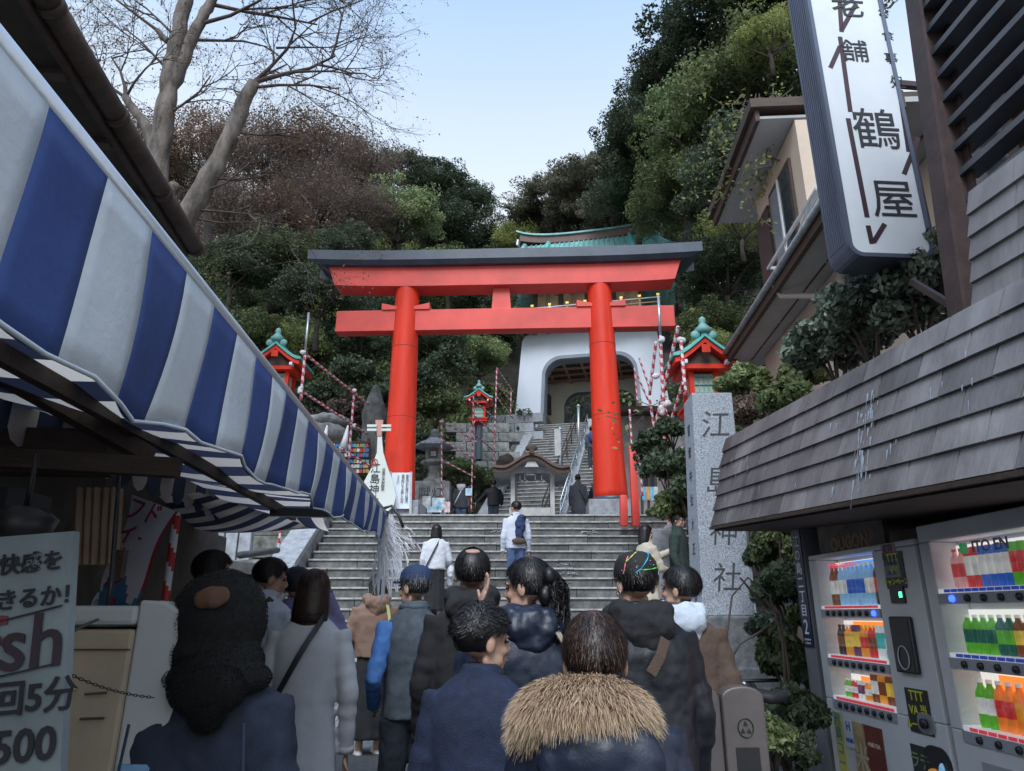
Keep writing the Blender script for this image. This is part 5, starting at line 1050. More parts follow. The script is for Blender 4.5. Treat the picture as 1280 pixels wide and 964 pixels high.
# measured shelf heights
def zat(px, py): return PP(px, py, ST(VX, 0, 0), UR).z
zr2 = [(zat(1191, 905), zat(1191, 840), (mo, 0), [b5("green", "white", "white"), b5("orange", "red", "white"), b5("orange", "amber", "white"), b5("amber", "orange"), b5("amber", "yellow"), b5("purple", "red"), b5("red", "white"), b5("amber", "orange"), b5("brown", "amber")], mtag_r, 9),
       (zat(1177, 816), zat(1177, 762), None, [b5("green", "dkgreen", "white"), b5("green", "dkgreen", "white"), b5("dkgreen", "green"), b5("brown", "yellow"), b5("brown", "yellow"), b5("yellow", "teal"), b5("white", "teal"), b5("lblue", "white"), b5("white", "pink", "pink"), b5("lblue", "blue")], mtag_b, 10),
       (zat(1163, 738), zat(1150, 684), None, [b5("pink", "red", "red"), can("red", "white", .19), can("blue", "white", .17), can("blue", "white", .17), can("green", "red", .18), can("yellow", "white", .18), b5("red", "yellow"), b5("white", "blue", "blue"), can("red", "brown", .18), can("lblue", "white", .18), b5("red", "black")], mtag_b, 10)]
zr1 = [(zat(1056, 873), zat(1056, 845), (mo, 0), [b5("green", "white"), b5("red", "white"), can("white", "purple", .15), b5("amber", "white"), can("brown", "white"), can("amber", "brown"), can("brown", "yellow"), can("pink", "red")], mtag_r, 8),
       (zat(1050, 820), zat(1048, 776), (mo, 0), [b5("black", "brown", "black", .2), b5("amber", "yellow"), can("purple", "yellow", .16), b5("amber", "red", "yellow", .17), b5("red", "brown", "yellow", .17), can("white", "teal", .16), b5("teal", "white"), ], mtag_r, 8),
       (zat(1040, 758), zat(1033, 702), (mbp, 0), [b5("brown", "white", "red"), b5("lblue", "white"), b5("lblue", "blue"), b5("lblue", "blue"), b5("lblue", "white"), b5("black", "red")], mtag_r, 8)]
dB = 3.72
mA, glA, grA = machine(dB + .02, 4.98, 1.84, "narrower drinks machine at the far end with blue and orange shelves", None, .04, .42, zr1)
mB, glB, grB = machine(2.35, dB - .02, 1.90, "near brightly lit drinks machine with three full shelves", None, .03, .06, zr2)
mink = m_ink
vtx("ITO EN", glB - .42, zr2[2][1] - .035, .075, m_ink, mB, o=-.012, bold=.002); vtx("WORLD'S", glB - .95, zr2[2][1] - .03, .13, M("pale blue lettering", (.35, .6, .8), .5, 0, 1, 0, emit=.3), mB, o=-.02)
for k in range(4):
    a = R(45 + 90 * k); c = VPT(glB - .24, zr2[2][1] - .035, -.014) + FR * .017 * math.cos(a) + FUz * .017 * math.sin(a); MB().tube([c, c + FN * .004], .016, 8).build("clover_leaf", M("clover green", (.01, .28, .06), .5, 0, 1, 0, emit=.1), mB)
vtx("Pokka Sapporo", (glA + grA) / 2 + .06, zr1[2][1] - .03, .055, M("red lettering", (.6, .05, .08), .5, 0, 1, 0, emit=.3), mA, o=-.02)
# controls and stickers on the far machine
grc = grA - .21
mbox("display_unit", grc - .06, grc + .07, zr1[1][1] + .10, zr1[1][1] + .19, 0, .012, mbtn, mA); mbox("lit_digits", grc - .045, grc - .02, zr1[1][1] + .13, zr1[1][1] + .16, .0121, .014, M("green led", (.05, .9, .3), .4, 0, 1, 0, emit=1.2), mA)
mbox("card_reader", grc - .09, grc + .10, zr1[0][1] + .07, zr1[1][1] + .03, 0, .03, mbtn, mA, .01)
c = VPT(grc, zr1[0][1] + .15, .034); MB().tube([c + FR * .05 * math.cos(t * .3927) + FUz * .06 * math.sin(t * .3927) for t in range(17)], .004, 5, cap=False).build("reader_ring", m_pwood, mA)
def sticker(dc, zc, wd, ht, col, lines, tcol, par=None, o=.006, c2=None, lab=None, sz=None, sh=0):
    par = par or mA; s_ = mbox("sticker", dc - wd / 2, dc + wd / 2, zc - ht / 2, zc + ht / 2, o - .004, o, M("sticker %.2f%.2f%.2f" % col, col, .5, .25 if c2 else .05, 9, 0, c2=c2), par)
    n = len(lines)
    for i, t in enumerate(lines): vtx(t, dc, zc + ht * (.5 - (i + .5) / n), sz or min(ht / n * .95, wd / max(1, len(t)) * 1.25), M("sticker ink %.2f%.2f%.2f" % tcol, tcol, .5, 0, 1, 0), par, o=o + .001, bold=.001, shear=sh)
sticker(grc, zr1[2][1] - .10, .19, .20, (.03, .03, .03), ["TTT", "VV", "キャンペーン"], (.55, .55, .04)); sticker(grc - .01, zr1[0][0] + .02, .20, .22, (.03, .03, .03), ["TTT", "VA 当", "ルーレット"], (.55, .55, .04))
sticker(grc + .02, zr1[1][1] + .29, .15, .10, (.45, .5, .56), ["¥ 10.50", "100.500"], (.08, .1, .25)); sticker(grc + .03, zr1[1][1] + .40, .13, .05, (.40, .20, .25), ["硬貨"], (.1, .05, .1))
sticker(glA - .03, .58, .10, .52, (.50, .46, .10), ["屋\n島\nコ\nー\nヒ\nー"], (.05, .22, .30), sz=.085); sticker(glA - .16, .73, .11, .16, (.60, .64, .72), ["H", "HORS"], (.03, .08, .35)); sticker(glA - .28, .60, .14, .42, (.32, .18, .07), ["米"], (.45, .4, .3), c2=(.5, .38, .2))
sticker(glA - .44, .60, .20, .42, (.16, .035, .03), ["PASS-TEA", "Hearts"], (.55, .45, .35), c2=(.24, .06, .04)); sticker(grc + .05, .70, .14, .16, (.03, .04, .04), ["ラテ"], (.2, .25, .12)); sticker(grc + .04, .52, .14, .12, (.05, .30, .32), ["茶"], (.3, .5, .5)); sticker(grc - .12, .52, .22, .10, (.55, .58, .64), ["H コーヒー"], (.04, .08, .35))
c = VPT(grc - .10, .68, .0); MB().prism(rrect(.22, .24, .08), c, FR, FUz, FN, .008).build("round_sticker", M("dark art sticker", (.03, .03, .035), .4, .1, 5, 0), mA); MB().ell(c + FN * .01 + FR * -.03, (.03, .03, .012)).build("sticker_drop", CM["amber"], mA); MB().ell(c + FN * .01 + FR * .04, (.02, .02, .05)).build("sticker_shape", CM["lblue"], mA)
c = VPT(grc - .06, .90, .0); MB().prism(rrect(.14, .10, .04), c, FR, FUz, FN, .01).build("coin_plate", m_steel, mA); MB().tube([c + FN * .01, c + FN * .03], .025, 12).build("coin_knob", mbtn, mA); MB().tube([VPT(grc - .02, 1.04, 0), VPT(grc - .02, 1.04, .004)], .012, 8).build("key_hole", mbtn, mA)
sticker(glB - .55, .62, .9, .34, (.30, .30, .33), ["つり銭\nタイス"], (.1, .1, .12), par=mB, sz=.05)
# dark promo topper above the far machine
tp_ = empty("promo_board", VPT(4.4, 1.95, 0), "dark faded cartoon style promo board on top of the far drinks machine", "sign")
mbox("board", 4.05, 4.85, 1.845, 2.04, -.06, -.03, M("faded promo print", (.03, .045, .07), .6, .5, 8, 0, c2=(.16, .10, .07)), tp_); vtx("OUGON", 4.45, 1.885, .12, M("dull gold ink", (.22, .13, .05), .6, .1, 5, 0), tp_, o=-.028, bold=.005)
# frame post with the navy address plate
ap = empty("frame_post", VPT(5.15, 0, 0), "grey steel frame post at the machines' far end", "post")
mbox("post_body", 5.03, 5.20, 0, 2.04, -.2, .0, M("grey painted frame", (.20, .20, .22), .6, .15, 3, .1), ap)
an = empty("address_plate", VPT(5.12, 1.5, 0), "narrow navy address plate with white vertical characters", "sign")
zt3, zb3 = zat(1012, 655), zat(1022, 810)
mbox("plate", 5.045, 5.185, zb3, zt3, .003, .010, M("navy enamel", (.012, .025, .07), .35, .1, 4, 0), an)
vtx("江\nの\n島\n二\n丁\n目", 5.115, zt3 - (zt3 - zb3) * .42, .092, m_white, an, o=.012, line=1.05, bold=.001); vtx("2", 5.115, zb3 + .13, .14, m_white, an, o=.012, bold=.001); vtx("Enoshima\n2-chome", 5.115, zb3 + .04, .024, m_white, an, o=.012)
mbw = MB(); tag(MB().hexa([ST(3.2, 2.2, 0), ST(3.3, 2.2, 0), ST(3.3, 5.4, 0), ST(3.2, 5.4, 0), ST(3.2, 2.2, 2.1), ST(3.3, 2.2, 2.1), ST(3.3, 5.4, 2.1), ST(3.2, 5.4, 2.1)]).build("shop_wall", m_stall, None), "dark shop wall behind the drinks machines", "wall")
# ================================================================ bollard and motorbike
bo = empty("bollard", PY(935, 1000, 3.6), "brown metal bollard with arched top and triangle emblem", "bollard")
Yb = 3.5; a, c = PY(905, 905, Yb), PY(958, 905, Yb); bw2 = (c - a).length; bx = (a.x + c.x) / 2; ztb = PY(930, 880, Yb).z
m_bol = M("brown grey metal", (.115, .10, .095), .45, .15, 5, .1, metal=.2); pr3 = [(-bw2 / 2, 0), (bw2 / 2, 0), (bw2 / 2, ztb - .055)] + [(bw2 / 2 * math.cos(R(t)), ztb - .055 + .05 * math.sin(R(t))) for t in range(15, 180, 15)] + [(-bw2 / 2, ztb - .055)]
MB().prism(pr3[::-1], (bx, Yb, 0.08), (1, 0, 0), (0, 0, 1), (0, 1, 0), .12).build("post_body", m_bol, bo, bevel=.008)
MB().prism([(p[0] * .5 - .05, p[1] * .985) for p in pr3][::-1], (bx - bw2 * .5, Yb + .03, 0.08), (1, 0, 0), (0, 0, 1), (0, 1, 0), .08).build("side_cheek", m_bol, bo, bevel=.006)
ce = V((bx, Yb - .002, ztb - .10)); MB().tube([ce + V((.035 * math.cos(t * .3927), 0, .04 * math.sin(t * .3927))) for t in range(17)], .003, 5, cap=False).build("emblem_ring", m_blackp, bo)
for a in (90, 215, 325): MB().prism([(-.010, -.008), (.010, -.008), (0, .010)], ce + V((.017 * math.cos(R(a)), 0, .02 * math.sin(R(a)))), (1, 0, 0), (0, 0, 1), (0, -1, 0), .003).build("emblem_triangle", m_blackp, bo)
MB().box((bx, Yb - .001, ztb - .24), (bw2 * .55, .006, .12)).build("inset_panel", m_blackp, bo)
mk = empty("motorbike", V((1.5, 4.8, .14)), "dark parked motorbike half hidden behind the bollard and plants", "motorbike")
bk = lambda px, py, Y=4.7: PY(px, py - 3, Y - .5 if Y > 5 else Y)
seat = MB().loft([[bk(*q, 5.2 + dy) for q, dy in (((x_, y_ - h_), -.10), ((x_, y_ - h_ - 3), 0), ((x_, y_ - h_), .10), ((x_, y_ + 6), .11), ((x_, y_ + 6), -.11))] for x_, y_, h_ in ((892, 858, 3), (905, 858, 6), (925, 866, 7), (945, 872, 6), (965, 878, 8), (985, 872, 6))]).build("seat", M("black vinyl seat", (.03, .03, .035), .35, .1, 6, .1), mk, smooth=0)
MB().tube([bk(876, 858), bk(890, 862), bk(905, 874), bk(920, 890)], [.05, .10, .12, .08], 10).build("tail_fender", M("blue black fender", (.04, .06, .09), .25, .1, 3, 0, coat=.5), mk)
MB().ell(bk(884, 876, 5.1), (.035, .03, .045), 10, 8).build("indicator", M("amber lens", (.75, .25, .02), .25, .1, 5, 0), mk); MB().box(bk(877, 868, 5.1), (.05, .05, .07)).build("tail_lamp", M("red lens", (.3, .02, .02), .25), mk)
MB().tube([bk(900, 880), bk(930, 892), bk(975, 905)], .03, 8).build("frame_tube", m_steel, mk); MB().tube([bk(880, 905), bk(915, 915), bk(960, 915)], [.05, .045, .03], 10).build("silencer", m_steel, mk)
BD = V((.42, .907, 0))
for xx, yy in ((1.36, 4.85), (1.85, 5.92)):
    c = V((xx, yy, .44)); w_ = empty("x", c); bpy.data.objects.remove(w_)
    wh = MB().tube([c + BD * .26 * math.cos(t * .2618) + V((0, 0, .26 * math.sin(t * .2618))) for t in range(25)], .05, 8, cap=False).build("wheel", m_blackp, mk); MB().tube([c + BD * .19 * math.cos(t * .2618) + V((0, 0, .19 * math.sin(t * .2618))) for t in range(25)], .014, 6, cap=False).build("rim", m_steel, wh)
    for k in range(5): a = k * 1.2566; MB().tube([c, c + BD * .19 * math.cos(a) + V((0, 0, .19 * math.sin(a)))], .012, 5).build("spoke", m_steel, wh)
MB().ell((1.58, 5.32, .56), (.26, .14, .20), 12, 8).build("engine", m_dark, mk); MB().ell((1.68, 5.50, .80), (.14, .20, .11), 12, 8).build("fuel_tank", M("blue black fender", (.04, .06, .09)), mk); MB().tube([(1.5, 5.8, .98), (1.77, 5.75, .96), (2.0, 5.6, .98)], .014, 6).build("handlebar", m_blackp, mk)
MB().tube([(1.77, 5.75, .96), (1.85, 5.92, .44)], .03, 6).build("fork", m_steel, mk); MB().ell((1.86, 5.95, .86), (.08, .09, .09)).build("headlight", m_glass, mk)
# ================================================================ trees and shrubs
def grow(b, p, d, L, r, lv, spread=.5, up=.12, kids=3, seg=3):
    pts = [p]; q = p.copy(); dd = d.copy()
    for i in range(seg):
        dd = (dd + V((random.gauss(0, .16), random.gauss(0, .16), random.gauss(0, .12) + up * .3))).normalized(); q = q + dd * (L / seg); pts.append(q.copy())
    n = len(pts); b.tube(pts, [r * (1 - .6 * i / (n - 1)) for i in range(n)], 5 if r > .03 else 3, cap=False)
    tips.append(pts[-1])
    if lv <= 0: return
    for k in range(kids):
        t = random.uniform(.35, 1); i = min(n - 2, int(t * (n - 1))); s = pts[i].lerp(pts[i + 1], t * (n - 1) - i)
        ax = dd.orthogonal(); ax.rotate(Matrix.Rotation(random.random() * 6.283, 3, dd)); nd = (dd + ax * random.uniform(spread * .5, spread * 1.3)).normalized()
        grow(b, s, nd, L * random.uniform(.55, .85), r * .55, lv - 1, spread, up, kids, seg)
tips = []
# --- the large bare tree at upper left
Yt = 12.5
bt_ = empty("bare_tree", PY(215, 470, Yt), "large nearly leafless grey trunked tree at upper left", "tree")
def pxpath(pts, Y=Yt): return [PY(p[0], p[1], p[3] if len(p) > 3 else Y) for p in pts], [p[2] * Y * .84 / F for p in pts]
def limb(name, pts, Y=Yt, par=bt_, m=m_bark):
    P_, R_ = pxpath(pts, Y)
    # subdivide and roughen
    Q, S = [], []
    for i in range(len(P_) - 1):
        for k in range(4): t = k / 4; Q.append(P_[i].lerp(P_[i + 1], t) + V((random.gauss(0, .012), random.gauss(0, .02), 0))); S.append((R_[i] * (1 - t) + R_[i + 1] * t) * random.uniform(.94, 1.07))
    Q.append(P_[-1]); S.append(R_[-1]); return MB().tube(Q, S, 12).build(name, m, par)
limb("trunk", [(215, 640, 26), (208, 420, 23), (198, 300, 20), (196, 200, 18), (206, 145, 17), (212, 90, 14), (222, 50, 14), (232, 0, 13), (236, -60, 11)])
limb("limb", [(205, 170, 10), (216, 110, 11), (236, 60, 11), (256, 15, 10), (272, -8, 7), (300, -40, 5)])
limb("limb", [(196, 200, 9), (182, 158, 9), (168, 138, 8), (157, 122, 7)])
limb("limb", [(200, 330, 20), (232, 272, 18), (262, 222, 16), (288, 172, 14), (303, 130, 13), (317, 103, 10)])
limb("limb", [(225, 60, 7), (210, 52, 6), (197, 38, 5)])
limb("limb", [(205, 270, 10), (212, 245, 9), (218, 232, 9)])
b = MB(); tips = []
mains = [((157, 122), (-.3, .2, 1), 2.0, .045), ((157, 122), (-.9, .1, .8), 1.8, .04), ((157, 122), (.4, -.3, .9), 1.5, .035), ((172, 140), (-.8, 0, .3), 1.5, .03), ((317, 103), (.9, .2, .35), 2.6, .06), ((317, 103), (.8, -.2, .75), 2.2, .05), ((320, 100), (.2, .3, 1), 1.6, .04), ((312, 110), (.9, .1, .05), 2.6, .04),
    ((197, 38), (-.9, .1, .5), 2.2, .04), ((212, 90), (-.9, -.2, .7), 1.9, .035), ((250, 30), (.9, 0, .3), 2.8, .05), ((262, 5), (1, .1, .0), 3.2, .05), ((240, 50), (.8, .3, .1), 2.2, .04), ((222, 50), (-.6, .2, .9), 1.8, .04), ((206, 145), (.8, -.2, .4), 1.8, .035), ((290, 165), (.9, .2, .2), 2.0, .03),
    ((262, 222), (.9, 0, -.1), 2.2, .03), ((250, 240), (.95, -.2, .1), 2.4, .03), ((240, 262), (1, -.1, -.15), 3.0, .03), ((232, 272), (1, 0, -.25), 2.8, .03), ((262, 222), (-.5, .1, .8), 1.4, .03), ((230, 0), (-.7, .2, .6), 2.4, .05), ((236, -40), (.7, .2, .4), 2.6, .05), ((285, -20), (1, 0, .1), 3.4, .05), ((275, -8), (.9, -.2, -.2), 2.6, .04), ((303, 130), (-.4, .3, .9), 1.4, .03), ((345, 60), (.9, 0, .2), 2.0, .03)]
for (q, d, L, r) in mains: grow(b, PY(*q, Yt), V(d).normalized(), L * .75, r, 5 if L > 1.3 else 4, .62, .10, 3)
o = b.build("twigs", m_twig, bt_); o["kind"] = "stuff"
tp_a = np.array([list(t) for t in tips]); sel = tp_a[rng.random(len(tp_a)) < .30]; sel = np.repeat(sel, 2, 0) + rng.normal(size=(len(sel) * 2, 3)) * .05
q, t = leaves(sel, rng.normal(size=sel.shape), .030, rng.random(len(sel)))
o = obj("last_leaves", npmesh("last_leaves", q, 4, L_rust, t), bt_); o["kind"] = "stuff"
# --- crown prototypes, shared by the trees of the hill
CR = {}
def crown(kind):
    if kind in CR: return CR[kind]
    k, v = kind; s = hash_(kind)
    if k == "ever": me = crown_mesh("crown", [L_dark, L_mid, L_lite][v % 3], (1, 1, .85), 150, 130, .21, .027, .36, s, .7)
    if k == "pine": me = crown_mesh("crown", L_olive, (1, 1, .55), 150, 140, .18, .023, .5, s, .45)
    if k == "rust": me = crown_mesh("crown", [L_rust, L_mauve][v % 2], (1, 1, .9), 90, 150, .32, .021, .35, s, .9)
    if k == "yel": me = crown_mesh("crown", L_yel, (1, 1, .8), 70, 110, .28, .030, .5, s, .8)
    CR[kind] = me; return me
def hash_(k): return sum(ord(c) for c in k[0]) * 7 + k[1] * 13
TN = {}
def trunk_mesh(v):
    if v in TN: return TN[v]
    rs = random.getstate(); random.seed(50 + v); b = MB(); b.tube([(0, 0, -1.1), (.02, .01, -.7), (-.02, .02, -.3)], [.075, .055, .045], 8)
    for i in range(7):
        a = i * .9 + random.random(); d = V((math.cos(a), math.sin(a), random.uniform(.4, 1.2))).normalized(); p = V((-.02, .02, random.uniform(-.55, -.3))); pts = [p]
        for k in range(4): d = (d + V((random.gauss(0, .2), random.gauss(0, .2), .12))).normalized(); pts.append(pts[-1] + d * .24)
        b.tube(pts, [.034, .026, .019, .012, .006], 6)
        for k in (2, 3):
            d2 = (d + V((random.gauss(0, .6), random.gauss(0, .6), .2))).normalized(); b.tube([pts[k], pts[k] + d2 * .2, pts[k] + d2 * .4 + V((0, 0, .04))], [.013, .008, .004], 4)
    random.setstate(rs); TN[v] = b.mesh("trunk", m_dbark); return TN[v]
NM = {"ever": "evergreen_tree", "pine": "umbrella_pine", "rust": "autumn_tree", "yel": "yellow_leaved_tree"}
def tree(px, py, rpx, Y, kind, v, label, sq=1.0, grp="trees on the hillside"):
    py += rpx * .28; c = PY(px, py, Y); dep = Y * math.cos(PITCH) + (c.z - CAMZ) * math.sin(PITCH); r = rpx * dep / F * 1.22
    ro = empty(NM[kind], (c.x, c.y, c.z - 1.05 * r * sq), label, "tree", grp)
    a = random.random() * 6.28; kx, kz = random.uniform(.85, 1.25), random.uniform(.8, 1.1)
    for nm, me in (("crown", crown((kind, v))), ("trunk", trunk_mesh(v % 4))):
        obj(nm, me, ro, c, (R(random.uniform(-9, 9)) * (nm == 'crown'), R(random.uniform(-9, 9)) * (nm == 'crown'), a), (r * kx, r, r * sq * kz))
TR = [  # right side
 (1010, -30, 95, 24, "ever", 1, "tallest evergreen at the top right behind the sign"), (905, 20, 85, 27, "ever", 0, "dark evergreen at the top of the right skyline"), (950, 105, 80, 23, "ever", 1, "mid green evergreen between skyline tree and the shop sign"),
 (838, 95, 55, 29, "ever", 0, "evergreen stepping down left of the tallest skyline trees"), (872, 150, 72, 26, "ever", 2, "paler green evergreen low on the right skyline"), (800, 165, 48, 29, "ever", 0, "small dark evergreen jutting left on the right skyline"),
 (930, 205, 72, 22, "ever", 0, "dark evergreen left of the beige house's roof"), (855, 235, 60, 27, "ever", 1, "evergreen above the right end of the torii cap beam"), (795, 235, 52, 31, "ever", 0, "evergreen behind the gate roof's right end"),
 (1010, 170, 60, 19, "yel", 1, "yellow green tree spreading over the beige house roof"), (925, 275, 34, 18.5, "yel", 0, "small yellow green tree beside the beige house's upper eave"), (960, 40, 40, 20, "yel", 2, "sparse yellow tree high beside the shop sign"),
 (742, 222, 62, 36, "pine", 0, "broad olive umbrella tree right of the valley gap"), (690, 240, 52, 38, "pine", 1, "olive umbrella tree nearest the valley gap on the right"), (668, 272, 42, 40, "pine", 2, "low olive tree at the bottom of the valley gap"), (770, 262, 48, 34, "pine", 3, "olive umbrella tree just above the copper roof"), (725, 268, 45, 37, "pine", 2, "dark olive tree above the copper roof's left part"),
 (905, 330, 60, 24, "ever", 0, "dark evergreen below the house eave right of the torii"), (885, 400, 40, 24, "ever", 1, "dark bushy tree behind the grey green roofed lantern"), (885, 425, 28, 19, "yel", 2, "bright green bushy tree just above the grey green lantern roof"), (935, 440, 35, 16, "ever", 1, "green bush tree between pillar and beige house"),
 # left and centre
 (585, 255, 36, 42, "ever", 0, "bluish dark evergreen at the left edge of the valley gap"), (548, 232, 42, 40, "ever", 0, "second dark evergreen left of the valley gap"), (606, 298, 28, 44, "ever", 3, "small dark tree low in the valley gap"), (560, 280, 42, 36, "ever", 3, "dark evergreen just above the cap beam's middle"),
 (505, 205, 36, 40, "pine", 1, "flat topped olive tree on the left skyline"), (455, 205, 46, 36, "rust", 1, "mauve autumn tree below the left skyline notch"), (500, 262, 50, 30, "ever", 2, "light green tree above the torii's left half"), (455, 265, 45, 28, "rust", 1, "faded autumn tree above the torii's left end"),
 (395, 185, 52, 34, "rust", 0, "rusty tree right of the large bare trunk"), (330, 190, 56, 33, "rust", 1, "mauve tree behind the leaning bare trunk"), (260, 185, 55, 34, "rust", 0, "rusty tree between the bare trunks"), (185, 185, 50, 34, "rust", 0, "rusty brown tree left of the bare trunk"), (140, 175, 36, 30, "rust", 1, "small brownish tree above the dark shop eave"),
 (400, 245, 52, 29, "rust", 1, "mauve autumn tree in the middle of the left slope"), (345, 262, 55, 27, "rust", 0, "orange brown autumn tree low on the left slope"), (285, 262, 50, 26, "rust", 1, "autumn tree above the awning rail"), (430, 310, 42, 24, "ever", 3, "dark tree behind the left end of the cap beam"),
 (345, 320, 50, 23, "ever", 1, "dark green tree behind the awning rail"), (290, 330, 40, 22, "ever", 0, "dark evergreen just right of the shop eave"), (400, 365, 45, 22, "ever", 0, "dark evergreen behind the tie beam's left end"), (450, 420, 42, 23, "ever", 3, "dark evergreen left of the left torii pillar"), (560, 340, 40, 27, "ever", 1, "green tree framed between the torii beams"), (600, 380, 42, 28, "ever", 0, "dark tree between the pillars below the tie beam"), (545, 420, 38, 25, "ever", 3, "dark leafy tree right of the left pillar"), (600, 440, 36, 27, "ever", 2, "lighter leafy tree left of the white gate"), (30, 4, 22, 14, "yel", 1, "yellow green tree tip at the top left corner"),
 (690, 325, 40, 42, "ever", 0, "dark tree behind the copper roofed gate"), (820, 330, 46, 37, "ever", 3, "dark evergreen behind the gate roof's right corner"), (630, 330, 34, 40, "ever", 1, "dark tree behind the cap beam left of the gate roof"), (650, 300, 30, 39, "yel", 0, "yellow lit leaves at the foot of the valley gap")]  # last tree: its yellow leaf colour stands in for leaves lit from behind
for t in TR: tree(*t)
SKY = [(0, 110), (130, 150), (260, 145), (400, 150), (480, 175), (550, 205), (600, 262), (622, 296), (640, 262), (700, 200), (760, 160), (800, 90), (850, 40), (900, -10), (1100, -50)]
rs2 = random.Random(11); placed = []; cnt = 0
while cnt < 120:
    px = rs2.uniform(95, 1010); py = rs2.uniform(0, 1); s0 = np.interp(px, [q[0] for q in SKY], [q[1] for q in SKY]) + 38; py = s0 + (430 - s0) * py
    if 640 < px < 830 and py > 330: continue
    if any((px - a) ** 2 + (py - b_) ** 2 < 27 ** 2 for a, b_ in placed): cnt += .05; continue
    placed.append((px, py)); Y = 50
    for yy in range(22, 52):
        c = PY(px, py, yy)
        if c.z < terr(c.x, c.y) + 2.2: Y = yy; break
    if px < 430 and py < 330: kd = ("rust", rs2.randrange(2)) if rs2.random() < .38 else ("ever", rs2.randrange(3))
    elif px > 640: kd = ("ever", rs2.randrange(4)) if rs2.random() < .8 else ("pine", 0)
    else: kd = ("ever", rs2.randrange(4)) if rs2.random() < .8 else ("yel", 0)
    zn = ("low on" if py > 330 else "halfway up" if py > 235 else "high on") + (" the far left slope" if px < 250 else " the left slope" if px < 400 else " the slope behind the torii's left half" if px < 560 else " the slope beneath the valley gap" if px < 680 else " the slope above the gate roof" if px < 860 else " the right slope")
    L_ = {"rust": "autumn tree with thinning reddish leaves filling", "ever": "dense evergreen tree filling", "pine": "olive green tree filling", "yel": "yellow green tree filling"}[kd[0]]
    tree(px, py, rs2.uniform(30, 40), Y + rs2.uniform(-.5, 1), kd[0], kd[1], L_.replace("filling", zn), 1, "background trees " + zn); cnt += 1
# bushes covering the slope
def cover(name, n, per, region, size, mats, hh, seedv, keep=None, thick=.5):
    r = np.random.default_rng(seedv); P = []
    while len(P) < n:
        x, y = r.uniform(region[0], region[1]), r.uniform(region[2], region[3])
        if keep and not keep(x, y): continue
        P.append((x, y, terr(x, y) + r.uniform(.0, hh)))
    P = np.array(P); k = np.repeat(np.arange(n), per); e = unit(r.normal(size=(n * per, 3))); cs = r.uniform(.5, 1.2, n) * thick
    p = P[k] + e * (r.random(len(k)) ** .4)[:, None] * cs[k][:, None]; ct = r.uniform(0, .8, n)
    q, t = leaves(p, e, size, np.clip(ct[k] + r.uniform(-.1, .3, len(k)), 0, 1)); o = obj(name, npmesh(name, q, 4, mats, t)); tag(o, kind="stuff"); return o
def offstair(x, y):
    p = V((x, y, 0)) - V((G0.x, G0.y, 0)); return abs(p.dot(GR)) > 3.4 or p.dot(GU) > 5
tag(cover("undergrowth", 1500, 60, (-15, 13, 19.9, 27), .085, L_dark, .9, 3, offstair, .62), "dense dark undergrowth covering the lower slope")
tag(cover("undergrowth", 1300, 45, (-22, 20, 26, 46), .13, L_mid, 1.2, 4, offstair, 1.0), "mixed green undergrowth covering the upper slope")
tag(cover("undergrowth", 420, 40, (-12, 0, 20, 27), .06, L_mauve, 1.1, 5, offstair, .7), "dry brownish scrub among the slope bushes")
def bush(c, r, mat, n, size, label, cat="shrub", name="shrub", nc=40, sq=.8, grp=None, stem=True, seed=None, par=None):
    me = crown_mesh("foliage", mat, (1, 1, sq), nc, max(1, n // nc), .30, size / max(r), .45, seed or random.randrange(999), .85)
    ro = empty(name, (c[0], c[1], c[2] - r[2]), label, cat, grp); obj("foliage", me, ro, c, (0, 0, random.random() * 6), r)
    if stem:
        b = MB()
        for i in range(6): a = random.random() * 6.28; b.tube([V(c) + V((0, 0, -r[2] * 1.05)), V(c) + V((math.cos(a) * r[0] * .3, math.sin(a) * r[1] * .3, -r[2] * .3)), V(c) + V((math.cos(a) * r[0] * .7, math.sin(a) * r[1] * .7, r[2] * .3))], [.02 * r[2] + .008, .012, .005], 5)
        b.build("stems", m_twig, ro)
    return ro
# hedge on the canopy roof and greenery beside it
for i, (px, py, rp, Y, m, l) in enumerate([(1140, 385, 52, 5.0, L_gloss, "glossy dark hedge bush nearest the rusty post on the canopy"), (1085, 420, 48, 5.3, L_gloss, "glossy hedge bush in the middle of the canopy roof"), (1040, 452, 40, 5.7, L_gloss, "glossy hedge bush at the left of the canopy hedge"), (1165, 345, 36, 4.8, L_gloss, "small glossy bush tucked under the white shop sign"),
    (985, 505, 34, 7.5, L_lite, "light green bush beyond the canopy's far end"), (945, 520, 30, 8.8, L_mauve, "reddish brown bush right of the granite pillar"), (930, 480, 32, 10.5, L_lite, "green bush behind the granite pillar's top right"), (1005, 470, 30, 8.5, L_mid, "green bush under the beige house wall"), (965, 545, 26, 7.0, L_lite, "green sprig bush touching the canopy's top edge")]):
    c = PY(px, py - (14 if Y < 6 else 0), Y); dep = Y * .95 + (c.z - CAMZ) * .31; r = rp * dep / F * (1.4 if Y < 6 else 1); bush(c, (r, r, r), m, 8000 if Y < 6 else 4500, .034 if Y < 6 else .045, l, nc=55, grp="bushes along the canopy roof")
# shrubs left of the granite pillar
for (px, py, rp, Y, m, l) in [(835, 590, 38, 12.0, L_dark, "dark shrub in front of the wrapped poles"), (812, 560, 26, 12.6, L_dark, "small dark shrub behind the red posts"), (845, 640, 34, 11.6, L_mid, "green shrub behind the pointing couple"), (840, 540, 24, 12.4, L_dark, "upper shrub between wrapped poles and pillar"), (860, 620, 30, 11.2, L_dark, "dark shrub against the pillar's left edge")]:
    c = PY(px, py, Y); dep = Y * .95; r = rp * dep / F; bush(c, (r, r, r), m, 2200, .05, l, nc=50, grp="shrubs beside the granite pillar")
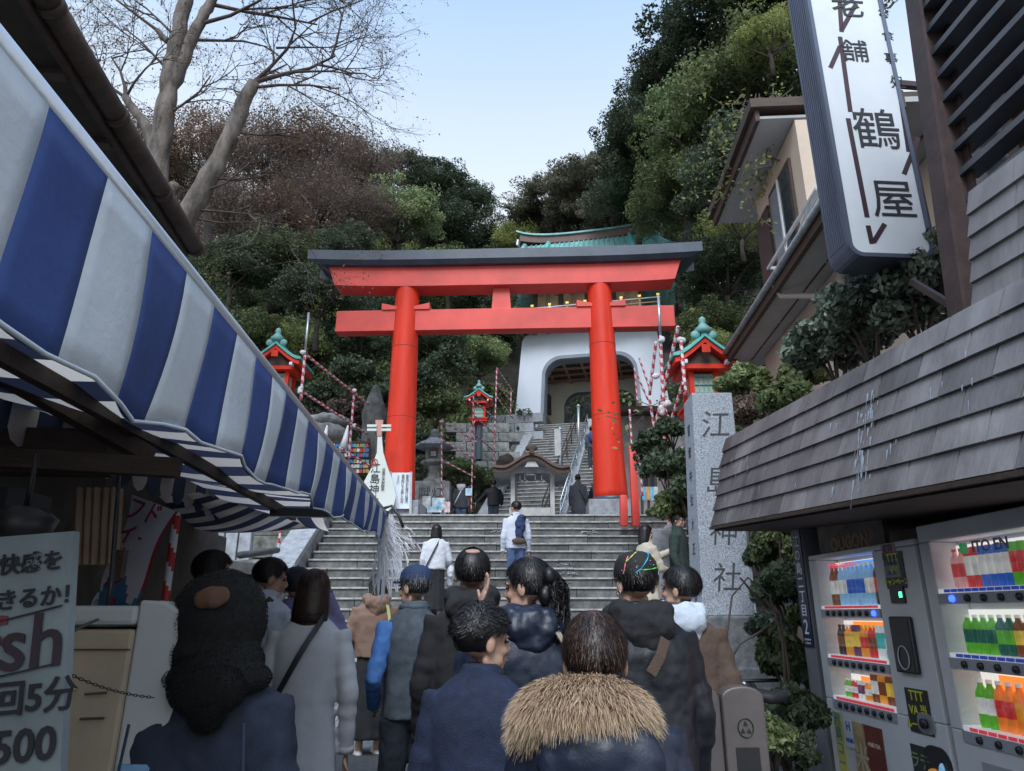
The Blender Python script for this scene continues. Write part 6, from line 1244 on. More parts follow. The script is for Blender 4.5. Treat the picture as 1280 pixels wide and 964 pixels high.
# plants behind bollard
for (px, py, rp, Y, m, l) in [(975, 690, 42, 7.2, L_mid, "dense green shrub right of the granite pillar"), (985, 745, 45, 6.6, L_dark, "dark shrub beside the machines' frame post"), (1000, 660, 34, 7.4, L_dark, "dark shrub under the canopy's far end"), (985, 830, 40, 5.6, L_mid, "shrub with grey green leaves above the motorbike"), (1000, 900, 38, 4.9, L_dark, "low dark shrub between bollard and machine"), (965, 930, 28, 4.3, L_lite, "low grassy plant right of the bollard"), (885, 955, 20, 3.9, L_lite, "small leafy weed left of the bollard"), (960, 790, 22, 5.9, L_gloss, "shrub sprig with pale glossy leaves before the plinth"), (1015, 780, 30, 6.4, L_mid, "green shrub hard against the machines' frame post"), (985, 940, 30, 4.6, L_dark, "dark leafy plant low beside the far drinks machine"), (1010, 840, 26, 5.5, L_dark, "dark shrub halfway up the frame post"), (950, 700, 22, 7.4, L_dark, "dark sprig peeping past the granite pillar's right edge")]:
    c = PY(px, py, Y); dep = Y * .95; r = rp * dep / F; bush(c, (r, r, r * 1.15), m, 4500, .032, l, nc=36, grp="plants beside the drinks machines")
# arching bare stems before the plinth
for i, pts in enumerate([[(985, 905), (978, 800), (962, 745), (935, 722), (915, 745), (908, 800), (906, 850)], [(990, 900), (985, 830), (975, 770), (950, 790), (925, 805), (910, 830)], [(960, 760), (940, 740), (925, 722)], [(1000, 900), (975, 850), (955, 800)], [(985, 780), (968, 765), (955, 748)]]):
    o = MB().tube([PY(x_, y_, 5.1 + .15 * i) for x_, y_ in pts], [.010] * 2 + [.007] * (len(pts) - 2), 6).build("bare_branch", m_twig, None); tag(o, ["long arching bare stem curving before the granite plinth", "second arching bare stem with a low curve", "short broken stem pointing up left before the pillar", "straight leaning bare stem behind the bollard", "short bare twig right of the arching stems"][i], "stem")
for i in range(3):
    b = MB(); c = PY(965 + i * 8, 940, 4.2); c.z = .12
    for k in range(14):
        a = random.gauss(0, .5); h_ = random.uniform(.3, .55); w_ = .008
        b.add([c + V((a * .05 - w_, 0, 0)), c + V((a * .05 + w_, 0, 0)), c + V((a * .15 + w_, -.02, h_ * .6)), c + V((a * .15 - w_, -.02, h_ * .6)), c + V((a * .34, -.06, h_))], [(0, 1, 2, 3), (3, 2, 4)])
    o = b.build("grass_tuft", L_lite, None); tag(o, "tuft of long grass blades right of the bollard", "grass", "grass tufts by the bollard", "stuff")
# vines over the house roof
b = MB(); tips = []
for i in range(46):
    p = PY(random.uniform(925, 1000), random.uniform(110, 210), random.uniform(10.5, 12.5)); d = V((random.uniform(-.5, .3), 0, -1)).normalized(); pts = [p]
    for k in range(6): d = (d + V((random.gauss(0, .4), random.gauss(0, .2), random.gauss(-.05, .3)))).normalized(); pts.append(pts[-1] + d * .28)
    b.tube(pts, [.012] * 4 + [.007] * 3, 4, cap=False); tips += pts[2:]
vr = empty("creeper", PY(950, 200, 11.5), "tangled bare creeper with yellow green leaves over the house roof", "creeper"); b.build("vine_stems", m_twig, vr)["kind"] = "stuff"
ta = np.array([list(t) for t in tips]); ta = np.repeat(ta, 7, 0); ta = ta + rng.normal(size=ta.shape) * .13; q, t = leaves(ta, rng.normal(size=ta.shape), .05, rng.random(len(ta))); obj("leaves", npmesh("leaves", q, 4, L_yel, t), vr)["kind"] = "stuff"
# small sprays: twig in front of the right pillar, ivy by the stone fence
sp2 = empty("leafy_twig", PY(800, 510, 11.5), "thin leafy twig reaching across the right torii pillar", "twig"); b = MB(); tips = []
for pts in ([(830, 500), (800, 515), (775, 525), (758, 520)], [(815, 508), (795, 500), (775, 498)], [(805, 520), (785, 540), (770, 550)]): P_ = [PY(x_, y_, 12) for x_, y_ in pts]; b.tube(P_, .008, 4); tips += P_[1:]
b.build("twig", m_twig, sp2); ta = np.repeat(np.array([list(t) for t in tips]), 5, 0) + rng.normal(size=(len(tips) * 5, 3)) * .08; q, t = leaves(ta, rng.normal(size=ta.shape), .055, rng.random(len(ta))); obj("leaves", npmesh("leaves", q, 4, L_lite, t), sp2)["kind"] = "stuff"
bush(PY(228, 712, 8.5), (.34, .3, .30), L_gloss, 900, .05, "pale leaved plant beside the red and white striped pole", nc=20)
bush(PY(655, 519, 30), (.75, .4, .3), L_mid, 500, .09, "small green plant on top of the granite wall by the gate", nc=16); bush(PY(572, 590, 20), (.9, .6, .5), L_lite, 2500, .06, "rounded light green bush behind the visitors at the platform", nc=40); bush(PY(600, 600, 20.2), (.8, .5, .45), L_mid, 1800, .06, "green bush between the wrapped poles", nc=34)
for (px, py, rp, Y, m, l) in [(520, 480, 40, 21, L_dark, "dark shrub just right of the left torii pillar"), (545, 510, 34, 21.5, L_mid, "green shrub above the stone lantern"), (430, 520, 35, 20, L_mauve, "dry brown shrub above the prayer boards"), (395, 500, 30, 20, L_dark, "dark shrub beside the left wrapped poles"), (480, 500, 32, 20.5, L_dark, "dark shrub behind the left torii pillar"), (560, 460, 40, 23, L_dark, "dark glossy shrub on the slope above the lantern"), (610, 500, 30, 24.5, L_mid, "green shrub behind the small red lantern"), (530, 560, 26, 20, L_dark, "dark shrub left behind the stone lantern"), (440, 470, 36, 21, L_dark, "dark shrub on the slope left of the torii pillar")]:
    c = PY(px, py, Y); dep = Y * .97; r = rp * dep / F; bush(c, (r, r, r * .9), m, 2600, .07, l, nc=50, grp="shrubs on the slope behind the torii")
# ivy covered trunk at left
iv = limb("trunk", [(266, 440, 9), (264, 380, 9), (262, 330, 8), (258, 270, 6)], 15, empty("ivy_trunk", PY(265, 440, 15), "ivy covered tree trunk behind the awning rail at left", "tree"), m_dbark)
ta = np.array([list(PY(264 + rng.normal() * 9, rng.uniform(300, 430), 14.85 + rng.normal() * .1)) for _ in range(1500)]); q, t = leaves(ta, rng.normal(size=ta.shape), .045, rng.random(len(ta))); obj("ivy", npmesh("ivy", q, 4, L_mid, t), iv.parent)["kind"] = "stuff"
# ================================================================ people
m_skin = M("skin", (.42, .25, .18), .5, .08, 8, .05); m_skin2 = M("pale skin", (.50, .33, .26), .5, .08, 8, .05)
H_BLK = tonemat("black hair", [(0, (.006, .005, .006)), (.8, (.018, .015, .015)), (1, (.05, .045, .045))], .42)
H_BRN = tonemat("dark brown hair", [(0, (.012, .007, .006)), (.6, (.040, .022, .016)), (1, (.12, .065, .045))], .42)
H_GRY = tonemat("greying hair", [(0, (.02, .02, .02)), (1, (.20, .20, .21))], .5)
FUR = tonemat("raccoon fur", [(0, (.05, .028, .016)), (.35, (.20, .12, .07)), (.7, (.55, .38, .24)), (1, (.75, .62, .46))], .8)
BFUR = tonemat("black plush", [(0, (.003, .003, .003)), (1, (.014, .013, .013))], .9)
CL_ = {}
def cloth(name, c, rough=.85, var=.12, sc_=6, bump=.35, bs=140, **k): return M("cloth " + name, c, rough, var, sc_, bump, bs, **k)
c_denim = cloth("dark denim", (.016, .024, .045), var=.35, sc_=14, bs=350); c_navy = cloth("navy fleece", (.010, .017, .045), var=.3, sc_=40, bs=220); c_navyd = cloth("navy nylon", (.012, .018, .036), .45, .15, 4, .1); c_black = cloth("black cotton", (.012, .012, .014), var=.25, bs=250)
c_blackn = cloth("black nylon", (.012, .013, .018), .42, .15, 4, .12); c_grey = cloth("pale grey wool", (.46, .47, .50), var=.06, bs=260, bump=.2); c_purple = cloth("lilac knit", (.22, .20, .36)); c_brown = cloth("brown wool", (.20, .125, .09)); c_white = cloth("white fleece", (.50, .58, .70), var=.08, sc_=20); c_sweat = cloth("white knit", (.55, .57, .62), var=.12, sc_=30)
c_green = cloth("dark green cloth", (.025, .04, .035)); c_cream = cloth("cream wool", (.48, .42, .34)); c_vest = cloth("washed grey denim", (.075, .095, .115), var=.3, sc_=12, bs=300); c_lblue = cloth("light blue cotton", (.07, .19, .48)); c_jean = cloth("blue jeans", (.06, .10, .20), var=.3, sc_=14); c_djean = cloth("dark jeans", (.022, .032, .045)); c_dbrown = cloth("brown jacket", (.085, .055, .04)); c_hood = cloth("pale hoodie", (.48, .54, .62)); c_charc = cloth("charcoal wool", (.06, .065, .08)); c_olive = cloth("olive brown coat", (.12, .10, .075)); c_lea = M("black strap leather", (.015, .015, .017), .5, .1, 6, .1); c_tan = cloth("tan strap", (.25, .21, .17))
m_eye = M("dark eye", (.02, .012, .01), .2, .1, 4, 0); m_lip = M("lips", (.35, .14, .12), .5, .1, 9, 0); m_sole = M("white sole", (.55, .55, .53), .6, .1, 9, .1)
def ribbons(paths, w0, w1, tones, nrm=None):
    """paths (n,k,3) -> quads"""
    n, k, _ = paths.shape; tg = np.gradient(paths, axis=1); nv = nrm if nrm is not None else rng.normal(size=(n, 1, 3)); sd = np.cross(tg, nv); sd /= np.linalg.norm(sd, axis=2, keepdims=True) + 1e-9
    wv = np.linspace(w0, w1, k)[None, :, None]; a = paths - sd * wv; b = paths + sd * wv
    q = np.stack([a[:, :-1], b[:, :-1], b[:, 1:], a[:, 1:]], 2).reshape(-1, 3); t = np.repeat(tones, (k - 1) * 4); return q, t
def hand(b, wr, d, nrm, s=1.0, curl=.5, side=1):
    d = V(d).normalized(); n = V(nrm); n = (n - d * n.dot(d)).normalized(); sd = d.cross(n)
    c = wr + d * .05 * s; b.ell(c, (.040 * s, .016 * s, .050 * s), 10, 7, Matrix((sd, n, d)).transposed())
    for i, (o, L) in enumerate(((-.030, .062), (-.010, .072), (.010, .068), (.029, .052))):
        p = c + d * .042 * s + sd * o * s; d1 = (d - n * curl * .5).normalized(); d2 = (d - n * curl * 1.4).normalized(); q = p + d1 * L * .5 * s
        b.tube([p - d * .015 * s, p, q, q + d2 * L * .5 * s], [.0095 * s, .0095 * s, .0088 * s, .0070 * s], 7)
    p = c - d * .02 * s + sd * .030 * s * side; b.tube([p, p + (d * .5 + sd * .7 * side - n * .3).normalized() * .035 * s, p + (d * .8 + sd * .6 * side - n * .5).normalized() * .065 * s], [.012 * s, .0105 * s, .008 * s], 7)
NP = 0
def person(px, py, D, yaw, label, floor=None, hy=0, hp=0, skin=m_skin, hair="short", hm=H_BLK, top=c_black, puff=1.0, hem=.50, topname="jacket", legs=c_djean, skirt=False, hooddown=None, arms=None, near=1, collar=True, sleeves=None, coatw=1.0, folds=1.0, shoes=m_sole, grp="people", strands=1500, wide=1.0, bald=False, hairlen=0, cap=None, lean=0):
    global NP
    NP += 1; ht = PY(px, py, D); fz = gz(D) if floor is None else floor; H = ht.z - fz; s = H / 1.65; hs = max(.90, min(1.02, s * .97)); puff *= .95
    base = V((ht.x, D, fz)); ro = empty("person", base, label, "person", grp)
    T = Matrix.Translation(base) @ Matrix.Rotation(R(yaw), 4, 'Z')
    vx = (.0085, .013, .022)[near - 1] if near > 0 else .02
    def nb(): b = MB(); b.T = T; return b
    def fin(b, nm, mat, vox=None, sm=2, disp=None): return b.build(nm, mat, ro, remesh=vox or vx * 1.15, smooth=sm, disp=disp)
    chin = H - .232 * hs
    HMt = Matrix.Translation(V((0, .012 + lean * .3, chin))) @ Matrix.Rotation(R(hy), 4, 'Z') @ Matrix.Rotation(R(hp), 4, 'X')
    def hb(): b = MB(); b.T = T @ HMt @ Matrix.Scale(hs, 4); return b
    A = {"L": (V((-.225 * s * wide, -.03 * s, .625 * H)), V((-.225 * s * wide, .06 * s, .475 * H)), V((0, .1, -1))), "R": (V((.225 * s * wide, -.03 * s, .625 * H)), V((.225 * s * wide, .06 * s, .475 * H)), V((0, .1, -1)))}
    if arms:
        for k, v in arms.items():
            A[k] = (V((v[0][0] * s, v[0][1] * s, v[0][2] * H)), V((v[1][0] * s, v[1][1] * s, v[1][2] * H)), V(v[2]) if len(v) > 2 else V((0, .1, -1)))
    SH = {"L": V((-.155 * s * wide, 0, .805 * H)), "R": V((.155 * s * wide, 0, .805 * H))}
    # body: one skin surface
    b = nb(); b.ell((0, 0, .68 * H), (.125 * s, .085 * s, .20 * s)); b.ell((0, 0, .53 * H), (.14 * s, .09 * s, .12 * s)); b.tube([(0, -.01, .78 * H), (0, -.005, chin + .02)], [.06 * s, .052 * hs], 12)
    for sg in (-1, 1): b.tube([(sg * .08 * s, 0, .52 * H), (sg * .085 * s, .01, .28 * H), (sg * .085 * s, -.01, .04 * H)], [.075 * s, .052 * s, .035 * s], 10); b.ell((sg * .085 * s, .05 * s, .025 * H), (.035 * s, .10 * s, .03 * s))
    for k in "LR":
        e, wr, dh = A[k]; b.tube([SH[k], e, wr], [.045 * s, .036 * s, .026 * s], 10); hand(b, wr, dh, V((1 if k == "L" else -1, 0, 0)) if abs(dh.normalized().x) < .8 else V((0, -1, 0)), hs * .95, .45, 1 if k == "L" else -1)
    h = MB(); h.T = T @ HMt @ Matrix.Scale(hs, 4)
    h.ell((0, -.010, .140), (.077, .096, .088), 20, 14); h.ell((0, .030, .085), (.060, .060, .080), 16, 12); h.ell((0, .058, .024), (.030, .028, .022)); h.tube([(0, .088, .118), (0, .108, .078)], [.009, .014], 8); h.ell((0, .100, .074), (.017, .014, .011)); h.ell((0, .080, .128), (.052, .018, .014)); h.ell((0, .086, .047), (.024, .014, .012)); h.ell((0, .082, .036), (.02, .013, .008))
    for sg in (-1, 1):
        h.ell((sg * .034, .062, .078), (.024, .026, .022)); h.ell((sg * .082, -.006, .100), (.010, .020, .032), 10, 8, Matrix.Rotation(R(-14), 3, 'X')); h.ell((sg * .045, .02, .045), (.02, .045, .03))
    b.v += h.v and []; o_ = len(b.v); b.v += h.v; b.f += [[i + o_ for i in f] for f in h.f]; b.m += h.m; b.sm += h.sm
    body = b.build("body", skin, ro, remesh=vx * (.62 if near == 1 else .75), smooth=2)
    if near < 3:
        for sg in (-1, 1): e = hb(); e.ell((sg * .032, .083, .110), (.013, .010, .006), 8, 6); e.build("eye", m_eye, ro); e = hb(); e.ell((sg * .032, .092, .128), (.017, .006, .003), 8, 5); e.build("eyebrow", m_eye, ro)
        e = hb(); e.ell((0, .0975, .043), (.020, .006, .005), 8, 6); e.build("lips", m_lip, ro)
    # garment
    b = nb(); hz = hem * H; tr = []
    prof = [(hz, .165 * coatw + (.50 - hem) * .12, .125 * coatw), (max(hz + .02, .58 * H), .168, .120), (.68 * H, .178, .118), (.76 * H, .190, .116), (.805 * H, .178, .100), (.835 * H, .125, .085), (.855 * H, .080, .078)]
    if hem < .45: prof.insert(1, (.5 * (hz + .55 * H), .170 * coatw, .122 * coatw))
    if collar: prof.append((chin + .035, .072, .074))
    for z_, a_, c_ in prof:
        ring = []
        for k in range(44):
            t = 6.2832 * k / 44; cs, sn = math.cos(t), math.sin(t); f = (abs(cs) ** 2.5 + abs(sn) ** 2.5) ** (-1 / 2.5) * (1 + .035 * min(1, max(0, (.74 * H - z_) / (.3 * H))) * math.sin(5 * t + NP) + .018 * min(1, max(0, (.70 * H - z_) / (.3 * H))) * math.sin(11 * t + NP * 2))
            ring.append(V((a_ * s * wide * puff * f * cs if z_ < .84 * H else a_ * s * f * cs, c_ * s * puff * f * sn - .008, z_)))
        tr.append(ring)
    b.loft(tr, True, True)
    def slv(b, q, shrink=1.0, end=1.0):
        e, wr, _ = A[q]; d1, d2 = e - SH[q], wr - e; pts = []; rd = []
        for i in range(8): t = i / 8; pts.append(SH[q] + d1 * t); rd.append((.074 - .018 * t + .004 * math.sin(i * 2.3)) * s * puff * shrink)
        n2 = int(8 * end)
        for i in range(n2 + 1): t = i / 8; pts.append(e + d2 * t * .97); rd.append((.056 - .012 * t + .004 * math.sin(i * 2.6)) * s * puff * shrink)
        b.tube(pts, rd, 14)
    if sleeves is None:
        for q in "LR": slv(b, q)
    dsp = [(.20, .020 * folds), (.07, .011 * folds), (.025, .005 * folds)] if near < 3 else [(.16, .03 * folds)]
    gm_ = fin(b, topname, top, None, 3, dsp)
    if sleeves is not None:
        for q in "LR": b = nb(); slv(b, q, .9); fin(b, "sleeve", sleeves, None, 2, [(.06, .015)])
    if near < 3 and sleeves is None:
        for q in "LR":
            e, wr, _ = A[q]; d = (wr - e).normalized(); b = nb(); b.tube([wr - d * .035, wr - d * .003], [.046 * s * puff, .044 * s * puff], 14); b.build("cuff", top, ro)
    if hooddown:
        b = nb(); zc = chin - .005
        b.tube([(.105 * math.cos(R(t)), .02 + .085 * math.sin(R(t)), zc - .005 + .025 * math.sin(R(t))) for t in range(-205, 30, 15)], [.030 + .022 * max(0, -math.sin(R(t))) for t in range(-205, 30, 15)], 10)
        b.ell((0, -.105, zc - .045), (.125, .055, .085)); b.ell((0, -.105, zc - .10), (.085, .045, .06)); b.ell((-.075, -.05, zc), (.06, .06, .05)); b.ell((.075, -.05, zc), (.06, .06, .05))
        fin(b, "hood", hooddown, None, 2, [(.07, .035), (.03, .01)])
    # legs
    if skirt:
        b = nb(); b.loft([[V((a_ * s * math.cos(6.2832 * k / 30) * (1 + .05 * math.sin(k * 2.1)), c_ * s * math.sin(6.2832 * k / 30) * (1 + .05 * math.sin(k * 2.1)), z_)) for k in range(30)] for z_, a_, c_ in ((.10 * H, .20, .17), (.3 * H, .175, .14), (.50 * H, .16, .12), (.60 * H, .14, .10))]); fin(b, "skirt", legs, None, 2, [(.12, .02)])
    elif legs:
        b = nb(); b.ell((0, 0, .515 * H), (.160 * s, .115 * s, .11 * s))
        for sg in (-1, 1): b.tube([(sg * .08 * s, 0, .50 * H), (sg * .088 * s, .012, .28 * H), (sg * .09 * s, -.005, .05 * H)], [.092 * s, .070 * s, .060 * s], 14)
        fin(b, "trousers", legs, None, 2, [(.09, .02)])
    if D > 5 or skirt:
        for sg in (-1, 1): b = nb(); b.ell((sg * .088 * s, .045 * s, .032), (.045 * s, .125 * s, .038)); b.box((sg * .088 * s, .045 * s, .012), (.088 * s, .25 * s, .022)); b.build("shoe", shoes, ro)
    # hair
    if hair:
        RX, RY, RZ = .084, .104, .097; CC = np.array([0, -.010, .142])
        b = hb(); SG, RG = 28, 20; vs, fs = [], []
        def line(az):   # lowest z (unit) that carries hair; az from +y (face) 0..pi
            f = math.cos(az); return (.42 if f > .55 else (-.10 if f > .15 else -.86)) if hair != "long" else (.40 if f > .6 else (-.25 if f > .2 else -.75))
        for i in range(RG + 1):
            t = math.pi * i / RG
            for k in range(SG):
                az = 6.2832 * k / SG; dx, dy, dz = math.sin(t) * math.sin(az), math.sin(t) * math.cos(az), math.cos(t)
                lm = line(az if az < math.pi else 6.2832 - az); m_ = min(1, max(0, (dz - lm) / .25)); n_ = noise.noise(V((dx * 3 + NP * 9, dy * 3, dz * 3))) * (.10 if hair == "curly" else .045)
                f = .80 + .20 * m_ + n_ * m_ + (.05 * m_ if hair == "curly" else 0)
                vs.append((CC[0] + dx * RX * f, CC[1] + dy * RY * f, CC[2] + dz * RZ * f))
        for i in range(RG):
            for k in range(SG): fs.append((i * SG + k, i * SG + (k + 1) % SG, (i + 1) * SG + (k + 1) % SG, (i + 1) * SG + k))
        b.add(vs, fs, True)
        hn = b.build("hair", hm, ro)
        if hairlen:
            b = hb(); rg_ = []
            for z_, a_, c_, y_ in ((.19, .07, .07, -.02), (.13, .090, .095, -.022), (.06, .096, .082, -.035), (0, .100, .070, -.048), (-hairlen * .6, .104, .062, -.056), (-hairlen, .092, .050, -.056)): rg_.append([V((a_ * math.cos(6.2832 * k / 24) * (1 + .03 * math.sin(k * 3.3)), y_ + c_ * math.sin(6.2832 * k / 24), z_)) for k in range(24)])
            b.loft(rg_); b.build("hair_length", hm, ro)
        if near < 3 and strands:
            n = strands; K = 7; az = rng.uniform(0, 2 * np.pi, n); t0 = rng.uniform(0.02, 1.25, n); P = np.zeros((n, K, 3)); Nn = np.zeros((n, K, 3))
            f_ = np.cos(az); lm = np.where(f_ > .55, .42, np.where(f_ > .15, -.10, -.84)); tend = np.arccos(np.clip(lm + rng.normal(size=n) * .10, -.95, .9)); ln_ = rng.uniform(.45, .9, n); t0 = np.minimum(t0, tend - .15); t1 = np.minimum(t0 + ln_ * 1.2, tend + .12); lift = rng.uniform(1.0, 1.10, n)
            if hair == "curly": t1 = np.minimum(t0 + .5, tend + .1); lift = rng.uniform(1.02, 1.20, n)
            daz = rng.normal(size=n) * .12
            for k in range(K):
                u_ = k / (K - 1); t = t0 + (t1 - t0) * u_; a = az + daz * u_ + (.5 * np.sin(u_ * 6 + az * 5) * .35 if hair == "curly" else 0)
                d = np.stack([np.sin(t) * np.sin(a), np.sin(t) * np.cos(a), np.cos(t)], 1)
                c_, s_ = math.cos(-.35), math.sin(-.35); d = np.stack([d[:, 0], d[:, 1] * c_ - d[:, 2] * s_ * -1 * -1, d[:, 1] * s_ + d[:, 2] * c_], 1) if False else d
                lf = lift + (.13 * u_ ** 3 * rng.random(n) ** 2 if hair != "long" else .03 * u_ ** 3 * rng.random(n)) + (np.sin(u_ * 9 + az * 7) * .03 if hair == "curly" else 0)
                P[:, k] = CC + d * np.array([RX, RY, RZ]) * lf[:, None]; Nn[:, k] = d
            if bald: kp = ~((P[:, 2, 2] > .20) & (np.abs(P[:, 2, 0]) < .05) & (P[:, 2, 1] < .03)); P, Nn = P[kp], Nn[kp]; n = len(P)
            q, t = ribbons(P, .0032, .0007, rng.random(n) ** 2, Nn)
            if hairlen:
                n2 = strands; a = rng.uniform(-2.2, 2.2, n2) + np.pi; P2 = np.zeros((n2, 6, 3)); N2 = np.zeros((n2, 6, 3)); z0 = rng.uniform(.05, .16, n2)
                for k in range(6):
                    u_ = k / 5; z_ = z0 + (-hairlen * rng.uniform(.93, 1.06, n2) - z0) * u_; rx = np.interp(z_, [-hairlen, 0, .06, .13, .19], [.095, .103, .099, .093, .07]) * 1.02; ry = np.interp(z_, [-hairlen, 0, .06, .13, .19], [.053, .073, .085, .098, .07]) * 1.02; yy = np.interp(z_, [-hairlen, 0, .06, .13, .19], [-.056, -.048, -.035, -.022, -.02]); aa = a + .05 * np.sin(u_ * 5 + a * 9)
                    P2[:, k] = np.stack([rx * np.sin(aa), yy + ry * np.cos(aa), z_], 1); N2[:, k] = np.stack([np.sin(aa), np.cos(aa), 0 * aa], 1)
                q2, t2 = ribbons(P2, .0032, .0010, rng.random(n2) ** 2, N2); q = np.concatenate([q, q2]); t = np.concatenate([t, t2])
            Mx = np.array(T @ HMt @ Matrix.Scale(hs, 4)); q = q @ Mx[:3, :3].T + Mx[:3, 3]; o = obj("hair_strands", npmesh("hair_strands", q, 4, hm, t), ro); o["kind"] = "stuff"
    if bald: b = hb(); b.ell((0, -.035, .222), (.045, .050, .014), 14, 8); b.build("bald_patch", skin, ro)
    if cap:
        cm_, brim = cap; b = hb(); b.loft([[V((.091 * f * math.cos(6.2832 * k / 24), -.010 + .112 * f * math.sin(6.2832 * k / 24), z_)) for k in range(24)] for f, z_ in ((.99, .142), (1.0, .165), (.93, .205), (.72, .235), (.40, .250), (.05, .254))]); b.build("cap", cm_, ro)
        if brim: b = hb(); b.loft([[V((.070 * math.cos(R(t)) * f, .085 + .080 * math.sin(R(t)) * f, z_ - .012 * f * abs(math.cos(R(t))))) for t in range(0, 360, 20)] for f, z_ in ((.98, .150), (1, .155), (.96, .160))]); b.build("cap_brim", cm_, ro)
        b = hb(); b.ell((0, -.01, .256), (.008, .008, .005), 8, 5); b.build("cap_button", cm_, ro)
    return dict(ro=ro, T=T, H=H, s=s, chin=chin, nb=nb, hb=hb, HMt=HMt, hs=hs, A=A)
def strap(P, pts, mat, w_=.035, th=.006, nm="strap"):
    """pts in body space; flat band with its width across the path, hugging the body"""
    b = P['nb'](); pts = [V(p) for p in pts]; rings = []
    for i, p in enumerate(pts):
        d = (pts[min(i + 1, len(pts) - 1)] - pts[max(i - 1, 0)]).normalized(); out = V((p.x * .7, p.y, 0)); out = (out - d * out.dot(d)).normalized(); sd = d.cross(out) * w_ / 2; o = out * th / 2; rings.append([p - sd - o, p + sd - o, p + sd + o, p - sd + o])
    b.loft(rings, True, False); return b.build(nm, mat, P['ro'])
def sash(P, sgn, mat, w_=.035, out=.135, puff=1.0):   # across the back, from one shoulder to the other hip; sgn=+1: from right shoulder
    s, H = P['s'], P['H']; r = out * s * puff; k = []
    for t in np.linspace(0, 1, 12):
        a = math.pi * (.98 * t); x = sgn * s * (.09 - .27 * t); z_ = H * (.857 - .33 * t); y = -r * (.45 + .57 * math.sin(min(1, t * 2.2) * math.pi / 2)) * (1 if t < .8 else math.sqrt(max(.05, 1 - ((t - .8) / .2) ** 2 * .8)))
        k.append((x, y, z_))
    return strap(P, k, mat, w_)
def furstrands(name, pts, nrm, L, mat, ro, w_=.0016, tone_root=.0, droop=.35, jitter=.35, w1=None):
    n = len(pts); d = unit(nrm + rng.normal(size=(n, 3)) * jitter); l_ = (L * rng.uniform(.55, 1.15, n))[:, None]; p1 = pts + d * l_ * .5; p2 = pts + d * l_ + np.array([0, 0, -1]) * l_ * droop
    sd = unit(np.cross(d, rng.normal(size=(n, 3)))) * w_; q = np.stack([pts - sd, pts + sd, p1 + sd * .7, p1 - sd * .7, p1 - sd * .7, p1 + sd * .7, p2 + sd * .1, p2 - sd * .1], 1).reshape(-1, 3)
    tn = rng.normal(size=n) * .12; t = np.stack([tn, tn, tn + .45, tn + .45, tn + .45, tn + .45, tn + .95, tn + .95], 1).reshape(-1)
    o = obj(name, npmesh(name, q, 4, mat, np.clip(t, 0, 1)), ro); o["kind"] = "stuff"; return o
# ---- 1 hooded woman, left foreground
P = person(279, 742, 2.08, 4, "person in denim jacket with black plush hood up, foreground left", top=c_denim, puff=1.22, hair=None, near=1, wide=1.10, folds=1.2, coatw=1.15)
b = P['nb'](); ch = P['chin']; b.ell((0, -.005, ch + .135), (.128, .135, .142), 20, 14); b.ell((0, -.02, ch + .05), (.120, .122, .10), 16, 12); b.ell((.02, -.04, ch + .03), (.122, .11, .07), 16, 12); b.ell((.03, -.06, ch - .01), (.142, .10, .055), 16, 12); b.ell((.03, -.125, ch - .03), (.10, .045, .07), 16, 12); b.ell((.04, -.135, ch - .075), (.05, .03, .06), 12, 10)
hd = b.build("plush_hood", M("black plush base", (.006, .006, .006), .95, .3, 30, .3), P['ro'], remesh=.009, smooth=14, disp=[(.12, .006)])
def fuzz(P, ells, n, L, mat, nm="plush", **k):
    pts, nr = [], []
    for c, r in ells:
        e = unit(rng.normal(size=(n, 3))); pts.append(np.array(c) + e * np.array(r) * 1.0); nr.append(unit(e / np.array(r)))
    pts, nr = np.concatenate(pts), np.concatenate(nr); keep = np.ones(len(pts), bool)
    for i, (c, r) in enumerate(ells): q = (((pts - np.array(c)) / np.array(r)) ** 2).sum(1); keep &= q > .93
    pts, nr = pts[keep], nr[keep]; Mx = np.array(P['T']); pts = pts @ Mx[:3, :3].T + Mx[:3, 3]; nr = nr @ Mx[:3, :3].T
    return furstrands(nm, pts, nr, L, mat, P['ro'], **k)
fuzz(P, [((0, -.005, ch + .135), (.128, .135, .142)), ((0, -.02, ch + .05), (.120, .122, .10)), ((.02, -.04, ch + .03), (.122, .11, .07)), ((.03, -.06, ch - .01), (.142, .10, .055)), ((.03, -.125, ch - .03), (.10, .045, .07)), ((.04, -.135, ch - .075), (.05, .03, .06))], 9000, .0045, BFUR, w_=.0012, droop=.2)
b = P['nb'](); b.ell((.016, -.138, ch + .195), (.038, .020, .030), 16, 10); b.ell((.038, -.134, ch + .200), (.024, .018, .025), 14, 8); b.ell((-.008, -.136, ch + .190), (.024, .018, .026), 14, 8); b.build("brown_patch", M("brown suede patch", (.11, .055, .032), .9, .2, 30, .4, 60), P['ro'], remesh=.005, smooth=2)
for sg in (-1, 1): strap(P, [(sg * .14, -.128 * 1.22, .78 * P['H']), (sg * .15, -.152, .7 * P['H']), (sg * .15, -.156, .6 * P['H']), (sg * .145, -.155, .5 * P['H'])], M("denim seam", (.03, .045, .08), .8), .007, .004, "seam")
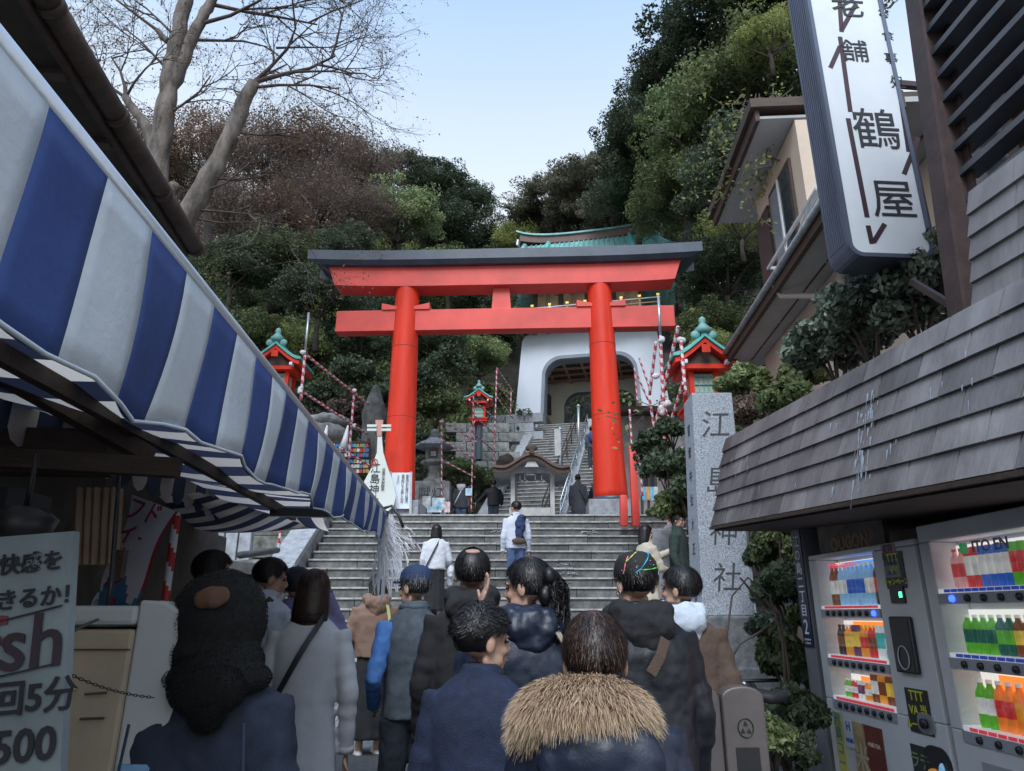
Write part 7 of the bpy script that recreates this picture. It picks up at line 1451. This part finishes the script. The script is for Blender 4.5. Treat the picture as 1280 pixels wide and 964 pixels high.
# ---- 2 fur trimmed hood, right foreground
P = person(742, 770, 1.88, -4, "person with brown hair and big raccoon fur hood trim, centre foreground", top=c_navyd, puff=1.25, hair="short", hm=H_BRN, near=1, strands=4500, wide=1.05)
ch = P['chin']; ring = []; n = 26
for i in range(n): t = math.pi * (1.14 + 1.72 * 1 * i / (n - 1) - .5 * 0) ; ring.append(V((-.035 + .122 * math.cos(R(-205 + 230 * i / (n - 1))), -.035 + .115 * math.sin(R(-205 + 230 * i / (n - 1))), ch + .028 + .0 * i - .105 * abs(-1 + 2 * i / (n - 1)) ** 2)))
b = P['nb'](); b.tube(ring, [.040] * n, 12); b.build("fur_base", M("fur base", (.10, .065, .045), .95, .4, 30, .4), P['ro'], remesh=.010, smooth=2)
b = P['nb'](); b.ell((0, -.13, ch - .10), (.15, .06, .11), 18, 12); b.ell((0, -.06, ch - .02), (.13, .09, .07), 18, 12); b.build("hood", c_navyd, P['ro'], remesh=.011, smooth=3, disp=[(.07, .03)])
rp3 = np.array([list(v) for v in ring]); N_ = 30000; u_ = rng.uniform(0, n - 1.001, N_); i0 = u_.astype(int); fr2 = (u_ - i0)[:, None]; cen = rp3[i0] * (1 - fr2) + rp3[i0 + 1] * fr2; tg = unit(rp3[i0 + 1] - rp3[i0]); rd_ = unit(np.cross(tg, rng.normal(size=(N_, 3)))); pts = cen + rd_ * .036; ou = unit(cen * np.array([1, 1, 0]) - np.array([0, -.03, 0])); nr = unit(rd_ * .8 + ou * .55 + np.array([0, 0, .12]))
Mx = np.array(P['T']); furstrands("fur_trim", pts @ Mx[:3, :3].T + Mx[:3, 3], nr @ Mx[:3, :3].T, .042, FUR, P['ro'], w_=.0010, droop=.45, jitter=.5)
# ---- 3 curly haired child
P = person(603, 760, 2.5, -10, "child with curly black hair in navy fleece, face turned right", top=c_navy, hair="curly", hy=-52, near=1, strands=3200, puff=1.08, skin=m_skin, folds=.6)
b = P['nb'](); b.tube([(.062 * math.cos(t * .3927), .005 + .062 * math.sin(t * .3927), P['chin'] + .0) for t in range(17)], .018, 8, cap=False); b.build("collar", c_black, P['ro'])
# ---- 4 balding man
P = person(591, 687, 3.55, 3, "man with balding black hair in black hooded jacket, seen from behind", top=c_black, hair="short", hy=0, near=1, hooddown=c_black, bald=True, strands=2600, puff=1.08, hp=8)
# ---- 5 woman with hair clip, hand raised
P = person(660, 700, 3.0, 12, "woman in navy puffer with clipped up wavy black hair, face turned left", top=c_navyd, hair="short", hy=52, near=1, puff=1.25, hooddown=c_navyd, strands=2600, arms={"L": ((-.26, .10, .66), (-.185, .16, .885), (.35, .05, .9))})
b = P['hb'](); 
for i in range(9): b.ell((random.uniform(-.05, .05), -.115 + random.uniform(-.02, .01), .10 + random.uniform(-.07, .06)), (.038, .034, .045), 10, 8)
b.build("hair_bun", H_BLK, P['ro'], remesh=.008, smooth=2); q_ = np.array(P['T'] @ P['HMt'])
n2 = 900; P2 = np.zeros((n2, 7, 3)); a = rng.uniform(-1, 1, n2); st_ = rng.uniform(.02, .16, n2)
for k in range(7): u_ = k / 6; P2[:, k] = np.stack([a * .06 * (1 - .2 * u_) + .02 * np.sin(u_ * 8 + a * 6), -.12 - .04 * np.sin(u_ * 3) + rng.normal(size=n2) * .004, st_ - u_ * rng.uniform(.10, .24, n2)], 1)
q, t = ribbons(P2, .003, .001, rng.random(n2) ** 2); q = q @ q_[:3, :3].T + q_[:3, 3]; o = obj("loose_locks", npmesh("loose_locks", q, 4, H_BLK, t), P['ro']); o["kind"] = "stuff"
b = P['hb'](); b.tube([(-.02, -.155, .12), (.02, -.160, .09), (.03, -.158, .04)], .008, 6); b.build("hair_clip", m_blackp, P['ro'])
strap(P, [(.07, -.12, P['chin'] - .04), (.10, -.155, P['chin'] - .10), (.15, -.165, P['chin'] - .17), (.19, -.15, P['chin'] - .24), (.215, -.10, P['chin'] - .30)], c_tan, .022)
# ---- 6 man in splattered cap
P = person(793, 695, 2.95, 8, "man in black cap with neon paint splashes and black hooded jacket", top=c_blackn, hair="short", near=1, puff=1.28, hooddown=c_black, hy=14, cap=(M("black cap cloth", (.012, .012, .013), .8, .2, 20, .3, 120), False), strands=1800)
m_pk, m_cy, m_gn, m_yl = [M("neon " + n_, c, .5, .1, 5, 0) for n_, c in (("pink", (.75, .18, .22)), ("cyan", (.03, .38, .60)), ("green", (.10, .60, .08)), ("yellow", (.60, .62, .12)))]
capz = [(.99, .142), (1.0, .165), (.93, .205), (.72, .235), (.40, .250)]
def cappt(az, t): # t 0..4 along the cap profile
    i = min(3, int(t)); f = t - i; r_ = capz[i][0] * (1 - f) + capz[i + 1][0] * f; z_ = capz[i][1] * (1 - f) + capz[i + 1][1] * f; return V((.0935 * r_ * math.sin(R(az)), -.010 - .1145 * r_ * math.cos(R(az)), z_ + .002))
for mt, a0, t0, a1, t1 in ((m_pk, -70, .2, -58, 2.6), (m_cy, -40, .3, 30, 3.6), (m_gn, -20, .9, 55, 1.4), (m_yl, 75, .2, 40, 2.8), (m_yl, -62, 1.8, -30, 3.4), (m_cy, 20, 3.5, 45, 3.1)):
    b = P['hb'](); b.tube([cappt(a0 + (a1 - a0) * i / 9, t0 + (t1 - t0) * i / 9) for i in range(10)], [.0025 + .0012 * math.sin(i * 1.7) for i in range(10)], 5); b.build("paint_streak", mt, P['ro'])
for i in range(26): b = P['hb'](); p = cappt(random.uniform(-90, 90), random.uniform(0, 3.8)); b.ell(p, (.002, .002, .002), 5, 4); b.build("paint_dot", random.choice([m_white, m_yl, m_cy]), P['ro'])
b = P['hb'](); p = cappt(48, .5); b.box(p, (.026, .006, .014), rz=R(48)); b.build("cap_badge", m_white, P['ro']); b = P['hb'](); b.box(cappt(48, .55) + V((.002, -.003, 0)), (.010, .004, .010), rz=R(48)); b.build("cap_badge_mark", m_blue, P['ro'])
b = P['hb'](); b.tube([V((-.088, -.01 , .075)) + V((0, .012 * math.cos(t * .7854), .012 * math.sin(t * .7854))) for t in range(9)], .0022, 5, cap=False); b.build("earring", m_steel, P['ro'])
strap(P, [(.05, -.165, P['chin'] - .10), (.02, -.185, P['chin'] - .16), (-.02, -.185, P['chin'] - .22)], c_dbrown, .04)
# ---- 7 man with white hood, face left
P = person(846, 709, 3.7, -8, "man with black bowl haircut, pale hood and brown jacket, face turned left", top=c_dbrown, hair="short", hy=62, hp=6, near=1, hooddown=c_hood, strands=3000, puff=1.1)
# ---- 8 old man in blue cap
P = person(520, 710, 4.15, 24, "older man in navy baseball cap and grey denim vest with light blue sleeves", top=c_vest, topname="vest", sleeves=c_lblue, hair="short", hm=H_GRY, hy=32, near=1, cap=(M("navy cap cloth", (.015, .03, .085), .8, .15, 20, .3, 120), True), strands=1200, legs=c_djean, arms={"R": ((.24, -.10, .64), (.12, -.13, .52), (-1, -.1, -.2)), "L": ((-.24, -.08, .63), (-.18, .12, .53), (.5, .8, 0))})
b = P['nb'](); b.tube([(.07 * math.cos(t * .3927), .0 + .065 * math.sin(t * .3927), P['chin'] - .0) for t in range(17)], .020, 8, cap=False); b.build("vest_collar", c_vest, P['ro'])
# ---- 9 woman in long pale grey coat
P = person(394, 714, 3.8, 2, "woman with dark bob in long pale grey coat and black shoulder strap", top=c_grey, topname="long_coat", hem=.16, coatw=1.25, hair="long", hm=H_BRN, hairlen=.07, near=1, strands=4200, hooddown=None, folds=.35, collar=False, legs=c_black, arms={"R": ((.235, -.03, .63), (.235, .02, .44))})
sash(P, 1, c_lea, .028, .160)
# ---- 10 lilac sleeved person behind her, shading eyes
P = person(372, 712, 4.7, -6, "person in lilac knit and dark beret raising a hand to the brow", top=c_purple, hair="short", near=1, cap=(M("dark beret", (.02, .025, .045), .8), False), strands=900, arms={"R": ((.34, .06, .73), (.17, .10, .92), (-.2, .1, 1))}, legs=c_black, hy=-10)
# ---- 11 woman in brown jacket, long black skirt, rucksack
P = person(472, 719, 7.05, 22, "woman in short brown hooded jacket and long black skirt with green rucksack", top=c_brown, skirt=True, legs=c_black, hair="long", hairlen=.09, near=2, hooddown=c_brown, hy=25, puff=1.12, hem=.53, strands=1500, shoes=m_sole, arms={"L": ((-.25, .02, .64), (-.15, .16, .60), (.6, .6, 0))})
b = P['nb'](); b.ell((.13, -.17, .60 * P['H']), (.10, .07, .14), 14, 10); b.ell((.13, -.18, .56 * P['H']), (.105, .075, .08), 14, 10); b.build("rucksack", cloth("grey green bag", (.16, .20, .14)), P['ro'], remesh=.012, smooth=2, disp=[(.08, .02)]); strap(P, [(.08, -.13, .84 * P['H']), (.10, -.16, .76 * P['H']), (.12, -.19, .67 * P['H'])], M("lime strap", (.40, .45, .18), .7), .03)
# ---- 12 man in white fleece
P = person(337, 699, 4.45, -16, "man in pale blue white fleece with black crossbody strap, face turned right", top=c_white, hair="short", hy=-48, near=1, strands=2600, puff=1.15, hp=-6)
sash(P, 1, c_lea, .04, .135, 1.15)
b = P['nb'](); b.tube([(.066 * math.cos(t * .3927), .062 * math.sin(t * .3927), P['chin'] + .005) for t in range(17)], .020, 8, cap=False); b.build("fleece_collar", c_white, P['ro']); b = P['nb'](); b.ell((-.13, -.16, .60 * P['H']), (.09, .05, .09)); b.build("body_bag", c_blackn, P['ro'])
# ---- 13 man with glasses
P = person(268, 690, 4.05, -10, "man with short black hair and thin glasses in black top, face turned right", top=c_black, hair="short", hy=-50, near=1, strands=2600, puff=1.15, skin=m_skin2)
for sg in (-1, 1): b = P['hb'](); b.tube([(sg * .033 + .022 * math.cos(t * .5236), .104, .108 + .019 * math.sin(t * .5236)) for t in range(13)], .0018, 5, cap=False); b.build("glasses_rim", m_steel, P['ro']); b = P['hb'](); b.tube([(sg * .055, .102, .11), (sg * .083, .0, .112)], .0018, 5); b.build("glasses_arm", m_steel, P['ro'])
b = P['hb'](); b.tube([(-.011, .106, .11), (.011, .106, .11)], .0018, 5); b.build("glasses_bridge", m_steel, P['ro'])
# ---- 14 woman looking at phone, mask under chin
P = person(243, 700, 6.4, 78, "woman with lowered mask looking at a paper behind the red white pole", top=c_djean, hair="short", hy=10, near=2, strands=900, arms={"L": ((-.20, .10, .64), (-.05, .32, .72), (.3, .7, .5)), "R": ((.20, .10, .64), (.06, .34, .70), (-.3, .7, .5))}, skin=m_skin2)
b = P['hb'](); b.ell((0, .085, .015), (.035, .022, .022)); b.build("face_mask", m_white, P['ro']); b = P['nb'](); b.box((0, .42, .76 * P['H']), (.14, .01, .20)); b.build("paper", M("pale blue leaflet", (.40, .52, .62), .6, .1, 4, 0), P['ro'])
# ---- 15 dark figure behind the curtain
P = person(113, 690, 3.6, 15, "dark jacketed person with striped scarf half behind the brown curtain", top=c_blackn, hair="short", near=1, puff=1.25, hooddown=cloth("striped scarf", (.30, .32, .36), var=.8, sc_=30), strands=600)
# ---- 16 and 17: on the stairs
P = person(546, 656, 11.62, 6, "woman in white knit top and black skirt climbing the stairs with coat on arm", floor=.3 + .175 * 6, top=c_sweat, hair="long", near=2, strands=1000, legs=c_black, skirt=True, hem=.52, puff=1.12, arms={"R": ((.25, .0, .62), (.20, .18, .56), (0, .8, -.2))}, hairlen=.02)
sash(P, 1, c_lea, .03, .14); b = P['nb'](); b.ell((.25, .08, .50 * P['H']), (.07, .12, .14)); b.ell((.24, .12, .42 * P['H']), (.06, .09, .12)); b.build("carried_coat", c_sweat, P['ro'], remesh=.015, smooth=2, disp=[(.07, .04)])
P = person(645, 627, 12.25, 10, "man in white shirt and jeans on the stairs with navy jacket slung over shoulder", floor=.3 + .175 * 8, top=cloth("white shirt", (.52, .55, .64), var=.06), hair="short", near=2, hy=30, strands=1000, legs=c_jean, puff=1.05)
sash(P, -1, c_lea, .03, .125); b = P['nb'](); b.ell((.05, -.135, .74 * P['H']), (.10, .06, .16)); b.ell((.03, -.14, .66 * P['H']), (.07, .05, .14)); b.ell((.08, -.10, .82 * P['H']), (.08, .09, .05)); b.build("slung_jacket", cloth("navy jacket", (.02, .035, .10)), P['ro'], remesh=.015, smooth=2, disp=[(.07, .05)]); b = P['nb'](); b.ell((.02, -.16, .57 * P['H']), (.13, .05, .06)); b.build("waist_bag", c_dbrown, P['ro'], remesh=.015, smooth=2)
# ---- 18 and 19: couple by the pillar
P = person(806, 657, 11.1, -72, "woman in cream coat by the granite pillar reaching out to a man", floor=.3 + .175 * 4, top=c_cream, hair="long", hairlen=.14, near=2, hy=0, strands=1500, hem=.35, arms={"L": ((-.12, .26, .74), (-.06, .50, .80), (.1, 1, .1)), "R": ((.2, .12, .62), (.1, .3, .60), (-.2, 1, 0))}, legs=c_black, skin=m_skin2, puff=1.12)
P = person(846, 642, 11.35, -118, "man in dark green jacket and black polo neck beside the granite pillar", floor=.3 + .175 * 5, top=c_green, hair="short", near=2, hy=-8, strands=1200, legs=c_black, puff=1.15, hem=.42)
b = P['nb'](); b.ell((0, .12, .72 * P['H']), (.07, .03, .16)); b.tube([(0, .0, .80 * P['H']), (0, .01, P['chin'] + .02)], .062, 12); b.build("polo_neck", c_black, P['ro'], remesh=.015, smooth=2)
# ---- platform people
P = person(551, 600, 19.4, 8, "man in olive brown coat on the platform with hands behind back", floor=PZT, top=c_olive, near=3, hem=.42, arms={"L": ((-.26, -.1, .63), (-.05, -.17, .54)), "R": ((.26, -.1, .63), (.05, -.17, .54))}, puff=1.1)
P = person(577, 598, 19.0, -5, "person in dark coat with white hood and jeans on the platform", floor=PZT, top=c_charc, near=3, legs=c_jean, hem=.46, hooddown=c_sweat, puff=1.1, hair="short"); sash(P, 1, m_white, .025, .135)
P = person(617, 600, 18.6, 4, "person in black leaning with one arm out on the stair side slab", floor=PZT, top=c_black, near=3, hem=.50, arms={"L": ((-.34, .05, .68), (-.55, .05, .56)), "R": ((.28, .0, .66), (.26, .1, .52))}, puff=1.15)
P = person(722, 593, 18.9, 2, "person in long charcoal coat with strap before the upper stairs", floor=PZT, top=c_charc, near=3, hem=.20, coatw=1.15, puff=1.08, hm=H_BRN); sash(P, -1, c_lea, .035, .13)
P = person(741, 601, 19.6, -70, "bald headed person in navy half hidden by the right torii pillar", floor=PZT, top=c_navyd, near=3, hair=None, hem=.45)
P = person(739, 533, 25.6, 5, "person with blue rucksack halfway up the upper stairs", floor=PY(739, 533, 25.6).z - 1.68, top=c_charc, near=3); b = P['nb'](); b.ell((0, -.17, .72 * P['H']), (.15, .10, .20)); b.build("rucksack", cloth("bright blue bag", (.02, .05, .22)), P['ro'])
P = person(694, 762, 4.7, 0, "person in black hat mostly hidden between the navy puffer and fur hood", top=c_black, near=2, hair="short", cap=(c_black, False), strands=300)
